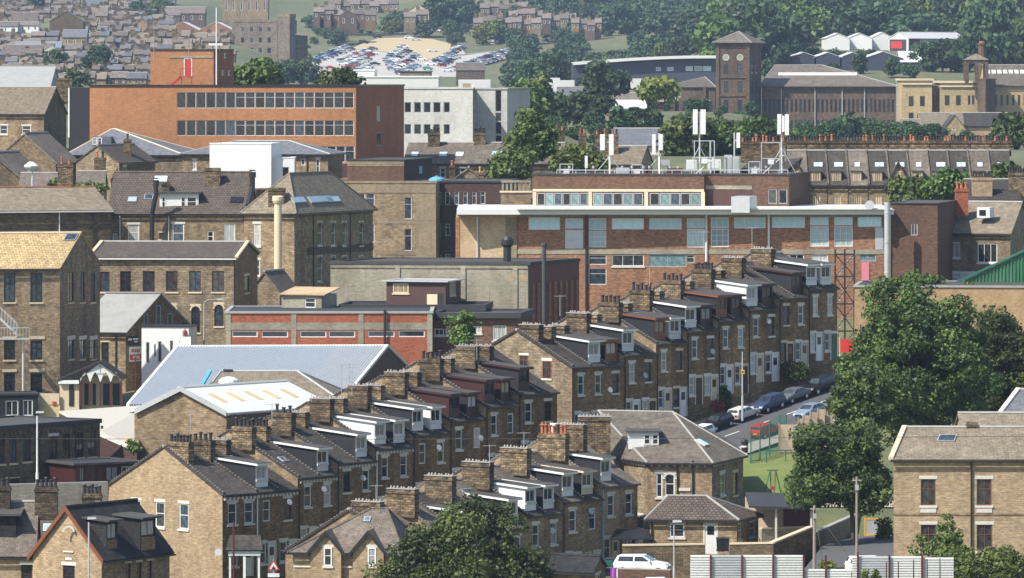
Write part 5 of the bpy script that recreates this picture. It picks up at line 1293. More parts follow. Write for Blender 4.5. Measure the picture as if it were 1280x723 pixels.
# ---------------------------------------------------------------- long brick block with white flat roof
b = Bld('long_brick_block', 'long weathered brick factory block with white flat roof edge and pale blue windows', 'factory', (646,648.6), (1113,647.8), 16, 400, 268.5, 'brick_old')
sh = [(660.5,272,700,287.5),(764.5,273,805,287),(811.5,273,852,287),(917.5,272,957,285.5),(965,270.5,1006,285),(1072,270,1102,284)]
b.win(0, sh, 'skyp'); tl = [(736,273,758,288,309.5),(858.5,273,881,285,309.5),(888.5,272,911,285,309),(1012.5,270,1036,282,308.5),(1042.5,270,1066,282,308.5)]
b.win(0, [(q[0],q[1],q[2],q[3]) for q in tl], 'skyp'); b.win(0, [(q[0],q[3]+1,q[2],q[4]) for q in tl], 'skyt'); b.win(0, [(706.5,273,729,286)], 'skyp'); b.boxpx('metal_panel', 0, 706.5, 287.5, 729, 311, -.1, .03, 'galvanised')
b.win(0, [(736,319,758,331),(736,336,758,356),(858.5,319,868,329)], 'metal'); b.win(0, [(765,319,805,333)], 'wthree'); b.win(0, [(811,318,858,334)], 'greyw'); b.win(0, [(987,318,1005,326),(1014,318,1035,327),(1025,332,1035,343)], 'wcase'); b.win(0, [(1075,316,1095,327)], 'greyw')
b.boxpx('concrete_band', 0, 646, 312, 1113, 318, -.1, .05, 'concrete'); b.boxpx('concrete_sill', 0, 646, 268.6, 1113, 271.5, -.1, .06, 'concrete'); b.boxpx('metal_panel', 0, 1094, 284.5, 1104, 312, -.1, .04, 'galvanised')
for x in (733,961,883): b.pipe(0, x, 268, mat='black_paint' if x == 733 else 'white_paint', r=.12)
b.boxpx('door', 0, 1077, 328, 1086.5, 357, .01, .08, 'pink_paint'); b.walls()
m = MB(); P=b.P; z=b.zt; x0=GX(571,648)[0]; m.box(x0,646.8,z+.02,P[1][0]+.3,669,z+.55); b.part('roof', m, 'white_roof')
m = MB(); m.box(P[0][0],646.2,z+.552,P[1][0]+.1,646.9,z+.7); b.part('gutter', m, 'white_paint')
b2 = Bld('rendered_block', 'pink and buff rendered block end with exposed brick patches', 'building', (570,649), (646,648.5), 15, 400, 268.5, 'render_pink'); b2.win(0, [(649,274,653,290)], 'plain') if False else None
b2.boxpx('brick_pier', 0, 569.5, 272, 574.5, 340, -.1, .05, 'brick_old'); b2.walls(); b2.flat('felt','concrete_grey', cope=False, th=.02); b2.pipe(0, 597, 272, mat='galvanised', r=.1); b2.boxpx('render_strip', 0, 632, 272, 646, 340, -.1, .03, 'concrete_brown')
b = Bld('brick_stair_tower', 'plain dark brick stair tower with one small window beside the grey duct', 'building', (1113.5,648), (1172,647), 14, 385, 255, 'brick_brown'); b.win(0, [(1138.5,279.5,1147,294.5)], 'greyw'); b.walls(); b.flat('felt','felt_black', th=.1)
T = thing('ventilation_duct', 'tall round grey ventilation duct on the brick stair tower', 'duct', W(1109,354,645)); h=(354-253)/S(645); m = MB(); m.lathe([(.3,0),(.3,h)],14); 
for k in (.12,.5,.86): m.lathe([(.34,h*k),(.34,h*k+.12)],14)
m.build('pipe','galvanised',T); m = MB(); m.box(-.5,-.3,-.3,.5,.4,.5); m.build('base','galvanised',T)
b = Bld('rooftop_storey', 'brown fascia rooftop storey with long glazing above the white roof edge', 'building', (666,664), (880,662), 12, 264, 219, 'brick_brown', ground=False)
b.boxpx('cream_band', 0, 666, 236.5, 880, 240, -.1, .06, 'cream_stone')
for xa, xb, n in ((671,735,6),(741,804,5),(812,876,5)):
    for k in range(n): b.win(0, [(xa+(xb-xa)*k/n+.4,241.5,xa+(xb-xa)*(k+1)/n-.4,257)], 'plain', pane=['glass_green','glass_blue','glass_dark'][(k*7+int(xa))%3], surf=True)
for x in (666,735.5,805.5,876.5): b.boxpx('pier', 0, x, 240.2, x+4.5, 260, -.1, .05, 'cream_stone')
b.walls(); b.flat('felt','felt_black', th=.12)
b = Bld('rooftop_storey', 'plain brown right half of the rooftop storey under antenna masts', 'building', (880.5,663), (986,661), 12, 264, 219, 'brick_brown', ground=False); b.boxpx('panel', 0, 883, 238, 940, 258, -.1, .04, 'dark_wood'); b.boxpx('concrete_band', 0, 882, 232, 940, 237, -.1, .05, 'concrete'); b.win(0, [(960,237,971,255),(973,237,984,255)], 'plain'); b.win(0, [(932,237,938,247)], 'plain'); b.walls(); b.flat('felt','felt_black', th=.12)
b = Bld('roof_plant_box', 'square galvanised plant box on the white roof edge', 'plant box', (914,646), (937,645.5), 3, 266, 247.5, 'galvanised', side=(946,650), ground=False); b.walls(); b.flat('galvanised', cope=False)
b = Bld('tan_brick_block', 'low tan brick block with flat roof behind the big tree', 'building', (1068,622), (1300,620), 14, 470, 360, 'brick_tan'); b.boxpx('vent', 0, 1103,360,1120,366,-.1,.05,'black_paint'); b.walls(); b.flat('felt','concrete_grey', th=.2)
b = Bld('stone_shop', 'stone shop with brown slate roof, white windows and long white sign', 'shop', (1173,658), (1263,655), 12, 385, 292.5, 'sandstone_grey', side=(1290,670))
b.win(0, [(1186,303,1200,322.5)], 'wcase'); b.win(0, [(1222,304.5,1246.5,328.5)], 'wthree'); b.gable(ZZ(255,661), 'stone_slate_grey'); b.walls()
b.boxpx('dormer', 0, 1215,260,1231,273,-3,-1.6,'white_paint'); b.boxpx('dormer_pane',0,1218,263,1226,270,-1.59,-1.55,'glass_dark')
b.stack(1202, 236, 262, 16, 660, t=1.1, pots=3, potmat=['terracotta'], mat='brick_red')
sign_on(b,0,1174,339,1225,351,'white_paint',.05)
u,v = b.uv(0,1177,345.8); text_part(b.T,'lettering','bradford',b.loc(b.pt(0,u,v,.15)),b.rot(0),.62,'blue_paint',.006,.95)
u,v = b.uv(0,1184.5,349.2); text_part(b.T,'lettering','hydroponics',b.loc(b.pt(0,u,v,.15)),b.rot(0),.24,'lead_blue',.006)
u,v = b.uv(0,1205,344.6); text_part(b.T,'lettering','hydro',b.loc(b.pt(0,u,v,.15)),b.rot(0),.3,'grey_paint',.006)
# green sheeted gable
T = thing('green_shed', 'green ribbed metal shed with sloping roof edge right of the shop sign', 'shed', W(1195,362,635)); B0 = tuple(T.location)
g0 = W(1186,364,633); g1 = W(1300,364,633); t0 = W(1186,361,633); t1 = W(1300,306,633)
m = MB(); n = 26
for k in range(n):
    u0, u1 = k/n, (k+1)/n
    for (ua, ub, dy) in ((u0,u0+.62*(u1-u0),0),(u0+.62*(u1-u0),u1,-.1)):
        xa, xb = g0[0]+(g1[0]-g0[0])*ua, g0[0]+(g1[0]-g0[0])*ub; za, zb_ = t0[2]+(t1[2]-t0[2])*ua, t0[2]+(t1[2]-t0[2])*ub
        m.hexa([(xa,633+dy,g0[2]-3),(xb,633+dy,g0[2]-3),(xb,633.3,g0[2]-3),(xa,633.3,g0[2]-3)],[(xa,633+dy,za),(xb,633+dy,zb_),(xb,633.3,zb_),(xa,633.3,za)])
shift(m,B0).build('cladding','green_sheet',T)
m = MB(); m.hexa([(t0[0]-.3,632.7,t0[2]),(t1[0],632.7,t1[2]),(t1[0],634,t1[2]),(t0[0]-.3,634,t0[2])],[(t0[0]-.3,632.7,t0[2]+.18),(t1[0],632.7,t1[2]+.18),(t1[0],634,t1[2]+.18),(t0[0]-.3,634,t0[2]+.18)]); shift(m,B0).build('roof','green_paint',T)
# steel fire escape tower
T = thing('fire_escape', 'black lattice steel fire escape tower at the end of the street', 'fire escape', W(1056,448,634)); B0 = tuple(T.location); m = MB(); s = MB()
for x in (1044,1056,1068):
    for y in (632,636): m.tube(W(x,448,y) , (W(x,448,y)[0], y, ZZ(312,y)), .09, n=5)
lv = [448,414,380,346,318]
for a, c in zip(lv, lv[1:]):
    for y in (632,636):
        m.tube(W(1044,a,y),W(1068,c,y),.05,n=4); m.tube(W(1068,a,y),W(1044,c,y),.05,n=4); m.tube(W(1044,c,y),W(1068,c,y),.07,n=4)
    p0, p1 = (W(1045,a,634),W(1067,c,634))
    for k in range(8): q = np.array(p0)+(np.array(p1)-np.array(p0))*k/7; s.box(q[0]-.15,632.6,q[2]-.02,q[0]+.15,634.4,q[2]+.03)
shift(m,B0).build('frame','black_paint',T); shift(s,B0).build('stair','grey_paint',T)
T = thing('builders_sheet', 'red safety mesh sheet at foot of the fire escape tower', 'safety mesh', W(1050,440,628)); m = MB(); B0=tuple(T.location); a, c = W(1050,441,628), W(1067,424,628); m.box(a[0],627.9,a[2],c[0],628,c[2]); shift(m,B0).build('mesh','red_paint',T); m=MB(); m.tube((0,0,-1),(0,0,1.6),.05); m.build('post','galvanised',T)
# ---------------------------------------------------------------- orange brick block and neighbours
b = Bld('orange_brick_block', 'large orange brick office block with two long bands of windows', 'office block', (112,783), (445,780), 18, 235, 108.5, 'brick_orange', side=(505,798))
for y0, y1 in ((115.5,135.5),(150.5,170)):
    xs = np.linspace(220.5, 442.5, 19)
    b.win(0, [(xs[k]+.2,y0,xs[k+1]-.2,y1) for k in range(6)], 'plain'); b.win(0, [(xs[k]+.2,y0,xs[k+1]-.2,y1) for k in range(6,18)], 'metal')
b.win(0, [(386+11.5*k,183,397+11.5*k,203) for k in range(5)], 'metal', pane='glass_grey'); b.win(1, [(471,133,477,152),(471,166,477,182)], 'plain')
b.boxpx('dark_panel', 0, 330, 205, 445, 222, -.1, .03, 'dark_wood'); b.walls(extra_mats={1:'brick_orange_shade'}); b.flat('felt','black_paint', th=.22)
b = Bld('dark_stair_end', 'black glazed stair end with white frame edge beside the orange brick', 'stair tower', (86,784), (111.5,783), 12, 235, 110, 'cladding_slate'); b.boxpx('frame', 0, 85.5,110,87,172,-.1,.06,'white_paint'); b.win(0, [(99,150,111,170)], 'slit'); b.walls(); b.flat('felt', cope=False, th=.1)
b = Bld('brick_plant_tower', 'orange brick rooftop tower with red door and red outside stair', 'plant tower', (188,791), (267,790), 10, 112, 63, 'brick_orange', side=(292,799), ground=False)
b.door(0, 231, 74, 239, 'red_paint', False, h=2.1); b.win(1, [(280,66.5,283.5,73),(277,88,280.5,94.5),(285,88,288.5,94.5)], 'slit'); b.boxpx('beam', 0, 212,70,266,72.5,-.1,.08,'concrete')
b.walls(extra_mats={1:'brick_orange_shade'}); b.flat('felt','felt_black', th=.15)
T = thing('roof_stair', 'red steel stair and landing below the rooftop door', 'stair', W(226,108,788)); B0=tuple(T.location); m = MB(); a = np.array(W(213,108,788)); c = np.array(W(226,96,788))
for k in range(7): q = a+(c-a)*(k+.5)/7; m.box(q[0]-.14,787.0,q[2]-.05,q[0]+.14,788.4,q[2]+.05)
for y in (787,788.4): m.obox((a+c)/2*np.array((1,0,1))+np.array((0,y,0)),(c-a)/2,(0,.05,0),(0,0,.14))
l0 = W(226,96,788); l1 = W(241,96,788); m.box(l0[0],787,l0[2]-.12,l1[0],788.4,l0[2]+.02)
for x in (l0[0]+.1,l1[0]-.1): m.tube((x,787.1,l0[2]-1.1),(x,787.1,l0[2]),.07,n=5)
shift(m,B0).build('stair','red_paint',T); m = MB()
for k in range(5): x = l0[0]+(l1[0]-l0[0])*k/4; m.tube((x,787,l0[2]),(x,787,l0[2]+1),.03,n=4)
m.tube((l0[0],787,l0[2]+1),(l1[0],787,l0[2]+1),.03,n=4); shift(m,B0).build('railing','red_paint',T)
for px, y0, y1, mt, lb in ((270.5,10,108,'white_paint','tall white flagpole on the orange brick block'),(192.5,25,64,'timber_pole','thin dark mast on left end of rooftop tower'),(236,40,63,'timber_pole','short dark mast in middle of rooftop tower')):
    pole('roof_mast', lb, px, y0, y1, 786, .09 if mt=='white_paint' else .06, mt, 'mast', False)
T = thing('roof_antenna', 'flat white antenna array on top of rooftop tower', 'antenna', W(270,62,792)); m = MB(); m.box(-.9,-.3,.5,.8,.3,.75); m.build('panel','white_paint',T); m = MB(); m.tube((-.4,0,-.2),(-.4,0,.5),.06); m.tube((.4,0,-.2),(.4,0,.5),.06); m.build('post','grey_paint',T)
b = Bld('white_concrete_block', 'pale concrete panel office block with square windows', 'office block', (500,842), (591,840), 18, 225, 111.5, 'concrete_white', side=(592,858))
b.win(0, [(505.5,128,514,141),(517.5,128,526.5,141),(529.5,128,538.5,141),(541.5,128,551,141),(554.5,128,562.5,141),(505.5,155.5,514,168),(517.5,155.5,526.5,168),(529.5,155.5,538.5,168),(541.5,155.5,550,168),(554.5,155.5,562.5,168)], 'plain'); b.walls(); b.flat('felt','concrete_white', th=.2)
b = Bld('white_concrete_wing', 'plain pale concrete wing with dark vertical glazed strip', 'office block', (591.5,846), (634,845), 14, 225, 112, 'concrete_white'); b.win(0, [(619,113,627,140),(619,141,627,152),(619,152.5,627,168),(619,169,627,178)], 'plain'); b.walls(); b.flat('felt','concrete_white', th=.2)
b = Bld('white_plant_room', 'white slope sided plant room on pale concrete block', 'plant room', (573,852), (613,852), 8, 118, 101, 'white_roof', ground=False); b.win(0, [(578,104,588,111)], 'boarded', surf=True); b.walls(); b.flat('white_roof', cope=False)
b = Bld('white_flat_building', 'long low white roofed building in front of the car park', 'warehouse', (436,1010), (548,1010), 30, 130, 97, 'white_roof'); b.walls(); b.flat('white_roof','white_roof'); 
b = Bld('white_flat_building', 'small higher white block at left of the long white roof', 'warehouse', (436,1016), (468,1016), 20, 130, 88.5, 'white_roof'); b.walls(); b.flat('white_roof','white_roof')
b = Bld('grey_roofed_building', 'grey brown flat building end behind the long white roof', 'building', (500,1060), (538,1060), 20, 130, 90.5, 'far_roof'); b.walls(); b.flat('felt','felt')
b = Bld('slate_terrace', 'long brown slate roofed terrace with two big chimney stacks', 'terrace', (505,801), (700,799), 12, 250, 205, 'sandstone')
for xs in ((514,191,523,196),(549,191,559,196),(569.5,191,579.5,196),(615,190,622,194.5),(623,190,629,194.5)): b.skylight(*xs, 'grey_paint', 'glass_sky')if False else None
b.win(0, [(510,210,516,222),(550,210,557,222),(575,210,582,222),(640,210,647,222)], 'white'); b.gable(ZZ(180,807), 'slate_brown'); b.walls()
for xs in ((514,191,523,196),(549,191,559,196),(569.5,191,579.5,196),(615,190,622,194.5),(623,190,629,194.5)): b.skylight(*xs, 'grey_paint', 'glass_sky')
b.stack(542.5, 166, 185, 15, 806, t=1.3, pots=5, potmat=['pot_black']); b.stack(599.5, 166, 184, 15, 806, t=1.3, pots=5, potmat=['pot_black'])
b = Bld('slate_terrace', 'slate roofed terrace with three chimney stacks behind the round green tree', 'terrace', (688,832), (800,830), 11, 235, 206, 'sandstone'); b.gable(ZZ(184,837), 'stone_slate_grey'); b.walls()
b.skylight(734,190,742,195,'grey_paint','glass_sky')
b.stack(699.5, 163, 186, 13, 836, t=1.2, pots=2, potmat=['terracotta']); b.stack(728, 167, 184, 10, 836, t=1.2, pots=2, potmat=['terracotta']); b.stack(758.5, 168, 196, 29, 834, t=1.2, pots=6, potmat=['terracotta','pot_black'])
b = Bld('cream_warehouse', 'low cream sheet roofed warehouse between trees beyond the antennas', 'warehouse', (770,960), (835,960), 25, 210, 183, 'cream_roof'); b.gable(ZZ(162,972), 'slate_blue'); b.walls()
b = Bld('stone_chimney_house', 'stone gabled roof with single buff chimney pot below slate terrace', 'house', (600,790), (635,790), 6, 240, 224, 'sandstone'); b.gable(ZZ(206,793), 'stone_slate_grey', axis='y'); b.walls(); b.stack(600,216,224,10,789,t=.8,pots=1,potmat=['pot_buff'])
b = Bld('stone_gable', 'rounded stone gable beside small chimney below the slate terrace', 'house', (568,788), (603,788), 6, 240, 225, 'sandstone_grey'); b.gable(ZZ(211,790), 'stone_slate_grey', axis='y'); b.walls(); b.stack(565,207,228,7,787,t=.8,pots=1,potmat=['terracotta'])
b = Bld('balustrade_parapet', 'pale stone balustrade parapet at left of the rooftop storey', 'parapet', (626,668), (664,668), 1, 262, 241, 'sandstone', ground=False); b.walls(); b.flat('cream_stone','cream_stone')
for k in range(7): b.boxpx('baluster', 0, 627+5.2*k, 228, 630+5.2*k, 241, -.6, -.2, 'concrete')
b.boxpx('rail', 0, 626, 225.5, 664, 228.5, -.7, -.1, 'concrete')
# ---------------------------------------------------------------- roofs at upper left
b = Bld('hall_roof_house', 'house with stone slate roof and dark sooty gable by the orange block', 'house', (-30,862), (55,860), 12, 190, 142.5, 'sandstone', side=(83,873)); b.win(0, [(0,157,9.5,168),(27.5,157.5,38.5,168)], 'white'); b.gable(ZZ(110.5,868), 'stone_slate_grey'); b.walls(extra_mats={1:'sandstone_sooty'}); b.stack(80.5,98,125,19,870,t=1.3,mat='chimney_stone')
b = Bld('curved_sheet_hall', 'big grey curved sheet roofed hall at far left', 'hall', (-40,1090), (62,1090), 26, 140, 110, 'asbestos_sheet'); b.gable(ZZ(84.5,1103), 'asbestos_sheet', ridge='asbestos_sheet'); b.walls()
b = Bld('slate_hip_house', 'house with big blue slate hipped roof and small box dormer', 'house', (86,766), (228,764), 14, 250, 194, 'sandstone_grey'); b.hip(ZZ(163,772.5), 'slate_blue', insl=3.8, insr=9.6, hipmat='cream_stone'); b.walls()
x0,y0,z0 = W(115,182,767.5); m = MB(); m.box(x0,y0,z0-.5,x0+2.3,y0+3,z0+1.05); dm = b.part('dormer', m, 'slate_blue'); 
for du in (.05,.65):
    w_ = window(dm, b.loc((x0+du,y0,z0+.05)),0,.55,.9,'whiteplain',True,name='dormer_window')
    for c in list(w_.children): c.parent=dm; c.location=w_.location
b = Bld('stone_gable_house', 'stone gabled house with tile roof and tall thin chimney', 'house', (95,744), (149,740), 9, 260, 203.5, 'sandstone_grey', side=(194,752)); b.win(1, [(154,208,158.5,227)], 'white'); b.gable(ZZ(183,743), 'pantile', axis='y'); b.walls(extra_mats={1:'sandstone_sooty'})
b.stack(159.5,174,202,9,747,t=1.0,pots=1); b.stack(125,197,232,14,739,t=.8,pots=2,potmat=['terracotta','pot_black'])
b = Bld('stone_house', 'stone house whose sooty gable and grey roof face the hip roofed house', 'house', (-8,760), (70,752), 9, 240, 204, 'sandstone_sooty', side=(98,762)); b.gable(ZZ(168,758), 'slate_brown', axis='y'); b.walls()
b = Bld('stone_house', 'low house with grey slate roof at left edge below lantern', 'house', (-50,735), (30,733), 9, 250, 226, 'sandstone_sooty', side=(62,741)); b.gable(ZZ(192,734), 'slate_brown', axis='y', verge=.3); b.walls()
b = Bld('stone_outhouse', 'small outhouse with brown roof behind the white lantern', 'outhouse', (25,722), (70,722), 6, 260, 233.5, 'sandstone_sooty'); b.gable(ZZ(218,725), 'slate_brown'); b.walls()
b = Bld('stone_outhouse', 'small brown roof between leafy weeds and stone gable house', 'outhouse', (96,726), (130,726), 5, 260, 233, 'sandstone'); b.gable(ZZ(216,728), 'slate_brown'); b.walls()
street_lamp('street lamp with wide white lantern above the long stone roof', 40.5, 210, 237, 700, 0, 'galvanised', r=.09, head=False)
T = thing('lantern', 'wide white octagonal lantern on grey post', 'lantern', W(39,211,700)); m = MB(); m.lathe([(.5,-.1),(.75,.15),(.8,.3),(.25,.75)],8); m.build('shade','white_paint',T); m = MB(); m.lathe([(.35,-.35),(.45,-.12)],8); m.build('lens','glass_pale',T)
# ---------------------------------------------------------------- right-hand terrace with a wall of pots
GV = 'stone houses in the terrace with a wall of chimney pots'
xs = list(np.linspace(983, 1264, 12))
for k in range(11):
    xa, xb = xs[k], xs[k+1]; g4 = k in (0, 5)
    b = Bld('terraced_house', f'terraced house {"with pointed dormer gable" if g4 else "with small box dormer"}, {ORD[k]} from left below the wall of pots', 'terraced house', (xa+.1,722), (xb-.1,721.9), 13, 270, 232, 'sandstone_grey' if k%2 else 'sandstone', group=GV)
    xm = (xa+xb)/2; b.win(0, [(xm-5,245,xm+4,258)], 'boarded'); rf = b.gable(ZZ(190,728.5), 'slate' if k%3 else 'slate_brown', oh=.25, verge=0, ridge='concrete_grey')
    if g4: 
        wallgable(b, 0, xa-3, xb+2, 203, 4.2, 'slate_brown', 'slate', 'sandstone'); 
        b.win(0, [(xm-3,214,xm+3,230)], 'boarded', surf=True, out=.5)
    else:
        x0,y0,z0 = W(xm-7,231,722.6); w_ = 12/S(722); m = MB(); m.box(x0,y0,z0-.1,x0+w_,y0+3,z0+1.45); dm = b.part('dormer', m, 'sandstone_clean'); m = MB(); m.box(x0-.12,y0-.15,z0+1.452,x0+w_+.12,y0+3,z0+1.56); b.part('dormer_roof', m, 'felt', dm)
        wn = window(dm, b.loc((x0+.1,y0,z0+.12)),0,w_-.2,1.25,'boarded',True,name='dormer_window')
        for c in list(wn.children): c.parent=dm; c.location=wn.location
    m = MB(); P = b.P; a0 = np.array((P[0][0]+.1,P[0][1]-.2,b.zt+.2)); a1 = np.array((P[0][0]+.1,P[0][1]+6.5,b.zr+.25)); m.obox((a0+a1)/2,(a1-a0)/2,(.09,0,0),(0,0,.1)); b.part('coping', m, 'slate_brown')
    for sx in (.45,.62)[:1+(k%3>0)]: b.skylight(xa+(xb-xa)*sx-3,204,xa+(xb-xa)*sx+4,209.5,'grey_paint','glass_sky')
    b.walls()
    wpx = (xb-xa)*.98; chimney(b.T, b.loc(W(xm,189,729)), 0, wpx/S(729), .9, 13/S(729), 7, ['terracotta','pot_black','pot_black','maroon'] if False else ['terracotta','pot_black','pot_black'], 'chimney_stone')
b = Bld('terraced_house', 'sooty stone end house joined to left end of the wall of pots', 'house', (926,724), (982,722), 12, 260, 214, 'sandstone_grey'); b.gable(ZZ(197,729), 'slate'); b.walls(); chimney(b.T, b.loc(W(954,197,729)), 0, 55/S(729), .9, 20/S(729), 13, ['terracotta','pot_black','pot_black'])
b = Bld('stone_house', 'stone house with row of dark pots right of the leafy bushes', 'house', (1210,690), (1275,690), 9, 260, 250, 'sandstone'); b.gable(ZZ(226,694.5),'slate'); b.walls(); b.stack(1227.5,222,250,25,691,t=1.0,pots=7,mat='sandstone_clean'); b.stack(1272,216,250,22,692,t=1.0,pots=7)
# ---------------------------------------------------------------- antennas on the roof
def mast(label, px, y0, y1, Y, panels, legs=True, boxes=()):
    base = W(px, y1, Y); T = thing('antenna_mast', label, 'antenna mast', base); s = S(Y); h = (y1-y0)/s
    m = MB(); m.tube((0,0,-.3),(0,0,h),.09,n=6)
    if legs:
        for dx, dy in ((-1.6,.4),(1.6,.4),(0,-1.2)): m.tube((dx,dy,0),(0,0,h*.45),.05,n=5)
    m.build('pole','galvanised',T)
    for (a, c, d, e) in panels:
        m = MB(); x0=(a-px)/s; x1=(d-px)/s; z0=(y1-e)/s; z1=(y1-c)/s
        m.hexa([(x0,-.25,z0),(x1,-.25,z0),(x1-.05,.05,z0),(x0+.05,.05,z0)],[(x0,-.25,z1),(x1,-.25,z1),(x1-.05,.05,z1),(x0+.05,.05,z1)]); m.tube(((x0+x1)/2,0,(z0+z1)/2),(0,0,(z0+z1)/2),.04,n=4); m.build('antenna_panel','white_paint',T)
    for (a, c, d, e) in boxes:
        m = MB(); m.box((a-px)/s,-.3,(y1-e)/s,(d-px)/s,.25,(y1-c)/s); m.build('equipment_box','grey_paint',T)
    return T
mast('antenna mast with two pale panels and splayed legs at left of the roof', 762, 168, 219, 668, [(750,168,756,188),(761.5,168,767,194)])
mast('antenna mast with two narrow panels beside a white box', 824, 167, 219, 669, [(815,168,819.5,193),(823,168,828.5,188)], boxes=[(825,200,837,207)])
mast('tallest antenna mast with two long white panels', 874.5, 140, 219, 668, [(866,137,872,168),(875.5,137,882,168)])
mast('antenna mast with slim panel beside grey cabinets', 918, 166, 219, 668, [(920.5,166,925,185)], legs=False)
mast('tripod antenna mast with clustered white panels in front of the wall of pots', 977, 143, 219, 668, [(971.5,143,976,168),(977,145,980.5,165),(981,143,986,169)])
mast('bare thin mast right of the tallest antenna', 888, 176, 219, 667, [], legs=False)
mast('short white vent mast among the rails', 732.5, 195, 219, 667, [(731,195,734.5,210)], legs=False)
for (a,c,d,e,lb) in ((905.5,194,915,219,'tall grey equipment cabinet on the roof'),(916,196,924,219,'slimmer grey equipment cabinet beside the taller one'),(858,200,871,213,'white equipment box under tallest antenna'),(884,199,901,212,'wide white equipment box right of tallest antenna'),(770,210,787,219,'white framed cabinet near left antenna mast')):
    x,y,z = W(a,e,667); T = thing('equipment_cabinet', lb, 'cabinet', (x,y,z)); w_=(d-a)/S(667); h=(e-c)/S(667); m = MB(); m.box(0,0,0,w_,.8,h); m.build('body','galvanised' if e>215 else 'white_paint',T); m = MB(); m.box(w_*.1,-.03,h*.1,w_*.9,-.003,h*.9); m.build('door','grey_paint' if e>215 else 'white_paint',T)
T = thing('roof_railing', 'grey tubular safety railing along the antenna roof', 'railing', W(700,219,665.5)); B0=tuple(T.location); m = MB(); a, c = W(696,213,665.5), W(985,213,663)
for z in (0,-.45): m.tube((a[0],a[1],a[2]+z),(c[0],c[1],c[2]+z),.04,n=5)
for k in range(25): q = np.array(a)+(np.array(c)-np.array(a))*k/24; m.tube(q,q-np.array((0,0,.9)),.04,n=5)
shift(m,B0).build('rail','galvanised',T)
for k,(px,w_) in enumerate(((805,10),(812,8),(848,12),(742,9),(778,12),(790,7),(838,8),(895,9),(932,10),(945,7),(958,12),(712,8))):
    x,y,z=W(px,219,668); T=thing('equipment_box','low dark equipment box among the roof masts','equipment box',(x,y,z),0,'low boxes among the roof masts'); m=MB(); m.box(-w_/24,0,0,w_/24,.6,.7); m.build('body','dark_wood',T); m=MB(); m.tube((0,.3,.7),(0,.3,.95),.15); m.build('cap','grey_paint',T)
# ---------------------------------------------------------------- mills
YM = 1600
b = Bld('mill_tower', 'tall dark stone mill tower with pyramid roof and round windows', 'tower', (895,YM), (937,YM-1), 9, 175, 52, 'mill_stone', side=(951.5,YM+7))
for y in ((81,93),(102,116),(125,140)): b.win(0, [(905,y[0],910.5,y[1]),(922,y[0],928,y[1])], 'mill'); b.win(1, [(939,y[0],942,y[1]),(944,y[0],947,y[1])], 'mill')
for x in (907.5,925): 
    u,v = b.uv(0,x,72); m = MB(); c = b.pt(0,u,v,.06); 
    for k in range(12):
        t0,t1=6.283*k/12,6.283*(k+1)/12; m.plate([(c[0]+r*math.cos(t),c[1]-.05,c[2]+r*math.sin(t)) for r,t in ((.62,t0),(.62,t1),(.85,t1),(.85,t0))][::-1],.1)
    m.mat(1); m.face([(c[0]+.62*math.cos(6.283*k/12),c[1]-.02,c[2]+.62*math.sin(6.283*k/12)) for k in range(12)]); b.part('round_window', m, ['cream_stone','glass_pale'])
for y in (97,120,55): b.boxpx('string_course', 0, 895,y-.6,937,y+.8,-.1,.25,'mill_stone')
b.hip(ZZ(40,YM+4), 'slate_brown', inset=4.3, oh=.8); b.walls()
for x in (895,933): b.boxpx('pier', 0, x,54,x+4,165,-.1,.3,'mill_stone')
def mill_windows(b, f, xa, xb, n, rows, style='mill', fr=.55):
    for k in range(n):
        x0 = xa+(xb-xa)*(k+.5-fr/2)/n; x1 = xa+(xb-xa)*(k+.5+fr/2)/n
        b.win(f, [(x0,r0,x1,r1) for r0,r1 in rows], style)
b = Bld('mill_wing', 'short dark stone mill wing left of the mill tower', 'mill', (828,YM+4), (894,YM+3), 22, 180, 109.5, 'mill_stone'); mill_windows(b,0,830,893,6,[(127,140),(148,160)]); b.hip(ZZ(97,YM+14),'slate_brown',insl=10,insr=3); b.walls()
for x in (828,840,879): b.boxpx('pier',0,x,108,x+3.5,165,-.1,.6,'mill_stone')
b = Bld('long_mill', 'long dark stone mill with hipped roof and rooflight strip right of tower', 'mill', (952,YM+6), (1121,YM+4), 40, 180, 108, 'mill_stone'); mill_windows(b,0,954,1119,30,[(124.5,140.5),(150,162)],fr=.5); rf = b.hip(ZZ(82,YM+25),'slate_brown',insl=3,insr=19,oh=.8)
m = MB(); o,t,up = b.plane; L_ = b.fr(0)[3]; n_ = np.cross(t,up); H_ = math.hypot(20,b.zr-b.zt); m.obox(o+t*(L_/2-3)+up*H_*.53+n_*.1,t*(L_/2-7),up*H_*.06,n_*.12); b.part('rooflight', m, 'white_roof', rf); b.walls()
for x in (1018,1080,1052,976): b.boxpx('downpipe',0,x,109,x+1.4,165,-.05,.3,'concrete_grey')
b.boxpx('cornice',0,952,107.5,1121,111,-.1,.5,'mill_stone')
T = thing('scaffold_tower', 'tall grey scaffold tower between the dark mill and cream mill', 'scaffold', W(1123,165,YM-6)); B0=tuple(T.location); m = MB()
for x in (1120.5,1123,1125.5):
    for y in (YM-7,YM-5.5): m.tube(W(x,168,y),(W(x,168,y)[0],y,ZZ(100,y)),.08,n=4)
for k in range(14): m.box(W(1120.5,0,YM-7)[0],YM-7.1,ZZ(165-4.8*k,YM),W(1125.5,0,YM-7)[0],YM-5.4,ZZ(165-4.8*k,YM)+.15)
shift(m,B0).build('frame','galvanised',T)
YC = 1560
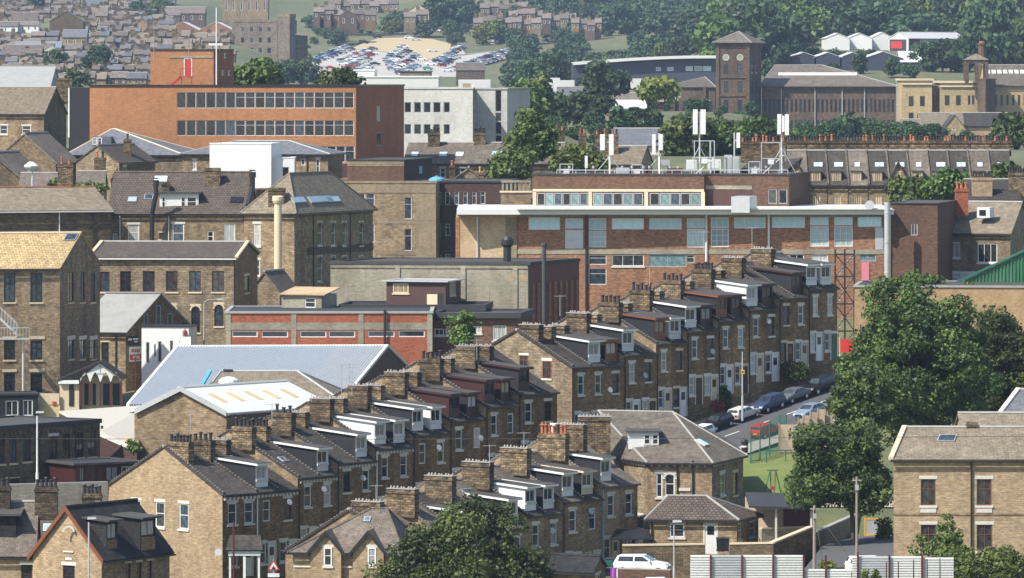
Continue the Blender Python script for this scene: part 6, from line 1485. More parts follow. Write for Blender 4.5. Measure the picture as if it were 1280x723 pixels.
b = Bld('cream_mill', 'cream stone mill block with tall windows and flat parapet', 'mill', (1127,YC), (1165,YC), 18, 180, 101, 'mill_cream'); b.win(0,[(1136,120.5,1142,133),(1150,120.5,1156,133),(1136,141,1142,150)],'mill'); b.walls(); b.flat('felt','cream_stone',th=.5,oh=.4); b.boxpx('cornice',0,1127,104,1165,106,-.1,.4,'cream_stone')
b = Bld('cream_mill', 'cream stone mill block next to the open turret', 'mill', (1175,YC), (1223,YC), 20, 180, 104, 'mill_cream'); b.win(0,[(1181,119.5,1187,132),(1195,119.5,1201,132),(1210,119.5,1213,131),(1215,119.5,1218,131)],'mill'); b.walls(); b.flat('felt','cream_stone',th=.5,oh=.4); b.boxpx('cornice',0,1175,107,1223,109,-.1,.4,'cream_stone')
b = Bld('cream_mill_link', 'recessed cream link between the two cream mill blocks', 'mill', (1165.5,YC+6), (1174.5,YC+6), 10, 180, 108, 'mill_cream'); b.win(0,[(1166.5,120,1171,136)],'mill'); b.walls(); b.flat('felt')
b = Bld('mill_turret', 'dark stone open turret with pyramid roof on the cream mill', 'turret', (1222,YC-3), (1232,YC-4), 6, 180, 100, 'mill_stone'); b.walls(); b.flat('felt','mill_stone',th=.3)
u = 6/S(YC); c = W(1220,100,YC+0)
m = MB()
for dx,dy in ((-2.4,-2.4),(2.4,-2.4),(2.4,2.4),(-2.4,2.4),(0,-2.4)): m.box(c[0]+dx-.45,c[1]+dy-.45,ZZ(104,YC),c[0]+dx+.45,c[1]+dy+.45,ZZ(79,YC))
m.box(c[0]-2.7,c[1]-2.7,ZZ(79,YC),c[0]+2.7,c[1]+2.7,ZZ(75,YC)); b.part('belfry', m, 'mill_stone')
m = MB(); z0,z1 = ZZ(75,YC)+.003,ZZ(67,YC); q=[(c[0]-3,c[1]-3,z0),(c[0]+3,c[1]-3,z0),(c[0]+3,c[1]+3,z0),(c[0]-3,c[1]+3,z0)]
for i in range(4): m.face([q[i],q[(i+1)%4],(c[0],c[1],z1)])
b.part('roof', m, 'stone_slate_grey')
b = Bld('long_cream_mill', 'long cream mill with many windows and rooflights at right edge', 'mill', (1233,YC+6), (1330,YC+6), 26, 180, 107, 'mill_cream'); mill_windows(b,0,1234,1328,13,[(119,132),(140,150)],fr=.4); b.gable(ZZ(82,YC+19),'slate_brown',oh=.6); b.walls(); o,t,up=b.plane; n_=np.cross(t,up)
m = MB(); H_=math.hypot(13,b.zr-b.zt)
for k in range(14): m.obox(o+t*(1+1.4*k)+up*H_*.62+n_*.12,t*.5,up*H_*.09,n_*.1)
b.part('rooflight', m, 'white_roof')
T = thing('mill_chimney', 'short red brick chimney behind the open turret', 'chimney', W(1227.5,82,1600)); m = MB(); m.lathe([(1.1,-8),(.95,5),(1.15,5.2),(1.15,5.6)],10); m.build('stack','brick_brown',T); m=MB(); m.lathe([(.8,5.6),(.7,6.1)],8); m.build('chimney_pot','terracotta',T)
for (xa,xb,yr,ye,Yq,lb,rm,wm) in ((1128,1152,150,164,1380,'small grey roofed stone house before the cream mill','stone_slate_grey','sandstone'),(1150,1205,142,160,1400,'grey roofed stone range with pale rooflight below cream mill','stone_slate_grey','sandstone_clean'),(1205,1268,142,158,1410,'slate roofed stone range right of cream gable','slate','sandstone_clean')):
    b = Bld('stone_range', lb, 'building', (xa,Yq), (xb,Yq), 12, 175, ye, wm); b.gable(ZZ(yr,Yq+6), rm); b.walls()
b = Bld('stone_gable', 'cream stone gable with dark roof in front of the cream mill', 'house', (1180,1385), (1207,1385), 12, 175, 161, 'mill_cream'); b.gable(ZZ(144,1386),'slate',axis='y'); b.win(0,[(1190,157,1194.5,163)],'far'); b.walls()
# ---------------------------------------------------------------- far buildings
def house(label, xa, xb, yr, ye, yb, Y, wm, rm, axis='x', d=8, wins=0, group=None, name='house', cat='house', chim=True, rows=1, ws='far'):
    b = Bld(name, label, cat, (xa,Y), (xb,Y), d, yb, ye, wm, group=group)
    for r in range(rows):
        for k in range(wins):
            x = xa+(xb-xa)*(k+.5)/wins; hh = (yb-ye)/max(rows,1); y0 = ye+hh*(r+.22); b.win(0,[(x-1.3,y0,x+1.3,y0+hh*.5)],ws)
    if yr is not None:
        b.gable(ZZ(yr, Y+(d/2 if axis=='x' else 0)), rm, axis=axis, gutter=None, oh=.3)
        if chim: b.stack(xa+2.5, yr-4.5, yr+1, 4.5, Y+d/2, t=1.0)
    else: b.flat(rm, cope=False)
    b.walls(); return b
b = Bld('industrial_building', 'long dark clad industrial building with curved white roof edge below the wood', 'industrial building', (716,1750), (900,1750), 40, 106, 79, 'far_dark_cladding')
b.win(0, [(857,83,866,89),(868,83,878,89),(879,83,889,89),(820,84,826,89),(834,84,842,89)], 'far', pane='glass_pale'); b.walls()
m = MB(); P=b.P; n=12
for k in range(n):
    f0=k/n; f1=(k+1)/n; z = lambda f: ZZ(78-8.5*math.sin(min(1,f*1.1)*math.pi/2),1748)
    xa_=P[0][0]+(P[1][0]-P[0][0])*f0; xb_=P[0][0]+(P[1][0]-P[0][0])*f1
    m.hexa([(xa_,1750.01,ZZ(80,1750)),(xb_,1750.01,ZZ(80,1750)),(xb_,1790,ZZ(80,1750)),(xa_,1790,ZZ(80,1750))],[(xa_,1750.01,z(f0)-.81),(xb_,1750.01,z(f1)-.81),(xb_,1790,z(f1)-.81),(xa_,1790,z(f0)-.81)]) if False else None
    w2_ = MB() if k == 0 else w2_; w2_.face([(xa_,1749.9,ZZ(79.2,1750)),(xb_,1749.9,ZZ(79.2,1750)),(xb_,1749.9,z(f1)-.8),(xa_,1749.9,z(f0)-.8)])
    m.hexa([(xa_,1748,z(f0)-.8),(xb_,1748,z(f1)-.8),(xb_,1795,z(f1)-.8),(xa_,1795,z(f0)-.8)],[(xa_,1748,z(f0)),(xb_,1748,z(f1)),(xb_,1795,z(f1)),(xa_,1795,z(f0))])
b.part('roof', m, 'white_roof'); 
b.part('upper_wall', w2_, 'far_dark_cladding')
GW='white roofed sheds on the wooded hillside'
for k,(xa,xb,yr,ye,yb,Y) in enumerate(((1032,1062,42,48,62,2000),(1060,1090,42,48,62,2005),(1088,1118,41,48,62,2010))):
    house(f'white gabled warehouse, {ORD[k]} from left on the wooded hillside', xa, xb, yr, ye, yb, Y, 'white_paint', 'white_roof', axis='y', d=26, name='warehouse', cat='warehouse', chim=False, group=GW)
b = Bld('warehouse', 'white gabled warehouse with two red panels and grey side wall', 'warehouse', (1111,2000), (1135,1998), 20, 68, 48, 'white_paint', side=(1207,2025)); b.boxpx('dark_panel',0,1112,49.5,1135,68,-.1,.1,'far_dark_cladding'); b.boxpx('sign_board',0,1114,52,1128,61,.12,.3,'red_paint'); b.boxpx('corner_post',0,1133.5,48,1136,66,.1,.4,'white_paint')
b.boxpx('dark_panel',1,1137,49,1149.5,68,-.1,.1,'far_dark_cladding'); b.boxpx('sign_board',1,1141,52,1148,66,.12,.3,'red_paint'); b.boxpx('lettering',1,1142.5,54,1145,56.5,.32,.42,'white_paint'); b.boxpx('lettering',1,1142.5,58,1147,60,.32,.42,'white_paint'); b.boxpx('lettering',1,1142,61.5,1147,63.5,.32,.42,'white_paint')
u,v=b.uv(1,1152,55.5); text_part(b.T,'lettering','call storage',b.loc(b.pt(1,u,v,.15)),b.rot(1),1.6,'grey_paint',.02); b.boxpx('lettering',1,1157,57.5,1171,58.6,.02,.12,'grey_paint')
b.gable(ZZ(40.5,2000),'white_roof',axis='y',gutter=None); b.walls(extra_mats={1:'grey_paint'})
for k,(xa,xb,yr,ye) in enumerate(((990,1020,66,71),(1018,1052,66,72),(1050,1082,66,72),(1080,1128,65,73))):
    house(f'dark walled shed with pale roof, {ORD[k]} from left below the white warehouses', xa, xb, yr, ye, 88, 1850, 'far_dark_cladding', 'white_roof' , axis='y', d=30, name='shed', cat='shed', chim=False, group='dark sheds below the white warehouses')
house('white flat roofed shed right of the dark sheds', 1126, 1155, 65, 78, 90, 1848, 'far_dark_cladding', 'white_roof', d=26, name='shed', cat='shed', chim=False)
# houses above the car park and left hill
GH='far houses above the car park'
top = []
for (xa,xb,yr,Y,w_) in ((392,420,8,2860,13),(414,500,0,3010,12),(400,474,13,2860,14),(505,536,14,2850,15),(592,640,21,2800,12),(636,680,12,2860,11),(640,676,23,2775,12),(678,720,18,2790,11),(714,752,24,2780,10),(600,680,4,2950,12),(690,760,8,2950,12)):
    x = xa; k = 0
    while x < xb-5: jy = 1.6*math.sin(k*2.1+xa); top.append((x,min(x+w_,xb),yr+jy,yr+6+jy,yr+15+jy,Y+2*(k%2))); x += w_; k += 1
for k,(xa,xb,yr,ye,yb,Y) in enumerate(top):
    house('distant brown stone house with grey roof above the car park field', xa, xb-.2, yr, ye, yb, Y, ['mill_stone','sandstone_brown','sandstone_grey'][k%3], 'far_roof', d=9, wins=2, group=GH, rows=1)
house('distant brown gable in front of the row above the car park', 424, 446, 13, 20, 33, 2800, 'mill_stone', 'far_roof', axis='y', d=9, wins=2, chim=False)
house('distant house with tan gable roof at middle of hilltop row', 510, 536, 6, 14, 24, 2900, 'plywood', 'far_roof', axis='y', chim=False)
house('small brown roofed stone building in middle of the car park', 570, 606, 79, 88, 100, 2350, 'mill_stone', 'far_roof', d=8, chim=False)
house('grey roofed stone building among trees left of the mill', 697, 742, 110, 131, 150, 1250, 'sandstone', 'slate_blue', d=10, wins=0, chim=False)
house('long brown flat roofed works with white lettering on its roof edge', 755, 830, 117, 128, 140, 1420, 'mill_stone', 'far_roof', d=14, chim=False, name='works', cat='works')
T = thing('roof_lettering','white slanted sign lettering on the brown works roof','sign',W(799,126,1419)); text_part(T,'lettering','Decorator',(0,0,0),0,2.1,'white_paint',.03); m=MB(); m.box(0,.1,-.2,8,.2,0); m.build('rail','white_paint',T)
house('low shed with pale blue green roof edge before the brown works', 760, 808, 126, 136, 142, 1380, 'blue_panel', 'white_roof', d=14, chim=False, name='shed', cat='shed')
for k,(px,yt) in enumerate(((768,138),(787,139),(806,137),(726,0))[:3]): 
    xx = px; house(f'far slate roofed house, {ORD[k]} in the row below the brown works', xx-10, xx+9, 146, 152, 165, 1200, 'sandstone', 'far_roof', d=9, group='far houses below the brown works')
for (xa,xb,yr,ye,lb) in ((683,700,98,103,'white lorry trailer roof among trees left of the dark building'),(700,718,101,108,'long white van body among trees left of the dark building'),(780,803,99,105,'white flat unit in front of dark clad building')):
    b = Bld('white_trailer', lb, 'trailer', (xa,1700), (xb,1700), 3, 112, ye-3.0 if False else yr+0.0, 'white_roof'); b.walls(); b.flat('white_roof', cope=False)
# left mill block and saw-tooth sheds
b = Bld('old_mill', 'square grey stone old mill on the left hillside', 'mill', (290,2300), (347,2298), 30, 105, 28, 'far_stone', back=(6,26)); mill_windows(b,0,298,342,4,[(34,40),(47,54),(60,67),(74,81)],'plain',.45); b.walls(); b.flat('felt','sandstone_grey',th=.8)
b = Bld('old_mill_tower', 'narrow stair tower with bumpy top on the old hillside mill', 'tower', (347.5,2294), (362,2293), 8, 105, 22, 'far_stone'); b.walls(); b.flat('felt','sandstone',th=1.2)
b = Bld('old_mill_wing', 'shaded wing with rows of windows right of old hillside mill', 'mill', (362.5,2300), (384.5,2310), 20, 105, 45, 'sandstone_sooty'); mill_windows(b,0,363,384,6,[(49,58),(64,73),(80,88)],'plain',.6); b.hip(ZZ(38,2312),'far_roof',insl=1,insr=8,gutter=None); b.walls()
house('brick shed with white sheet roof, left of a pair on the hill', 208, 249, 27.5, 38, 50, 2400, 'brick_old', 'white_roof', axis='y', d=38, chim=False, name='shed', cat='shed')
house('brick shed with white sheet roof, right of a pair on the hill', 249, 291, 27.5, 38, 50, 2395, 'brick_old', 'white_roof', axis='y', d=42, chim=False, name='shed', cat='shed')
house('big grey hip roofed mill house at top of the left hill', 202, 256, 9, 17, 28, 2700, 'mill_stone', 'far_roof', d=14, wins=5, chim=False)
house('tan stone block with tall windows at top of left hill', 278, 335, None, -4, 20, 2800, 'sandstone', 'far_roof', d=14, wins=6, rows=1)
house('dark stone gable facing the camera on the left hill', 62, 104, 14, 27, 42, 2250, 'sandstone_sooty', 'far_roof', axis='y', d=12, chim=False)
house('long low blue roofed shed on the left hill', 18, 76, 53, 60, 66, 2050, 'grey_paint', 'lead_blue', d=10, chim=False, name='shed', cat='shed')
house('long tan roof with dark base on left hill', 5, 52, 57, 69, 77, 1950, 'sandstone_sooty', 'far_roof', d=10, chim=False)
house('small pale yellow shed on left hill', 51, 72, 58, 64, 70, 1960, 'cream_roof', 'cream_roof', d=8, axis='y', chim=False, name='shed', cat='shed')
house('hip roofed stone house beside the blue shed', 78, 108, 38, 47, 60, 2080, 'sandstone', 'slate_blue', d=12, wins=3, chim=False)
house('row with white dormer fronts at left edge of hill', -8, 22, 28, 33, 42, 2280, 'white_paint', 'far_roof', d=8, wins=3, chim=False)
house('row with white dormer fronts beside dark gable on hill', 24, 48, 28, 32, 40, 2285, 'white_paint', 'far_roof', d=8, wins=3, chim=False)
house('brown roofed house with white verge on left hill', 14, 47, 16, 28, 32, 2330, 'sandstone', 'far_roof', d=9, chim=False)
house('church like steep grey roof at top of left hill', 107, 134, -4, 8, 18, 2750, 'sandstone', 'slate_blue', d=12, axis='x', chim=False)
house('house with tall white gable edge on left hill', 119, 134, 10, 20, 34, 2480, 'sandstone', 'far_roof', d=9, wins=2)
house('gabled stone house with dark verges by the saw roof sheds', 163, 192, 24, 34, 45, 2400, 'sandstone', 'far_roof', d=12, axis='y', chim=False)
rq = random.Random(5); GL='small stone houses packed on the left hillside'; nh = 0
LP = [-9,0,14,28,40,52,64,77,84,92,104]; LY = [3000,2850,2620,2380,2200,2100,1960,1820,1680,1560,1450]
yy_ = -9.0
while yy_ < 101:
    Y = float(np.interp(yy_, LP, LY)); sc = 2000/Y; xb = 285 if yy_ > 40 else 215
    x = -12+rq.uniform(0,8)
    while x < xb and nh < 292:
        w_ = rq.choice([8,10,12,14,20])*sc*rq.uniform(.9,1.15); g = rq.random() < .2
        if g: w_ = min(w_, 13*sc)
        if not (x < 110 and 14 < yy_ < 36 and rq.random() < .6) and not (yy_ > 84 and x > 190):
            jy = rq.uniform(-1.5,1.5); hr = (rq.uniform(4.5,6.5))*sc
            house('small tan stone house with grey brown roof packed on the left hillside', x, x+w_, yy_+jy, yy_+jy+hr, yy_+jy+hr+rq.uniform(6,8)*sc, Y+rq.uniform(-14,14), rq.choice(['sandstone','sandstone_grey','sandstone_brown','sandstone_grey','mill_stone']), rq.choice(['far_roof','far_roof','far_roof','slate_brown','slate_blue','stone_slate_grey']), axis='y' if g else 'x', d=8, wins=max(1,int(w_/8)), group=GL, chim=rq.random()<.75, ws='far' if rq.random()<.35 else 'plain'); nh += 1
        x += w_+rq.choice([.3,.3,.3,4])
    yy_ += 8.2*sc
print('hill houses', nh)

for k,(xa,xb,yt) in enumerate(((700,716,205),(790,803,206),(868,893,176),(936,950,202),(952,975,178))):
    T = thing('rooftop_scaffold', f'thin grey scaffold frame on the antenna roof, {ORD[k]} from left', 'scaffold', W(xa,219,666)); B0=tuple(T.location); m = MB()
    for x in (xa,xb): m.tube(W(x,219,666),W(x,yt,666),.05,n=5)
    for q in (yt+.5,(yt+219)/2): m.tube(W(xa,q,666),W(xb,q,666),.045,n=5)
    m.tube(W(xa,219,666),W(xb,(yt+219)/2,666),.035,n=4); shift(m,B0).build('frame','galvanised',T)
    m = MB(); p = W((xa+xb)/2,(yt+219)/2+4,665.9); m.box(p[0]-.3,p[1]-.2,p[2]-.25,p[0]+.3,p[1]+.2,p[2]+.25); shift(m,B0).build('junction_box','white_paint',T)
# ---------------------------------------------------------------- streets, lawn, car park surfaces
WT = []                                     # strong ground control points
def sheet(name, quad, mat, nu=10, nv=6, kind='structure', drop=.22, lift=0.0, gctl=True):
    A, B, Cc, D = (np.array(q, float) for q in quad); m = MB()
    f = lambda u, v: (A*(1-u)+B*u)*(1-v)+(D*(1-u)+Cc*u)*v+np.array((0,0,lift))
    for i in range(nu):
        for j in range(nv): m.face([f(i/nu,j/nv),f((i+1)/nu,j/nv),f((i+1)/nu,(j+1)/nv),f(i/nu,(j+1)/nv)])
    if gctl:
        for i in np.linspace(-.05,1.05,nu+2):
            for j in np.linspace(-.05,1.05,nv+2): p = f(i,j); WT.append((p[0],p[1],p[2]-drop))
    o = m.build(name, mat, None); tag(o, kind=kind); return o
SA = (.656,.755)
def ST(s, d, dz=0.0):                       # along the steep street, out from the house fronts
    return (16.5+.656*s+.755*d, 562+.755*s-.656*d, 9.69+.18*s-.085*d+dz)
def strip(name, d0, d1, s0, s1, mat, dz=0.0, drop=.3): return sheet(name, [ST(s0,d0,dz),ST(s0,d1,dz),ST(s1,d1,dz),ST(s1,d0,dz)][::1], mat, 4, 24, drop=drop)
m_, nt_, b_ = newmat('hill_grass'); MATS['hill_grass'] = m_
P_ = wpos(nt_); c_ = mixc(nt_, ramp(nt_, noise(nt_, P_, .02, 6, .7), .38, .62), (.08,.095,.035), (.15,.135,.06))
c_ = mixc(nt_, ramp(nt_, noise(nt_, P_, .3, 5, .7), .4, .7), c_, (.06,.075,.028)); nt_.links.new(c_, b_.inputs['Base Color']); b_.inputs['Roughness'].default_value = .95
m_, nt_, b_ = newmat('lawn'); MATS['lawn'] = m_
P_ = wpos(nt_); c_ = mixc(nt_, ramp(nt_, noise(nt_, P_, .25, 6, .75), .35, .68), (.085,.14,.022), (.16,.165,.05))
c_ = mixc(nt_, .5, c_, ramp(nt_, noise(nt_, P_, 3.5, 4, .8), .3, .7, (.55,.55,.5), (1.4,1.4,1.3)), 'MULTIPLY'); nt_.links.new(c_, b_.inputs['Base Color']); b_.inputs['Roughness'].default_value = .95
strip('road', 4.4, 11.6, -45, 19, 'asphalt'); strip('pavement', 2.3, 4.25, -45, 19, 'paving', .12); strip('pavement', 11.75, 13.6, -45, 19, 'paving', .12); strip('front_yards', -.2, 2.2, -45, 19, 'concrete_grey', .1)
m = MB()
for d in (4.25, 11.6): m.hexa([ST(-45,d,-.2),ST(-45,d+.15,-.2),ST(19,d+.15,-.2),ST(19,d,-.2)],[ST(-45,d,.125),ST(-45,d+.15,.125),ST(19,d+.15,.125),ST(19,d,.125)])
tag(m.build('kerb','kerb'), kind='structure')
m = MB()
for k in range(14): s0 = -40+4.2*k; m.face([ST(s0,7.95,.02),ST(s0,8.07,.02),ST(s0+2,8.07,.02),ST(s0+2,7.95,.02)])
tag(m.build('road_marking','white_paint'), kind='structure')
sheet('lawn', [W(924,622,519),W(1080,622,519),W(1080,556,548),W(929,565,548)], 'lawn', 12, 10)
sheet('path', [W(915,634,513.5),W(1120,634,513.5),W(1120,622.4,518.6),W(915,622.4,518.6)], 'path_pale', 8, 2)
sheet('yard_ground', [W(1005,712,462),W(1120,706,455),W(1120,662,505),W(1030,680,490)], 'asphalt', 8, 6)
sheet('foreground_ground', [W(500,790,430),W(1300,790,425),W(1300,722,440),W(700,735,455)], 'paving', 10, 4)
CPY = lambda py: 157.2/((py-80)/8000+.0592)
def CP(px, py, up=0.0): Y = CPY(py); x, y, z = W(px, py, Y); return (x, y, z+up)
for px in range(370, 690, 14):
    for py in range(36, 100, 4): p = CP(px, py); WT.append((p[0],p[1],p[2]-.35))
    for Y in range(1500, 2560, 40): p = W(px, 112-(Y-1500)/1060*12, Y); GROUND.append((p[0],p[1],p[2]-2))
def drape(name, pts, mat, up):
    m = MB(); c = np.mean(np.array(pts), axis=0); P_ = [CP(*q, up) for q in pts]; cc = CP(*c, up)
    for a, b2 in zip(P_, P_[1:]+P_[:1]): m.face([cc, b2, a] if True else None)
    o = m.build(name, mat); tag(o, kind='structure'); return o
# flat polygons lie on one inclined plane, so each is a true sheet
drape('car_park_gravel', [(380,86),(392,77),(440,61),(470,63),(520,66),(575,58),(583,70),(640,62),(640,72),(596,84),(580,97),(400,99),(384,96)], 'park_gravel', .25)
drape('car_park_sand', [(440,62),(452,56),(473,49),(510,48),(540,50),(564,56),(562,66),(548,72),(534,77),(515,70),(480,66)], 'park_sand', .4)
drape('access_road', [(612,57),(618,46),(650,47),(652,56)], 'park_gravel', .3)
for px in range(640, 1010, 12):
    for Y in range(440, 505, 5):
        x, y = GX(px, Y); WT.append((x, y, ZZ(722+(490-Y)*.2, Y)))
for px in range(1075, 1330, 16):
    for Y in range(585, 625, 6): WT.append((*GX(px,Y), ZZ(478,Y)))
for px in range(195, 300, 10):
    for Y in range(462, 500, 5): WT.append((*GX(px,Y), ZZ(765,Y)))
# ---------------------------------------------------------------- the ground itself
BY = [250,430,480,520,560,620,680,740,800,900,1100,1300,1600,1750,1950,2280,2800,3050,3600,6000]
BZ = [3,4.5,2.5,3,7,12,16,21,25,27,26,25,24,33,40,50,62,76,118,420]
def ctl():
    g = np.array(GROUND + WT); w = np.concatenate([np.full(len(GROUND), .35), np.full(len(WT), 3.0)])
    return g, w
def ground_corr(X, Y, g, w):
    u, v = X/Y, np.log(Y); gu, gv = g[:,0]/g[:,1], np.log(g[:,1]); dz = g[:,2]-np.interp(g[:,1], BY, BZ)
    out = np.zeros(len(X)); 
    for i in range(0, len(X), 3000):
        d2 = (u[i:i+3000,None]-gu)**2/.0075**2 + (v[i:i+3000,None]-gv)**2/.011**2
        k = w*np.exp(-.5*np.minimum(d2, 60)); out[i:i+3000] = (k@dz)/(k.sum(1)+.04)
    return out
G_, W_ = ctl()
def ground(x, y): return float(np.interp(y, BY, BZ)+ground_corr(np.array([x]), np.array([y]), G_, W_)[0])
nU, nV = 230, 400
U = np.linspace(-.15, .15, nU); V = np.linspace(math.log(250), math.log(6500), nV)
UU, VV = np.meshgrid(U, V); YY = np.exp(VV).ravel(); XX = UU.ravel()*YY
Zg = np.interp(YY, BY, BZ)+ground_corr(XX, YY, G_, W_)
me = bpy.data.meshes.new('ground'); idx = np.arange(nU*nV).reshape(nV, nU)
me.from_pydata(np.stack([XX, YY, Zg], 1).tolist(), [], np.stack([idx[:-1,:-1], idx[:-1,1:], idx[1:,1:], idx[1:,:-1]], -1).reshape(-1, 4).tolist())
me.materials.append(MATS['hill_grass']); me.polygons.foreach_set('use_smooth', [True]*len(me.polygons)); me.update()
tag(link('ground', me), kind='structure')

# ---------------------------------------------------------------- parked cars
ang = math.atan2(SA[1], SA[0]); sl = math.atan(.18)
def street_car(label, kind, paint, s, d, up):
    c = car(label, kind, paint, ST(s, d, .03), ang if up else ang+math.pi, 'cars parked along the steep street'); c.scale = (.78,.78,.78); c.rotation_euler = (0, -sl if up else sl, ang if up else ang+math.pi)
street_car('black sport utility car parked highest on the steep street', 'suv', 'car_black', 9.8, 5.6, False)
street_car('dark grey saloon parked just below the highest black car', 'sedan', 'car_grey', 6.2, 5.6, False)
street_car('dark blue car parked third from the top of the street', 'suv', 'car_blue', 2.6, 5.7, False)
street_car('champagne silver hatchback parked facing uphill between dark cars', 'hatch', 'car_champagne', -1.0, 5.8, True)
street_car('small black car parked below the silver hatchback', 'hatch', 'car_black', -4.6, 5.8, False)
street_car('white hatchback half hidden behind corner house roof', 'hatch', 'car_white', -8.4, 6.8, False)
street_car('steel blue saloon parked by the concrete panel fence', 'sedan', 'car_steel', 2.6, 10.4, False)
street_car('red hatchback seen through green fence on far side of street', 'hatch', 'car_red', -4.6, 11.2, True)
street_car('dark green hatchback parked near the lamp post with yellow plate', 'hatch', 'car_grey', -12.2, 6.2, False)
street_car('black saloon parked at top of the street beyond the highest car', 'sedan', 'car_black', 13.4, 5.6, False)
street_car('dark blue car close to the house fronts above corner house', 'hatch', 'car_blue', -8.3, 3.2, False)
x,y,z = W(803,719,466); car('white hatchback parked side on below the black door canopy', 'hatch', 'car_white', (x,y,z), math.radians(-12)); GROUND.append((x,y,z))
x,y,z = W(825,748,449); car('white car whose roof shows at the bottom edge of the picture', 'sedan', 'car_white', (x,y,z), 0)
x,y,z = W(1092,722,446); car('white car hidden behind the corrugated fence by right house', 'hatch', 'car_white', (x,y,z), 0)
def far_car_mesh(kind, paint):
    def mk():
        prof, wd = car_profile(kind); m = MB(); hw = wd/2; iz = lambda z: hw-max(0,z-.95)*.28
        n = len(prof); L = [(x,iz(z),z) for x,z in prof]; R = [(x,-iz(z),z) for x,z in prof]; top = max(z for _,z in prof)
        m.face(L[::-1]) ; m.face(R)
        for k in range(n):
            j = (k+1)%n; g = min(prof[k][1],prof[j][1])>.9 and max(prof[k][1],prof[j][1])>1.2 and abs(prof[k][1]-prof[j][1])>.25
            m.mat(1 if g else 0); m.face([L[k],L[j],R[j],R[k]])
        m.mat(1)
        for sg in (1,-1):
            ti = [k for k,(x,z) in enumerate(prof) if z>top-.06]; x0,x1 = prof[ti[0]][0]+.1,prof[ti[-1]][0]
            q = [(x0-.1,sg*(iz(1.05)+.02),1.05),(x1+.5,sg*(iz(1.05)+.02),1.05),(x1,sg*(iz(top-.1)+.02),top-.1),(x0,sg*(iz(top-.1)+.02),top-.1)]; m.face(q if sg<0 else q[::-1])
            m.mat(2)
            for xx in (-1.3,1.3): m.tube((xx,sg*(hw-.18),.33),(xx,sg*(hw+.02),.33),.33,n=8)
            m.mat(1)
        return m.mesh('parked_car', ['paint_'+paint,'car_glass','tyre'])
    return cached(('fc',kind,paint), mk)
rq = random.Random(21)
CN = {'car_white':'white','car_silver':'silver','car_blue':'dark blue','car_black':'black','car_red':'red','car_grey':'dark grey','car_steel':'steel blue','car_green':'green'}
def far_car(px, py, a=None, paint=None):
    paint = paint or rq.choice(['car_white']*5+['car_silver']*5+['car_blue','car_black','car_grey','car_grey','car_steel','car_steel','car_red'])
    kind = rq.choice(['hatch','hatch','sedan','suv']); p = CP(px, py, .42); o = link('parked_car', far_car_mesh(kind, paint), None, p, a if a is not None else rq.uniform(-.3,.3)); o.rotation_euler[0] = math.atan(.0592)*math.cos(o.rotation_euler[2])
    tag(o, f'distant {CN[paint]} car parked in the crowded hillside car park', 'car', f'{CN[paint]} cars in the hillside car park')
for (x0,y0,x1,y1,n,a) in ((388,78,436,60,10,.5),(393,80,441,63,9,.5),(424,80,468,63,11,.2),(427,84,470,68,11,.2),(433,89,462,76,8,.1),(441,94,464,86,6,.1),(482,79,506,61,9,.2),(484,84,512,66,9,.2),(489,90,521,74,10,.1),(497,95,524,84,6,0),(546,80,580,61,11,.6),(551,86,572,73,6,.6),(557,92,582,86,5,.1),(584,83,634,66,13,.5),(592,86,641,69,9,.5)):
    for k in range(n): t=(k+.5)/n; far_car(x0+(x1-x0)*t+rq.uniform(-1,1), y0+(y1-y0)*t+rq.uniform(-.6,.6), a+rq.uniform(-.2,.2))
for px,py,c in ((455,56,'car_black'),(472,49,'car_black'),(511,50,'car_white'),(520,52,'car_silver'),(541,66,'car_white'),(519,71,'car_silver'),(527,77,'car_white'),(539,83,'car_white'),(398,88,'car_grey'),(413,88,'car_red'),(535,89,'car_green'),(545,41,'car_white'),(469,83,'car_black'),(566,47,'car_grey')): far_car(px,py,None,c)
# ---------------------------------------------------------------- trees
LD = ['leaf_dark','leaf_mid','leaf_light']  # paler clumps vary the greens and paint sunlit highlights into the crown
def ptree(label, px, pyc, rpx, Y, rz=1.0, mats=LD, seed=1, n=(70,110), leaf=.28, cr=1.3, ybase=None, name='tree', shape='round', depth=1.0, tx=None):
    s = S(Y); r = rpx/s; x, y, z = W(px, pyc, Y); zb = ZZ(ybase, Y) if ybase else min(ground(x,y), z-r*.8); tx0 = GX(tx, Y)[0] if tx else x
    T = thing(name, label, 'tree', (tx0, y, zb)); h = max(z-zb, 1.0)
    trunk_mb(h, max(.12, r*.055), seed, r*.6).build('trunk','bark',T)
    c = link('crown', crown_mesh(seed, r*.88, r*.88*depth, r*.88*rz, n[0], n[1], leaf, cr, mats, shape, 0), T, (x-tx0, 0, h)); return T
ptree('big round dark green tree in front of the tan brick block', 1142, 459, 97, 522, 1.02, LD, 3, (400,230), .15, 1.15, 585, tx=1142)
ptree('dark tree spreading off the right edge behind the right house', 1250, 468, 76, 538, 1.1, LD, 103, (280,200), .155, 1.2, 585)
ptree('low bushy tree at the foot of the big round tree', 1078, 505, 42, 512, .95, LD, 5, (130,150), .15, .95, 565)
ptree('dark shady bush under the big round tree at right', 1200, 520, 52, 545, .7, LD, 46, (120,140), .16, 1.0, 570)
ptree('dark tree overhanging the rendered wall beside the right house', 1053, 592, 67, 488, .98, LD, 106, (190,230), .14, 1.0, 684, tx=1066)
ptree('round leafy tree at bottom centre hiding the nearest row', 588, 730, 102, 452, .88, LD, 7, (340,260), .135, 1.1, 800)
ptree('slender pale birch like tree before the low brick range', 579, 413, 20, 590, 1.5, ['leaf_light','leaf_mid'], 8, (46,50), .16, .55, 445)
ptree('tall green tree beyond the roof left of antennas', 664, 178, 27, 786, 1.35, ['leaf_mid','leaf_dark'], 9, (150,70), .32, 1.3, 235)
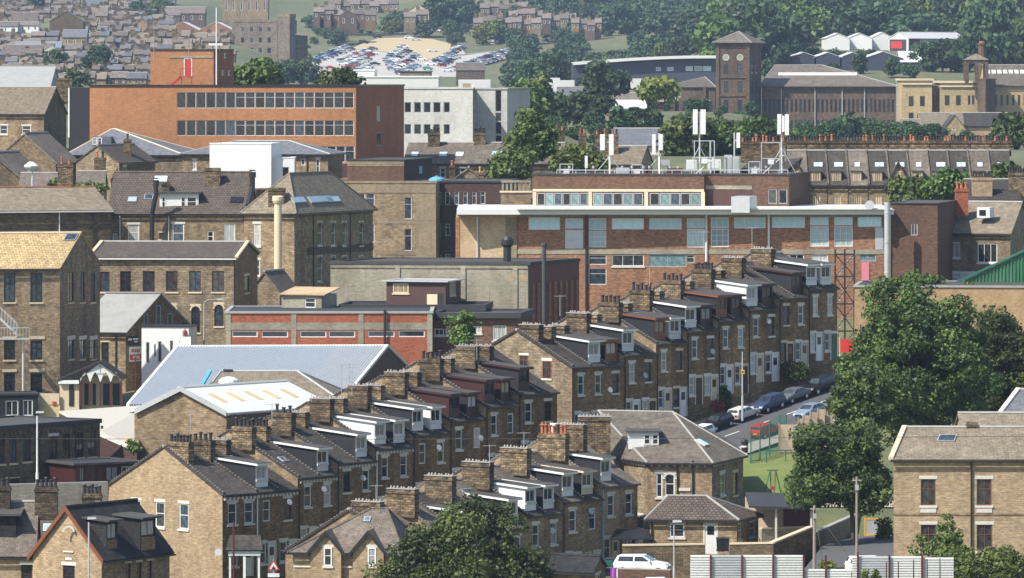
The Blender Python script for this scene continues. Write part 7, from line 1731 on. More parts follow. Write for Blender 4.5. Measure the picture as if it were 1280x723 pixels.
ptree('lighter bushy tree below the tall green tree', 638, 208, 24, 776, .8, ['leaf_light','leaf_mid'], 10, (80,70), .3, 1.2, 240)
ptree('bright green bushy tree left of the antenna masts', 722, 206, 32, 700, .72, ['leaf_light','leaf_mid'], 11, (110,70), .28, 1.2, 235)
for k,(px,py,r,sd) in enumerate(((862,180,36,12),(908,176,30,13),(945,176,27,14),(985,184,14,15))): ptree(f'dark leafy tree behind the antennas, {ORD[k]} from left', px, py, r, 905+8*k, 1.0, LD, sd, (110,60), .42, 1.6, 225)
ptree('green tree in front of terrace with pots, left of a pair', 1142, 247, 28, 706, .7, LD, 16, (90,70), .3, 1.2, 275)
ptree('green tree in front of terrace with pots, right of a pair', 1187, 238, 30, 704, .85, LD, 17, (100,70), .3, 1.2, 275)
ptree('narrow green tree beside the house with dark pots', 1254, 220, 12, 700, 1.3, LD, 18, (40,60), .3, .9, 255)
ptree('round dark tree behind the orange brick tower', 325, 100, 33, 868, .7, LD, 19, (90,70), .38, 1.5, 130)
ptree('small dark tree above roof of the orange brick block', 425, 103, 22, 872, .65, LD, 20, (60,60), .36, 1.3, 125)
ptree('grey green tree in front of the long dark mill', 1062, 160, 23, 1340, .55, ['leaf_hill'], 21, (60,50), .7, 2.2, 175)
ptree('dark green tree at right edge below the cream mill', 1268, 166, 30, 1010, .6, LD, 22, (70,60), .5, 1.8, 195)
for k,(px,py,r,rz,sd,mt) in enumerate(((655,128,17,1.5,23,'leaf_mid'),(672,124,17,1.6,24,'leaf_mid'),(690,140,20,1.2,25,'leaf_hill'),(742,138,24,1.1,26,'leaf_hill'),(716,150,22,.9,27,'leaf_hill'),(650,160,16,1,28,'leaf_mid'),(820,112,20,.5,29,'leaf_yellow'),(747,100,20,1.0,30,'leaf_hill'),(768,106,14,.8,31,'leaf_hill'))):
    ptree(f'{"yellowish bush" if mt=="leaf_yellow" else "hazy green tree"} between the antennas and the hillside, {ORD[k]} planted', px, py, r, 1150+25*k, rz, [mt], sd, (70,45), .6, 2.0) if False else ptree(('yellow flowering tree before the dark clad building' if mt=='leaf_yellow' else ['left pale poplar of the clump behind the tall green tree','right pale poplar of the clump behind the tall green tree','dark tree right of the two pale poplars','largest hazy tree beside grey roofed stone building','low hazy tree before grey roofed stone building','green tree at foot of the pale poplars','','hazy tree before left end of dark clad building','small hazy tree right of the one before dark clad building'][k]), px, py, r, 1150+25*k, rz, [mt], sd, (70,45), .6, 2.0)
conif = [(772,152,8),(785,154,8),(797,152,9),(808,154,8),(818,156,8)]
for k,(px,py,r) in enumerate(conif): ptree(f'small dark conifer, {ORD[k]} from left before the mill', px, py, r, 1130, 1.9, ['leaf_hill'], 40+k, (40,40), .6, 1.2, shape='cone', name='conifer_tree')
# hillside trees from a few kinds
TEMPL = []
for k in range(6):
    sh = crown_mesh(60+k, 4.4, 4.4, 4.2, 42, 44, .62, 1.9, [['leaf_hill'],['leaf_hill'],['leaf_hill','leaf_mid'],['leaf_mid'],['leaf_hill'],['leaf_yellow','leaf_mid']][k], 'round', 0)
    tm = trunk_mb(4.2, .32, 60+k, 2.2, 4).mesh('trunk', 'bark'); TEMPL.append((sh, tm))
def htree(x, y, sc, k, label, group):
    z = ground(x, y); T = thing('tree', label, 'tree', (x, y, z), rq.uniform(0, 6.28), group); sh, tm = TEMPL[k]
    c = link('crown', sh, T, (0,0,4.6)); link('trunk', tm, T); T.scale = (sc*rq.uniform(.9,1.2), sc*rq.uniform(.9,1.2), sc*rq.uniform(.85,1.25)); return T
n = 0; extra = []
GF = 'trees of the hillside wood'
for j in range(26):
    Y = 1800*1.035**j
    if Y > 3900: break
    px = 640+rq.uniform(0,14)
    while px < 1330:
        step = rq.uniform(18,28)*(2300/Y)**.5; yy = Y*rq.uniform(.985,1.015)
        x = (px-640)/F*yy; py = 80+(40-ground(x,yy))/yy*F
        ok = (px > 900 or py < 30 or yy > 2750) if yy < 3000 else True
        if px < 760 and yy < 2900: ok = False
        if 965 < px < 1150 and yy < 2010: ok = False
        if 1010 < px < 1230 and yy < 2110: ok = False
        if ok and -30 < py-40: pass
        if ok and n >= 150: extra.append((x, yy, rq.uniform(1.0,1.75), rq.choice([0,1,2,4])))
        elif ok: htree(x, yy, rq.uniform(1.0,1.75), rq.choice([0,1,2,4,4,3]), 'hazy green broadleaf tree in the wood on the far hillside', GF); n += 1
        px += step
for k in range(120):
    Y = rq.uniform(1950, 2900); px = rq.uniform(640, 800) if k < 70 else rq.choice([rq.uniform(384, 440), rq.uniform(560, 640), rq.uniform(650, 720)])
    if k >= 70: Y = rq.uniform(2780, 2960)
    if px < 640 and CP(px, 60)[1] and Y < 2780: continue
    extra.append(((px-640)/F*Y, Y, rq.uniform(.35, .8) if k >= 70 else rq.uniform(.6, 1.1), rq.choice([0,1,2,4,3,0])))
for k in range(110):
    Y = rq.uniform(960, 1500); px = rq.uniform(625, 1290); extra.append(((px-640)/F*Y, Y, rq.uniform(.2, .42), rq.choice([0,1,2,4,3,0])))
V_ = []
for (x, y, sc, k) in extra:
    me0 = TEMPL[k][0]; co_ = np.empty(len(me0.vertices)*3); me0.vertices.foreach_get('co', co_); co_ = co_.reshape(-1, 3); a = rq.uniform(0, 6.28)
    R_ = np.array(((math.cos(a),-math.sin(a),0),(math.sin(a),math.cos(a),0),(0,0,1))); V_.append((co_@R_.T+np.array((0,0,4.2)))*sc+np.array((x,y,ground(x,y))))
V_ = np.concatenate(V_); me = bpy.data.meshes.new('distant_wood'); n4 = len(V_)//4
me.vertices.add(4*n4); me.vertices.foreach_set('co', V_.ravel()); me.loops.add(4*n4); me.loops.foreach_set('vertex_index', np.arange(4*n4)); me.polygons.add(n4); me.polygons.foreach_set('loop_start', np.arange(n4)*4)
me.materials.append(MATS['leaf_hill']); me.update(); me.validate(); tag(link('distant_wood', me), kind='stuff'); print('wood', n, len(extra))
GH2 = 'scattered trees and bushes on the far hillside'
for (px,py,Y,sc,k) in ((336,14,2620,1.6,0),(352,20,2600,1.5,1),(372,16,2630,1.9,2),(392,22,2640,1.5,0),(404,18,2660,1.4,3),(452,26,2880,1.1,1),(460,27,2885,1.2,0),(488,22,2880,1.3,2),(496,24,2875,1.5,5),(545,20,2920,2.3,0),(558,14,2940,2.5,1),(572,18,2925,2.2,4),(584,10,2960,2.2,0),(604,14,2790,1.7,5),(620,12,2800,1.6,3),(532,6,2850,1.5,0),(500,2,2900,1.5,1),(690,8,2880,1.8,4),(710,2,2900,1.8,0),(735,6,2890,1.8,1),(700,30,2700,.9,0),(668,45,2250,1.3,2),(676,70,2150,1.7,0),(656,62,2200,1.4,1),(692,76,2050,1.8,4),(712,62,2200,1.4,2),(728,60,2150,1.2,0),(650,80,2000,1.5,3),(630,92,1900,1.4,0),(612,98,1880,1.2,1),(595,100,1900,1.0,2),(668,92,1850,1.5,0),(690,98,1800,1.4,4),(640,100,1850,1.2,1),(765,60,2300,1.7,0),(780,52,2300,1.8,4),(795,62,2200,1.5,1),(752,48,2350,1.8,2),(810,55,2250,1.6,0),(830,62,2150,1.4,3),(850,64,2100,1.4,4),(872,62,2100,1.5,0),(740,38,2500,1.8,1),(770,32,2500,2.0,0),(800,35,2450,1.9,4),(830,38,2400,1.8,1),(860,40,2380,1.8,0),(885,44,2300,1.6,2),
    (126,82,1850,1.4,0),(118,90,1750,1.2,1),(70,84,1750,1.2,2),(95,100,1450,1.2,0),(108,106,1350,1.2,1),(88,92,1600,1.0,2),(45,4,2800,1.6,0),(60,0,2900,1.6,1),(195,10,2650,1.6,3),(188,22,2550,1.1,0),(205,4,2750,1.5,1),(172,10,2650,1.3,0),(180,-4,2900,1.6,1),(150,-6,3000,1.6,2),(368,92,2100,1.0,0),(378,97,2050,1.0,1),(395,55,2560,.9,2),(388,62,2500,.8,0),(408,50,2600,.8,1),(420,46,2650,.9,0),(380,98,1900,1.2,2),(355,100,1850,1.2,4),(405,100,1800,1.1,0)):
    x = (px-640)/F*Y; sc *= .62 if px > 300 else .5
    if not (384 < px < 432 and Y > 1700) and not (590 <= px <= 657 and 1840 < Y < 2300): htree(x, Y, sc, k, 'scattered green tree or bush on the far hillside', GH2)
GM = 'trees between the sheds and the wood'
for (px,Y,sc,k) in ((1000,1900,1.5,0),(1018,1905,1.5,4),(1040,1895,1.4,1),(1062,1900,1.3,0),(1085,1905,1.3,2),(985,1890,1.7,4),(970,1880,1.6,0),(1105,1930,1.0,1),(1160,1840,1.8,0),(1178,1835,1.8,4),(1195,1840,1.7,1),(1212,1850,1.6,0),(1075,1820,1.2,0),(1115,1800,1.2,4),(1140,1790,1.2,1),(960,1800,1.4,0),(1235,1850,1.5,2),(1255,1840,1.6,0),(1275,1850,1.6,4),(1295,1840,1.5,1),(1040,1800,1.0,0),(1000,1790,1.0,1)):
    htree((px-640)/F*Y, Y, sc*(.42 if px < 1145 else .5), k, 'hazy tree standing among the sheds below the wood', GM)
# ---------------------------------------------------------------- small plants
def pbush(label, px, pyb, rpx, hpx, Y, mats, seed, n=(40,70), leaf=.12, cr=.5, cat='bush', name='bush', group=None):
    s = S(Y); return bush(name, label, W(px, pyb, Y), (rpx/s, rpx/s, hpx/s*.6), n[0], n[1], leaf, cr, mats, seed, cat, group)
pbush('pale green shrub mass filling the bottom right corner', 1228, 740, 62, 46, 432, ['leaf_light','leaf_mid'], 31, (200,90), .13, .7)
pbush('leafy light green shrub against lower windows of right house', 1182, 722, 30, 58, 436, ['leaf_light','leaf_mid'], 32, (90,70), .12, .5)
pbush('tall sprig of weeds over the corrugated fence', 1080, 735, 7, 22, 423, ['leaf_light'], 33, (14,30), .1, .25, 'plant', 'weed')
pbush('second small weed in front of the corrugated fence', 1094, 735, 6, 20, 423, ['leaf_light'], 34, (10,30), .1, .22, 'plant', 'weed')
pbush('dark clipped shrub in a front garden up the street', 992, 474, 15, 18, 566, ['leaf_dark'], 35, (60,60), .12, .5)
pbush('garden plants by the doors below the red canopy', 905, 508, 8, 26, 560, ['leaf_dark'], 36, (40,50), .12, .4)
pbush('red flowers in pots beside the white door', 897, 510, 9, 8, 559, ['flower_red','leaf_dark'], 37, (25,40), .1, .3, 'flowers', 'flower_bush')
pbush('dry straw coloured grass clump by the utility pole', 1034, 712, 8, 9, 455, ['leaf_yellow'], 38, (16,60), .12, .35, 'plant', 'grass_clump')
pbush('weedy growth on the roof edge by white shed', 167, 565, 7, 14, 515, ['leaf_mid'], 39, (25,40), .12, .35, 'plant', 'weed')
pbush('leafy weeds right of sooty chimney on long roof', 112, 240, 16, 10, 700, ['leaf_light','leaf_mid'], 40, (50,40), .18, .6)
pbush('leafy weeds left of sooty chimney on long roof', 70, 240, 8, 14, 702, ['leaf_light','leaf_mid'], 41, (30,40), .18, .5)
pbush('green shrub behind shop sign above the tan brick block', 1150, 362, 24, 16, 628, ['leaf_mid','leaf_dark'], 42, (60,60), .2, .7)
pbush('trees top leafy growth against the green shed', 1215, 372, 22, 14, 627, ['leaf_mid'], 43, (50,60), .2, .7)
pbush('overgrown ivy and grass on the wall by the yellow gate', 1106, 682, 7, 30, 492, ['leaf_mid','leaf_yellow'], 44, (40,40), .13, .4)
# ---------------------------------------------------------------- foreground furniture
T = thing('corrugated_fence', 'pale corrugated metal hoarding with rusty posts along the bottom right', 'fence', W(862,735,425)); B0 = tuple(T.location)
for (xa,xb,yt) in ((863,888,694),(889,927,694),(928,966,694),(967,1004,694),(1005,1032,711.5),(1033,1064,711.5),(1065,1072,695.5),(1073,1111,695.5),(1112,1152,695.5),(1153,1192,697)):
    a, c = W(xa,745,425), W(xb,745,425); z1 = ZZ(yt,425); m = MB(); n = max(4,int((z1-a[2])/.16))
    m.corrugated((a[0],425,z1),(a[0],425,a[2]),(c[0],425,a[2]),(c[0],425,z1), n, .06); shift(m,B0).build('panel','galvanised' if xa in (889,1073) else 'white_roof',T)
for x,yt in ((888.3,694),(927.5,694),(966.4,692),(1032.3,694),(1072.3,690),(1111.7,694),(1152.5,694),(1004.5,694)):
    m = MB(); p = W(x,745,424.9); m.box(p[0]-.06,424.78,p[2],p[0]+.06,424.92,ZZ(yt,425)); shift(m,B0).build('post','maroon',T)
for k,(x,yt) in enumerate(((1108,703),(1123,702),(1142,700),(1159,699),(1175,698))): pole('rusty_post', f'short rusty post before the hoarding, {ORD[k]} from left', x, yt, 740, 423, .05, 'maroon', 'post', False)
pole('utility_pole', 'grey timber pole between hoarding gaps with wires to the yard', 1018, 632, 712, 442, .13)
pole('utility_pole', 'taller timber pole in front of the dark overhanging tree', 1071, 596, 722, 428, .11)
T = thing('stay_wire', 'thin slack wires running down from the timber pole', 'wire', W(1018,640,442)); m = MB(); B0=tuple(T.location); m.tube(W(1018,637,442),W(1061,696,450),.018,n=4); m.tube(W(1018,640,442),W(1028,700,450),.018,n=4); shift(m,B0).build('wire','grey_paint',T); m = MB(); m.tube((0,-.1,-.1),(0,-.1,.15),.05,n=5); m.build('clamp','black_paint',T)
street_lamp('slim grey lamp post before the tiled extension', 842.5, 657, 730, 440, 0, r=.055)
street_lamp('grey lamp post in front of the gabled house with red bargeboards', 111, 653, 760, 455, 0, r=.08)
pole('maroon_pole', 'dark red pole beside the white arched porch', 292, 652, 745, 472, .09, 'maroon', 'pole', False)
street_lamp('white lamp post before the sooty workshop', 46.5, 520, 610, 500, 0, 'white_paint', r=.08)
street_lamp('lamp post with yellow plate beside the parked cars', 928, 440, 512, 553, 0, r=.06, head=False)
x,y,z = W(926,467,552.8); T = thing('yellow_sign','small yellow plate fixed to lamp post by parked cars','sign',(x,y,z)); m=MB(); m.box(0,-.02,-.05,.32,.02,.3); m.build('plate','yellow_paint',T); m=MB(); m.box(.07,-.03,.05,.25,-.022,.2); m.build('symbol','black_paint',T)
pole('lamp_post', 'tall grey lamp post at top of the street by fire escape', 1045, 405, 468, 582, .06, 'galvanised', 'lamp post', False)
street_lamp('grey lamp post with curved arm in front of the long stone building', 255, 378, 440, 630, 1.6, 'grey_paint')
street_lamp('small lamp post among houses of the middle row', 431, 640, 700, 490, .6, r=.05)
pole('maroon_pole', 'rusty red pole in front of the gabled hall signs', 169.5, 446, 505, 600, .09, 'maroon', 'pole', False)
T = thing('warning_sign', 'red bordered triangular road warning sign with white plate beneath', 'road sign', W(342,735,468)); s = S(468); h=(735-716)/s
m = MB(); m.tube((0,0,-.5),(0,0,h+1.0),.04); m.build('post','grey_paint',T)
tri = lambda r, y: [(r*math.sin(a),y,h+.45+r*math.cos(a)) for a in (0,-2.094,2.094)]
m = MB(); m.hexa([(x,-.06,z) for x,_,z in tri(.5,0)],[(x,-.09,z) for x,_,z in tri(.5,0)]); m.build('sign_border','red_paint',T); m = MB(); m.hexa([(x,-.092,z) for x,_,z in tri(.34,0)],[(x,-.10,z) for x,_,z in tri(.34,0)]); m.build('sign_face','white_paint',T)
m = MB(); m.box(-.12,-.112,h+.28,.14,-.102,h+.4); m.box(-.04,-.112,h+.4,.03,-.102,h+.52); m.build('symbol','black_paint',T); m = MB(); m.box(-.42,-.09,h-.32,.42,-.06,h-.05); m.build('plate','white_paint',T)
# wire across
T = thing('overhead_wire', 'single grey overhead wire crossing the whole view', 'wire', W(640,545,410)); B0=tuple(T.location); m = MB(); pts=[W(px, 548.5-3.2*((px+40)/1360)-2.0*math.sin(math.pi*(px+40)/1360)*-1, 410) for px in np.linspace(-60,1340,24)]; m.path(pts,.017,5); shift(m,B0).build('wire','felt',T)
# wall, shed, gate
b = Bld('rendered_wall', 'tall rendered yard wall in deep shade of the overhanging tree', 'wall', (1014,486), (1081,512), .4, 700, 640, 'concrete_brown', ground=False); b.walls(); b.flat('concrete_grey', cope=False)  # tree shade is put into the render's colour by the darker concrete
def rampwall(name, label, pts, mat, th=.35, ybase=720):
    o = W(*pts[0]); T = thing(name, label, 'wall', (o[0],o[1],o[2]-3)); m = MB(); c = MB()
    for p, q in zip(pts, pts[1:]):
        a, b2 = W(*p), W(*q); d = unit(a, b2)[0]; nx, ny = -d[1]*th, d[0]*th
        m.hexa([(a[0],a[1],a[2]-6),(b2[0],b2[1],b2[2]-6),(b2[0]+nx,b2[1]+ny,b2[2]-6),(a[0]+nx,a[1]+ny,a[2]-6)],[(a[0],a[1],a[2]),(b2[0],b2[1],b2[2]),(b2[0]+nx,b2[1]+ny,b2[2]),(a[0]+nx,a[1]+ny,a[2])])
        e=.06; c.hexa([(a[0]+d[1]*e,a[1]-d[0]*e,a[2]+.003),(b2[0]+d[1]*e,b2[1]-d[0]*e,b2[2]+.003),(b2[0]+nx-d[1]*e,b2[1]+ny+d[0]*e,b2[2]+.003),(a[0]+nx-d[1]*e,a[1]+ny+d[0]*e,a[2]+.003)],[(a[0]+d[1]*e,a[1]-d[0]*e,a[2]+.13),(b2[0]+d[1]*e,b2[1]-d[0]*e,b2[2]+.13),(b2[0]+nx-d[1]*e,b2[1]+ny+d[0]*e,b2[2]+.13),(a[0]+nx-d[1]*e,a[1]+ny+d[0]*e,a[2]+.13)])
    B0=tuple(T.location); shift(m,B0).build('wall',mat,T); shift(c,B0).build('coping','cream_stone',T); return T
rampwall('stone_wall', 'dark stained stone retaining wall with pale sloping coping right of extension', [(912,681,478),(967,680,477),(1016,660,484)], 'sandstone_sooty')
rampwall('stone_wall', 'dark low stone wall in front of the tiled extension window', [(778,683,487),(881,681.5,487)], 'sandstone_sooty')
rampwall('block_wall', 'grey concrete block wall of the open shed', [(952,662,497),(1008,660,499)], 'concrete')
T = thing('open_shed', 'open fronted shed with black lean-to roof and maroon sheet', 'shed', W(945,690,500)); B0=tuple(T.location); a,c=W(936,634.5,497),W(1018,636.5,497)
m = MB(); m.hexa([(a[0],496.5,a[2]),(c[0],496.5,c[2]),(c[0],505,c[2]+.5),(a[0],505,a[2]+.5)],[(a[0],496.5,a[2]+.16),(c[0],496.5,c[2]+.16),(c[0],505,c[2]+.66),(a[0],505,a[2]+.66)]); shift(m,B0).build('roof','felt_black',T)
m = MB(); q=W(979,640,500); e=W(1016,658,500); m.box(q[0],500,e[2],e[0],500.1,a[2]); shift(m,B0).build('side_sheet','maroon',T)
m = MB(); m.box(a[0],504.6,a[2]-6,c[0],504.8,a[2]+.3); shift(m,B0).build('back_wall','cream_stone',T)
for x in (970,1014): p=W(x,690,497); m=MB(); m.box(p[0]-.08,496.9,p[2],p[0]+.08,497.1,a[2]); shift(m,B0).build('post','stone_white',T)
T = thing('yellow_gate', 'small yellow framed gate at end of the rendered wall', 'gate', W(1091,670,498)); s=S(498); m=MB()
for x in (-.62,.62): m.box(x-.06,-.06,-.3,x+.06,.06,1.4)
m.box(-.56,-.05,1.25,.56,.05,1.37); m.box(-.56,-.05,.0,.56,.05,.12); m.build('frame','yellow_paint',T); m=MB(); m.box(-.5,-.02,.12,.5,.02,1.25); m.build('panel','galvanised',T)
# playground swing, bench, bin
T = thing('cradle_swing', 'green A frame cradle swing with red seat on the lawn', 'swing', W(966,621,519.5)); s=S(519.5); hh=(621-588)/s
for x in (-.42,.42):
    m=MB(); 
    for dx in (-.33,.33): m.tube((x+dx*1.0,dx*1.5,0),(x*.55,0,hh),.045,n=6)
    m.build('leg','green_paint',T)
m=MB(); m.tube((-.45,0,hh),(.45,0,hh),.05,n=6); m.build('top_bar','green_paint',T); m=MB(); m.box(-.2,-.15,.55,.2,.15,.85); m.tube((-.15,0,.8),(-.1,0,hh),.015,n=4); m.tube((.15,0,.8),(.1,0,hh),.015,n=4); m.build('seat','red_paint',T)
T = thing('park_bench', 'low slab bench on the pale path below the lawn', 'bench', W(968,631,514.5)); m=MB(); m.box(-1.1,-.25,.4,1.1,.25,.52); m.build('seat','concrete_panel',T)
for x in (-.8,.8): m=MB(); m.box(x-.1,-.2,-.2,x+.1,.2,.4); m.build('leg','black_paint',T)
T = thing('litter_bin', 'black litter bin with white band beside the street', 'bin', W(931,566,541)); m=MB(); m.lathe([(.27,0),(.29,.8),(.29,.95)],10); m.build('body','black_paint',T); m=MB(); m.lathe([(.31,.45),(.31,.6)],10); m.build('band','white_paint',T); m=MB(); m.lathe([(.33,.95),(.25,1.1),(.05,1.15)],10); m.build('lid','black_paint',T)
T = thing('mesh_fence', 'tall dark green mesh fence between lawn and street', 'fence', W(938,580,540)); B0=tuple(T.location); fp=[(938.5,581,535.5,540),(950,575.5,530.5,542),(962,570,526,544),(974.5,563,518.5,546.5),(982.5,561,517,548.5)]
for px,yb,yt,Y in fp: m=MB(); m.tube((*GX(px,Y),ZZ(yb,Y)-.4),(*GX(px,Y),ZZ(yt,Y)),.06,n=6); shift(m,B0).build('post','green_fence',T)
m=MB()
for p,q in zip(fp,fp[1:]):
    for k in range(15): t=k/15; px=p[0]+(q[0]-p[0])*t; Y=p[3]+(q[3]-p[3])*t; m.tube((*GX(px,Y),ZZ(p[1]+(q[1]-p[1])*t,Y)),(*GX(px,Y),ZZ(p[2]+(q[2]-p[2])*t,Y)),.008,n=3,cap=False)
    for k in range(22): t=k/21; m.tube((*GX(p[0],p[3]),ZZ(p[1]+(p[2]-p[1])*t,p[3])),(*GX(q[0],q[3]),ZZ(q[1]+(q[2]-q[1])*t,q[3])),.008,n=3,cap=False)
shift(m,B0).build('mesh_panel','green_fence',T)
T = thing('low_railing', 'low green rail along the top of the lawn', 'railing', W(960,578,539)); B0=tuple(T.location); m=MB(); a,c=W(958,563.5,540),W(1030,562,541); m.tube(a,c,.05,n=5)
for k in range(4): q=np.array(a)+(np.array(c)-np.array(a))*k/3; m.tube(q,q-np.array((0,0,1.3)),.05,n=5)
shift(m,B0).build('rail','green_fence',T)
T = thing('panel_fence', 'stepped concrete panel fence beside the street above the lawn', 'fence', W(985,565,546)); B0=tuple(T.location)
for (xa,xb,yt,yb,Y) in ((974,995.5,531,566,545.5),(996,1021.5,532,565,545.8),(1022,1047,530,563,546.1),(998,1003.5,523.5,545,550),(1004,1012.5,519.5,545,550.3),(1013,1022,515.5,545,550.6),(1022.5,1031.5,512,545,551),(1032,1043,507,545,551.4)):
    a,c=W(xa,yb,Y),W(xb,yb,Y); h=ZZ(yt,Y)-a[2]; m=MB(); n=5
    for k in range(n): m.box(a[0]+.05,Y,a[2]+h*k/n+.012,c[0]-.05,Y+.07,a[2]+h*(k+1)/n)
    shift(m,B0).build('panel','concrete_panel',T); m=MB(); m.box(a[0]-.07,Y-.04,a[2]-.6,a[0]+.045,Y+.12,a[2]+h+.1); shift(m,B0).build('post','concrete_panel',T)
# door canopies, wheelie bins, washing
for (s_,mt,lb) in ((-2.2,'maroon','maroon door canopy halfway up the car lined street'),(1.0,'black_paint','dark lean-to door canopy next to the maroon one')):
    x,y,z=ST(s_,0.1,2.75); T=thing('door_canopy',lb,'canopy',(x,y,z),ang); m=MB(); m.hexa([(-1,-1.0,-.1),(1,-1.0,-.1),(1,-.02,.45),(-1,-.02,.45)],[(-1,-1.0,-.03),(1,-1.0,-.03),(1,-.02,.52),(-1,-.02,.52)]); m.build('roof',mt,T)
    for xx in (-.95,.95): m=MB(); m.tube((xx,-.9,-.1),(xx,-.05,-.6),.03,n=5); m.build('bracket','white_paint',T)
x,y,z=W(790,672,495.5); T=thing('door_canopy','black canopy over door at right end of nearest row','canopy',(x,y,z)); m=MB(); m.hexa([(-1.7,-1.1,-.1),(1.6,-1.1,-.1),(1.2,1.2,.45),(-1.2,1.2,.45)],[(-1.7,-1.1,0),(1.6,-1.1,0),(1.2,1.2,.55),(-1.2,1.2,.55)]); m.build('roof','black_paint',T); m=MB(); m.tube((1.4,-1,-3.2),(1.4,-1,-.1),.05); m.build('post','black_paint',T)
for k,(px,py,Y,lb) in enumerate(((900,690,486,'dark wheelie bin by white front door, left of two'),(907,690,486,'dark wheelie bin by white front door, right of two'),(762,716,470,'dark green wheelie bin at end of nearest row'))):
    T=thing('wheelie_bin',lb,'bin',W(px,py,Y)); m=MB(); m.hexa([(-.22,-.25,.06),(.22,-.25,.06),(.22,.25,.06),(-.22,.25,.06)],[(-.28,-.33,1.0),(.28,-.33,1.0),(.28,.33,1.0),(-.28,.33,1.0)]); m.build('body','green_fence' if k==2 else 'black_paint',T); m=MB(); m.hexa([(-.3,-.36,1.003),(.3,-.36,1.003),(.3,.36,1.003),(-.3,.36,1.003)],[(-.28,-.3,1.08),(.28,-.3,1.08),(.28,.36,1.1),(-.28,.36,1.1)]); m.build('lid','black_paint',T)
    for sg in (-1,1): m=MB(); m.tube((sg*.2,.24,.1),(sg*.27,.24,.1),.1,n=8); m.build('wheel','tyre',T)
b = Bld('brick_wall', 'low dark red brick wall in front of white hatchback', 'wall', (772,459), (838,458), .3, 735, 713, 'brick_brown', ground=False); b.walls(); b.flat('concrete_grey', cope=False, th=.1)
T=thing('railings','dark vertical iron railings behind the white hatchback','railings',W(800,700,476)); B0=tuple(T.location); m=MB()
for k in range(34): x0=GX(790+1.9*k,476)[0]; m.tube((x0,476,ZZ(708,476)),(x0,476,ZZ(692,476)),.02,n=4)
m.box(GX(790,476)[0],475.97,ZZ(693.5,476),GX(854,476)[0],476.03,ZZ(693,476)); shift(m,B0).build('bars','black_paint',T)
for k,(px,mt,lb) in enumerate(((768,'purple_cloth','purple cloth hanging on washing line'),(776,'tarpaulin_white','white cloth hanging on washing line'),(796,'purple_cloth','lilac cloth hanging right on washing line'))):
    T=thing('washing',lb+' at bottom of nearest row','washing',W(px,712 if k<3 else 690,462 if k<3 else 475)); m=MB(); q=random.Random(k)
    for j in range(5): x0=-.3+.12*j; dy=.05*math.sin(j*2+k); dy2=.05*math.sin((j+1)*2+k); m.hexa([(x0,dy,-.6+q.uniform(0,.1)),(x0+.12,dy2,-.6),(x0+.12,dy2+.02,-.6),(x0,dy+.02,-.6)],[(x0,dy,.1),(x0+.12,dy2,.1),(x0+.12,dy2+.02,.1),(x0,dy+.02,.1)])
    m.build('cloth',mt,T); m=MB(); m.tube((-.6,0,.12),(.6,0,.12),.012,n=4); m.build('line','grey_paint',T)
T=thing('white_sheeting','white sheeted roof between the middle and nearest rows','roof sheet',W(702,545,520)); B0=tuple(T.location); a,c=W(688,552,517),W(722,553,517); m=MB(); m.hexa([(a[0],517,a[2]-1.5),(c[0],517,c[2]-1.5),(c[0],524,c[2]-1.5),(a[0],524,a[2]-1.5)],[(a[0],517,a[2]),(c[0],517,c[2]),(c[0],524,c[2]+1.1),(a[0],524,a[2]+1.1)]); shift(m,B0).build('sheet','white_paint',T); m=MB(); m.box(a[0],516.9,a[2]-.1,c[0],516.98,a[2]+.05); shift(m,B0).build('gutter','grey_paint',T)
def aerial(label, px, yt, yb, Y):
    T=thing('tv_aerial',label,'aerial',W(px,yb,Y)); h=(yb-yt)/S(Y); m=MB(); m.tube((0,0,-.3),(0,0,h),.025,n=5); m.build('mast','grey_paint',T); m=MB(); m.tube((-.5,0,h-.1),(.5,.2,h-.1),.018,n=4)
    for k in range(5): x=-.45+.22*k; m.tube((x,-.2,h-.1),(x,.25,h-.1),.012,n=4)
    m.build('array','grey_paint',T)
aerial('tall thin aerial on middle row chimney before the metal roof',427,455,492,520); aerial('shorter aerial right of the tall thin one',440,458,490,521)
for k,(px,py,Y) in enumerate(((340,520,506),(389,492,512),(437,470,516),(596,440,528),(700,385,549),(812,348,556),(880,305,563),(940,300,569),(655,556,494),(470,622,482),(612,572,488),(238,530,504))): aerial(f'thin television aerial on a terrace chimney, {ORD[k]} of the dozen on the rows', px, py-16, py+6, Y)
def dish(label, px, py, Y, r=.3, a=0):
    T=thing('satellite_dish',label,'satellite dish',W(px,py,Y),a); m=MB(); m.lathe([(.03,.0),(r*.6,.04),(r,.12)],10); o=m.build('dish','grey_paint',T); o.rotation_euler=(math.radians(70),0,0); m=MB(); m.tube((0,0,0),(.0,.25,-.1),.02,n=4); m.build('arm','grey_paint',T)
dish('grey satellite dish on the sunlit gable end corner',273,691,499.4)
for k,(px,py,Y) in enumerate(((361,628,504),(404,612,508.5),(453,598,513),(548,560,521.5),(600,548,526),(762,488,547.5),(806,470,551.5),(890,440,558),(960,402,564),(690,664,489.5),(738,640,494))): dish(f'small grey satellite dish on a terrace front, {ORD[k]} along the rows', px, py, Y, .26, .7)
dish('small dark dish on white roof edge of brick block',1087,257,646,.5)
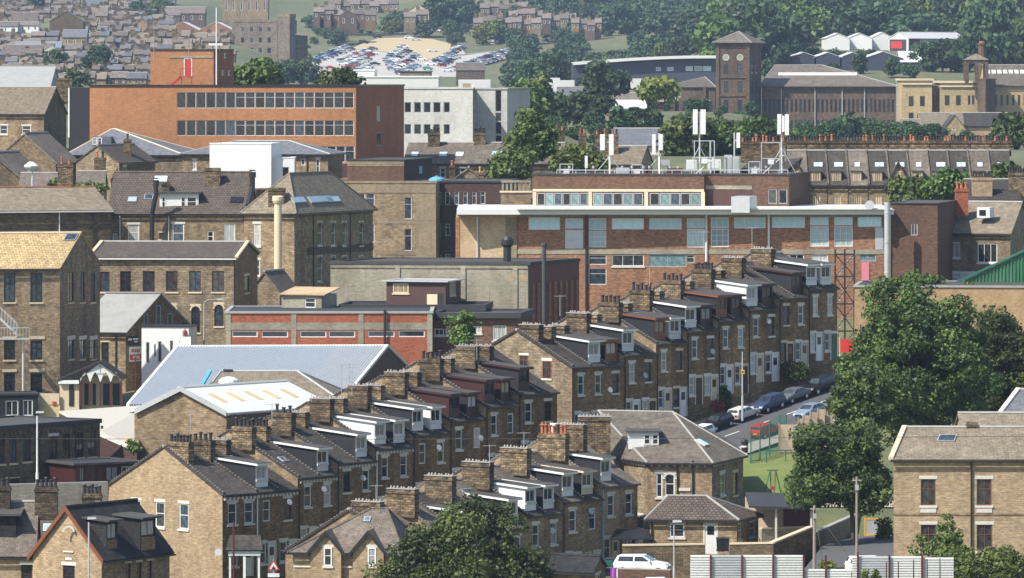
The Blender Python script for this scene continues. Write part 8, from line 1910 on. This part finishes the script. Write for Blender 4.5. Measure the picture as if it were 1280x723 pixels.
# ---------------------------------------------------------------- air, light, camera
m, nt, b_ = newmat('haze'); MATS['haze'] = m; nt.nodes.remove(b_)
pv = N(nt, 'ShaderNodeVolumePrincipled'); pv.inputs['Density'].default_value = HAZE; pv.inputs['Color'].default_value = (.55,.72,1.0,1); pv.inputs['Anisotropy'].default_value = .0
nt.links.new(pv.outputs[0], nt.nodes['Material Output'].inputs['Volume'])
h_ = MB(); h_.box(-1100,-30,-30,1100,6700,520); tag(h_.build('haze','haze'), kind='stuff')
w = bpy.data.worlds.new('World'); SC.world = w; w.use_nodes = True; nt = w.node_tree
SUN = Vector_ = np.array(SUNV)/np.linalg.norm(SUNV); el = math.asin(SUN[2]); az = math.atan2(SUN[0], SUN[1])
sk = N(nt, 'ShaderNodeTexSky', sky_type='NISHITA'); sk.sun_disc = False; sk.sun_elevation = el; sk.sun_rotation = az; sk.air_density = 1.0; sk.dust_density = 1.0; sk.altitude = 150
nt.links.new(sk.outputs[0], nt.nodes['Background'].inputs['Color']); nt.nodes['Background'].inputs['Strength'].default_value = SKY
L = bpy.data.lights.new('sun', 'SUN'); L.energy = SUNE; L.angle = math.radians(.53); L.color = (1, .95, .86)
lo = bpy.data.objects.new('sun', L); COL.objects.link(lo); lo.location = (-200, 200, 300)
from mathutils import Vector
lo.rotation_euler = Vector(tuple(SUN)).to_track_quat('Z', 'Y').to_euler()
cam = bpy.data.cameras.new('camera'); co = bpy.data.objects.new('camera', cam); COL.objects.link(co); SC.camera = co
co.location = (0, 0, HC); co.rotation_euler = (math.pi/2, 0, 0); cam.sensor_width = 36; cam.lens = 36*F/1280
cam.shift_y = (YH-361.5)/1280; cam.shift_x = 0; cam.clip_start = 1; cam.clip_end = 20000
vs = SC.view_settings; vs.view_transform = 'Standard'; vs.look = 'None'; vs.gamma = 1; vs.use_curve_mapping = False; vs.exposure = EXPO
SC.cycles.max_bounces = 6; SC.cycles.volume_bounces = 0; SC.cycles.diffuse_bounces = 3; SC.cycles.glossy_bounces = 2; SC.cycles.transparent_max_bounces = 4
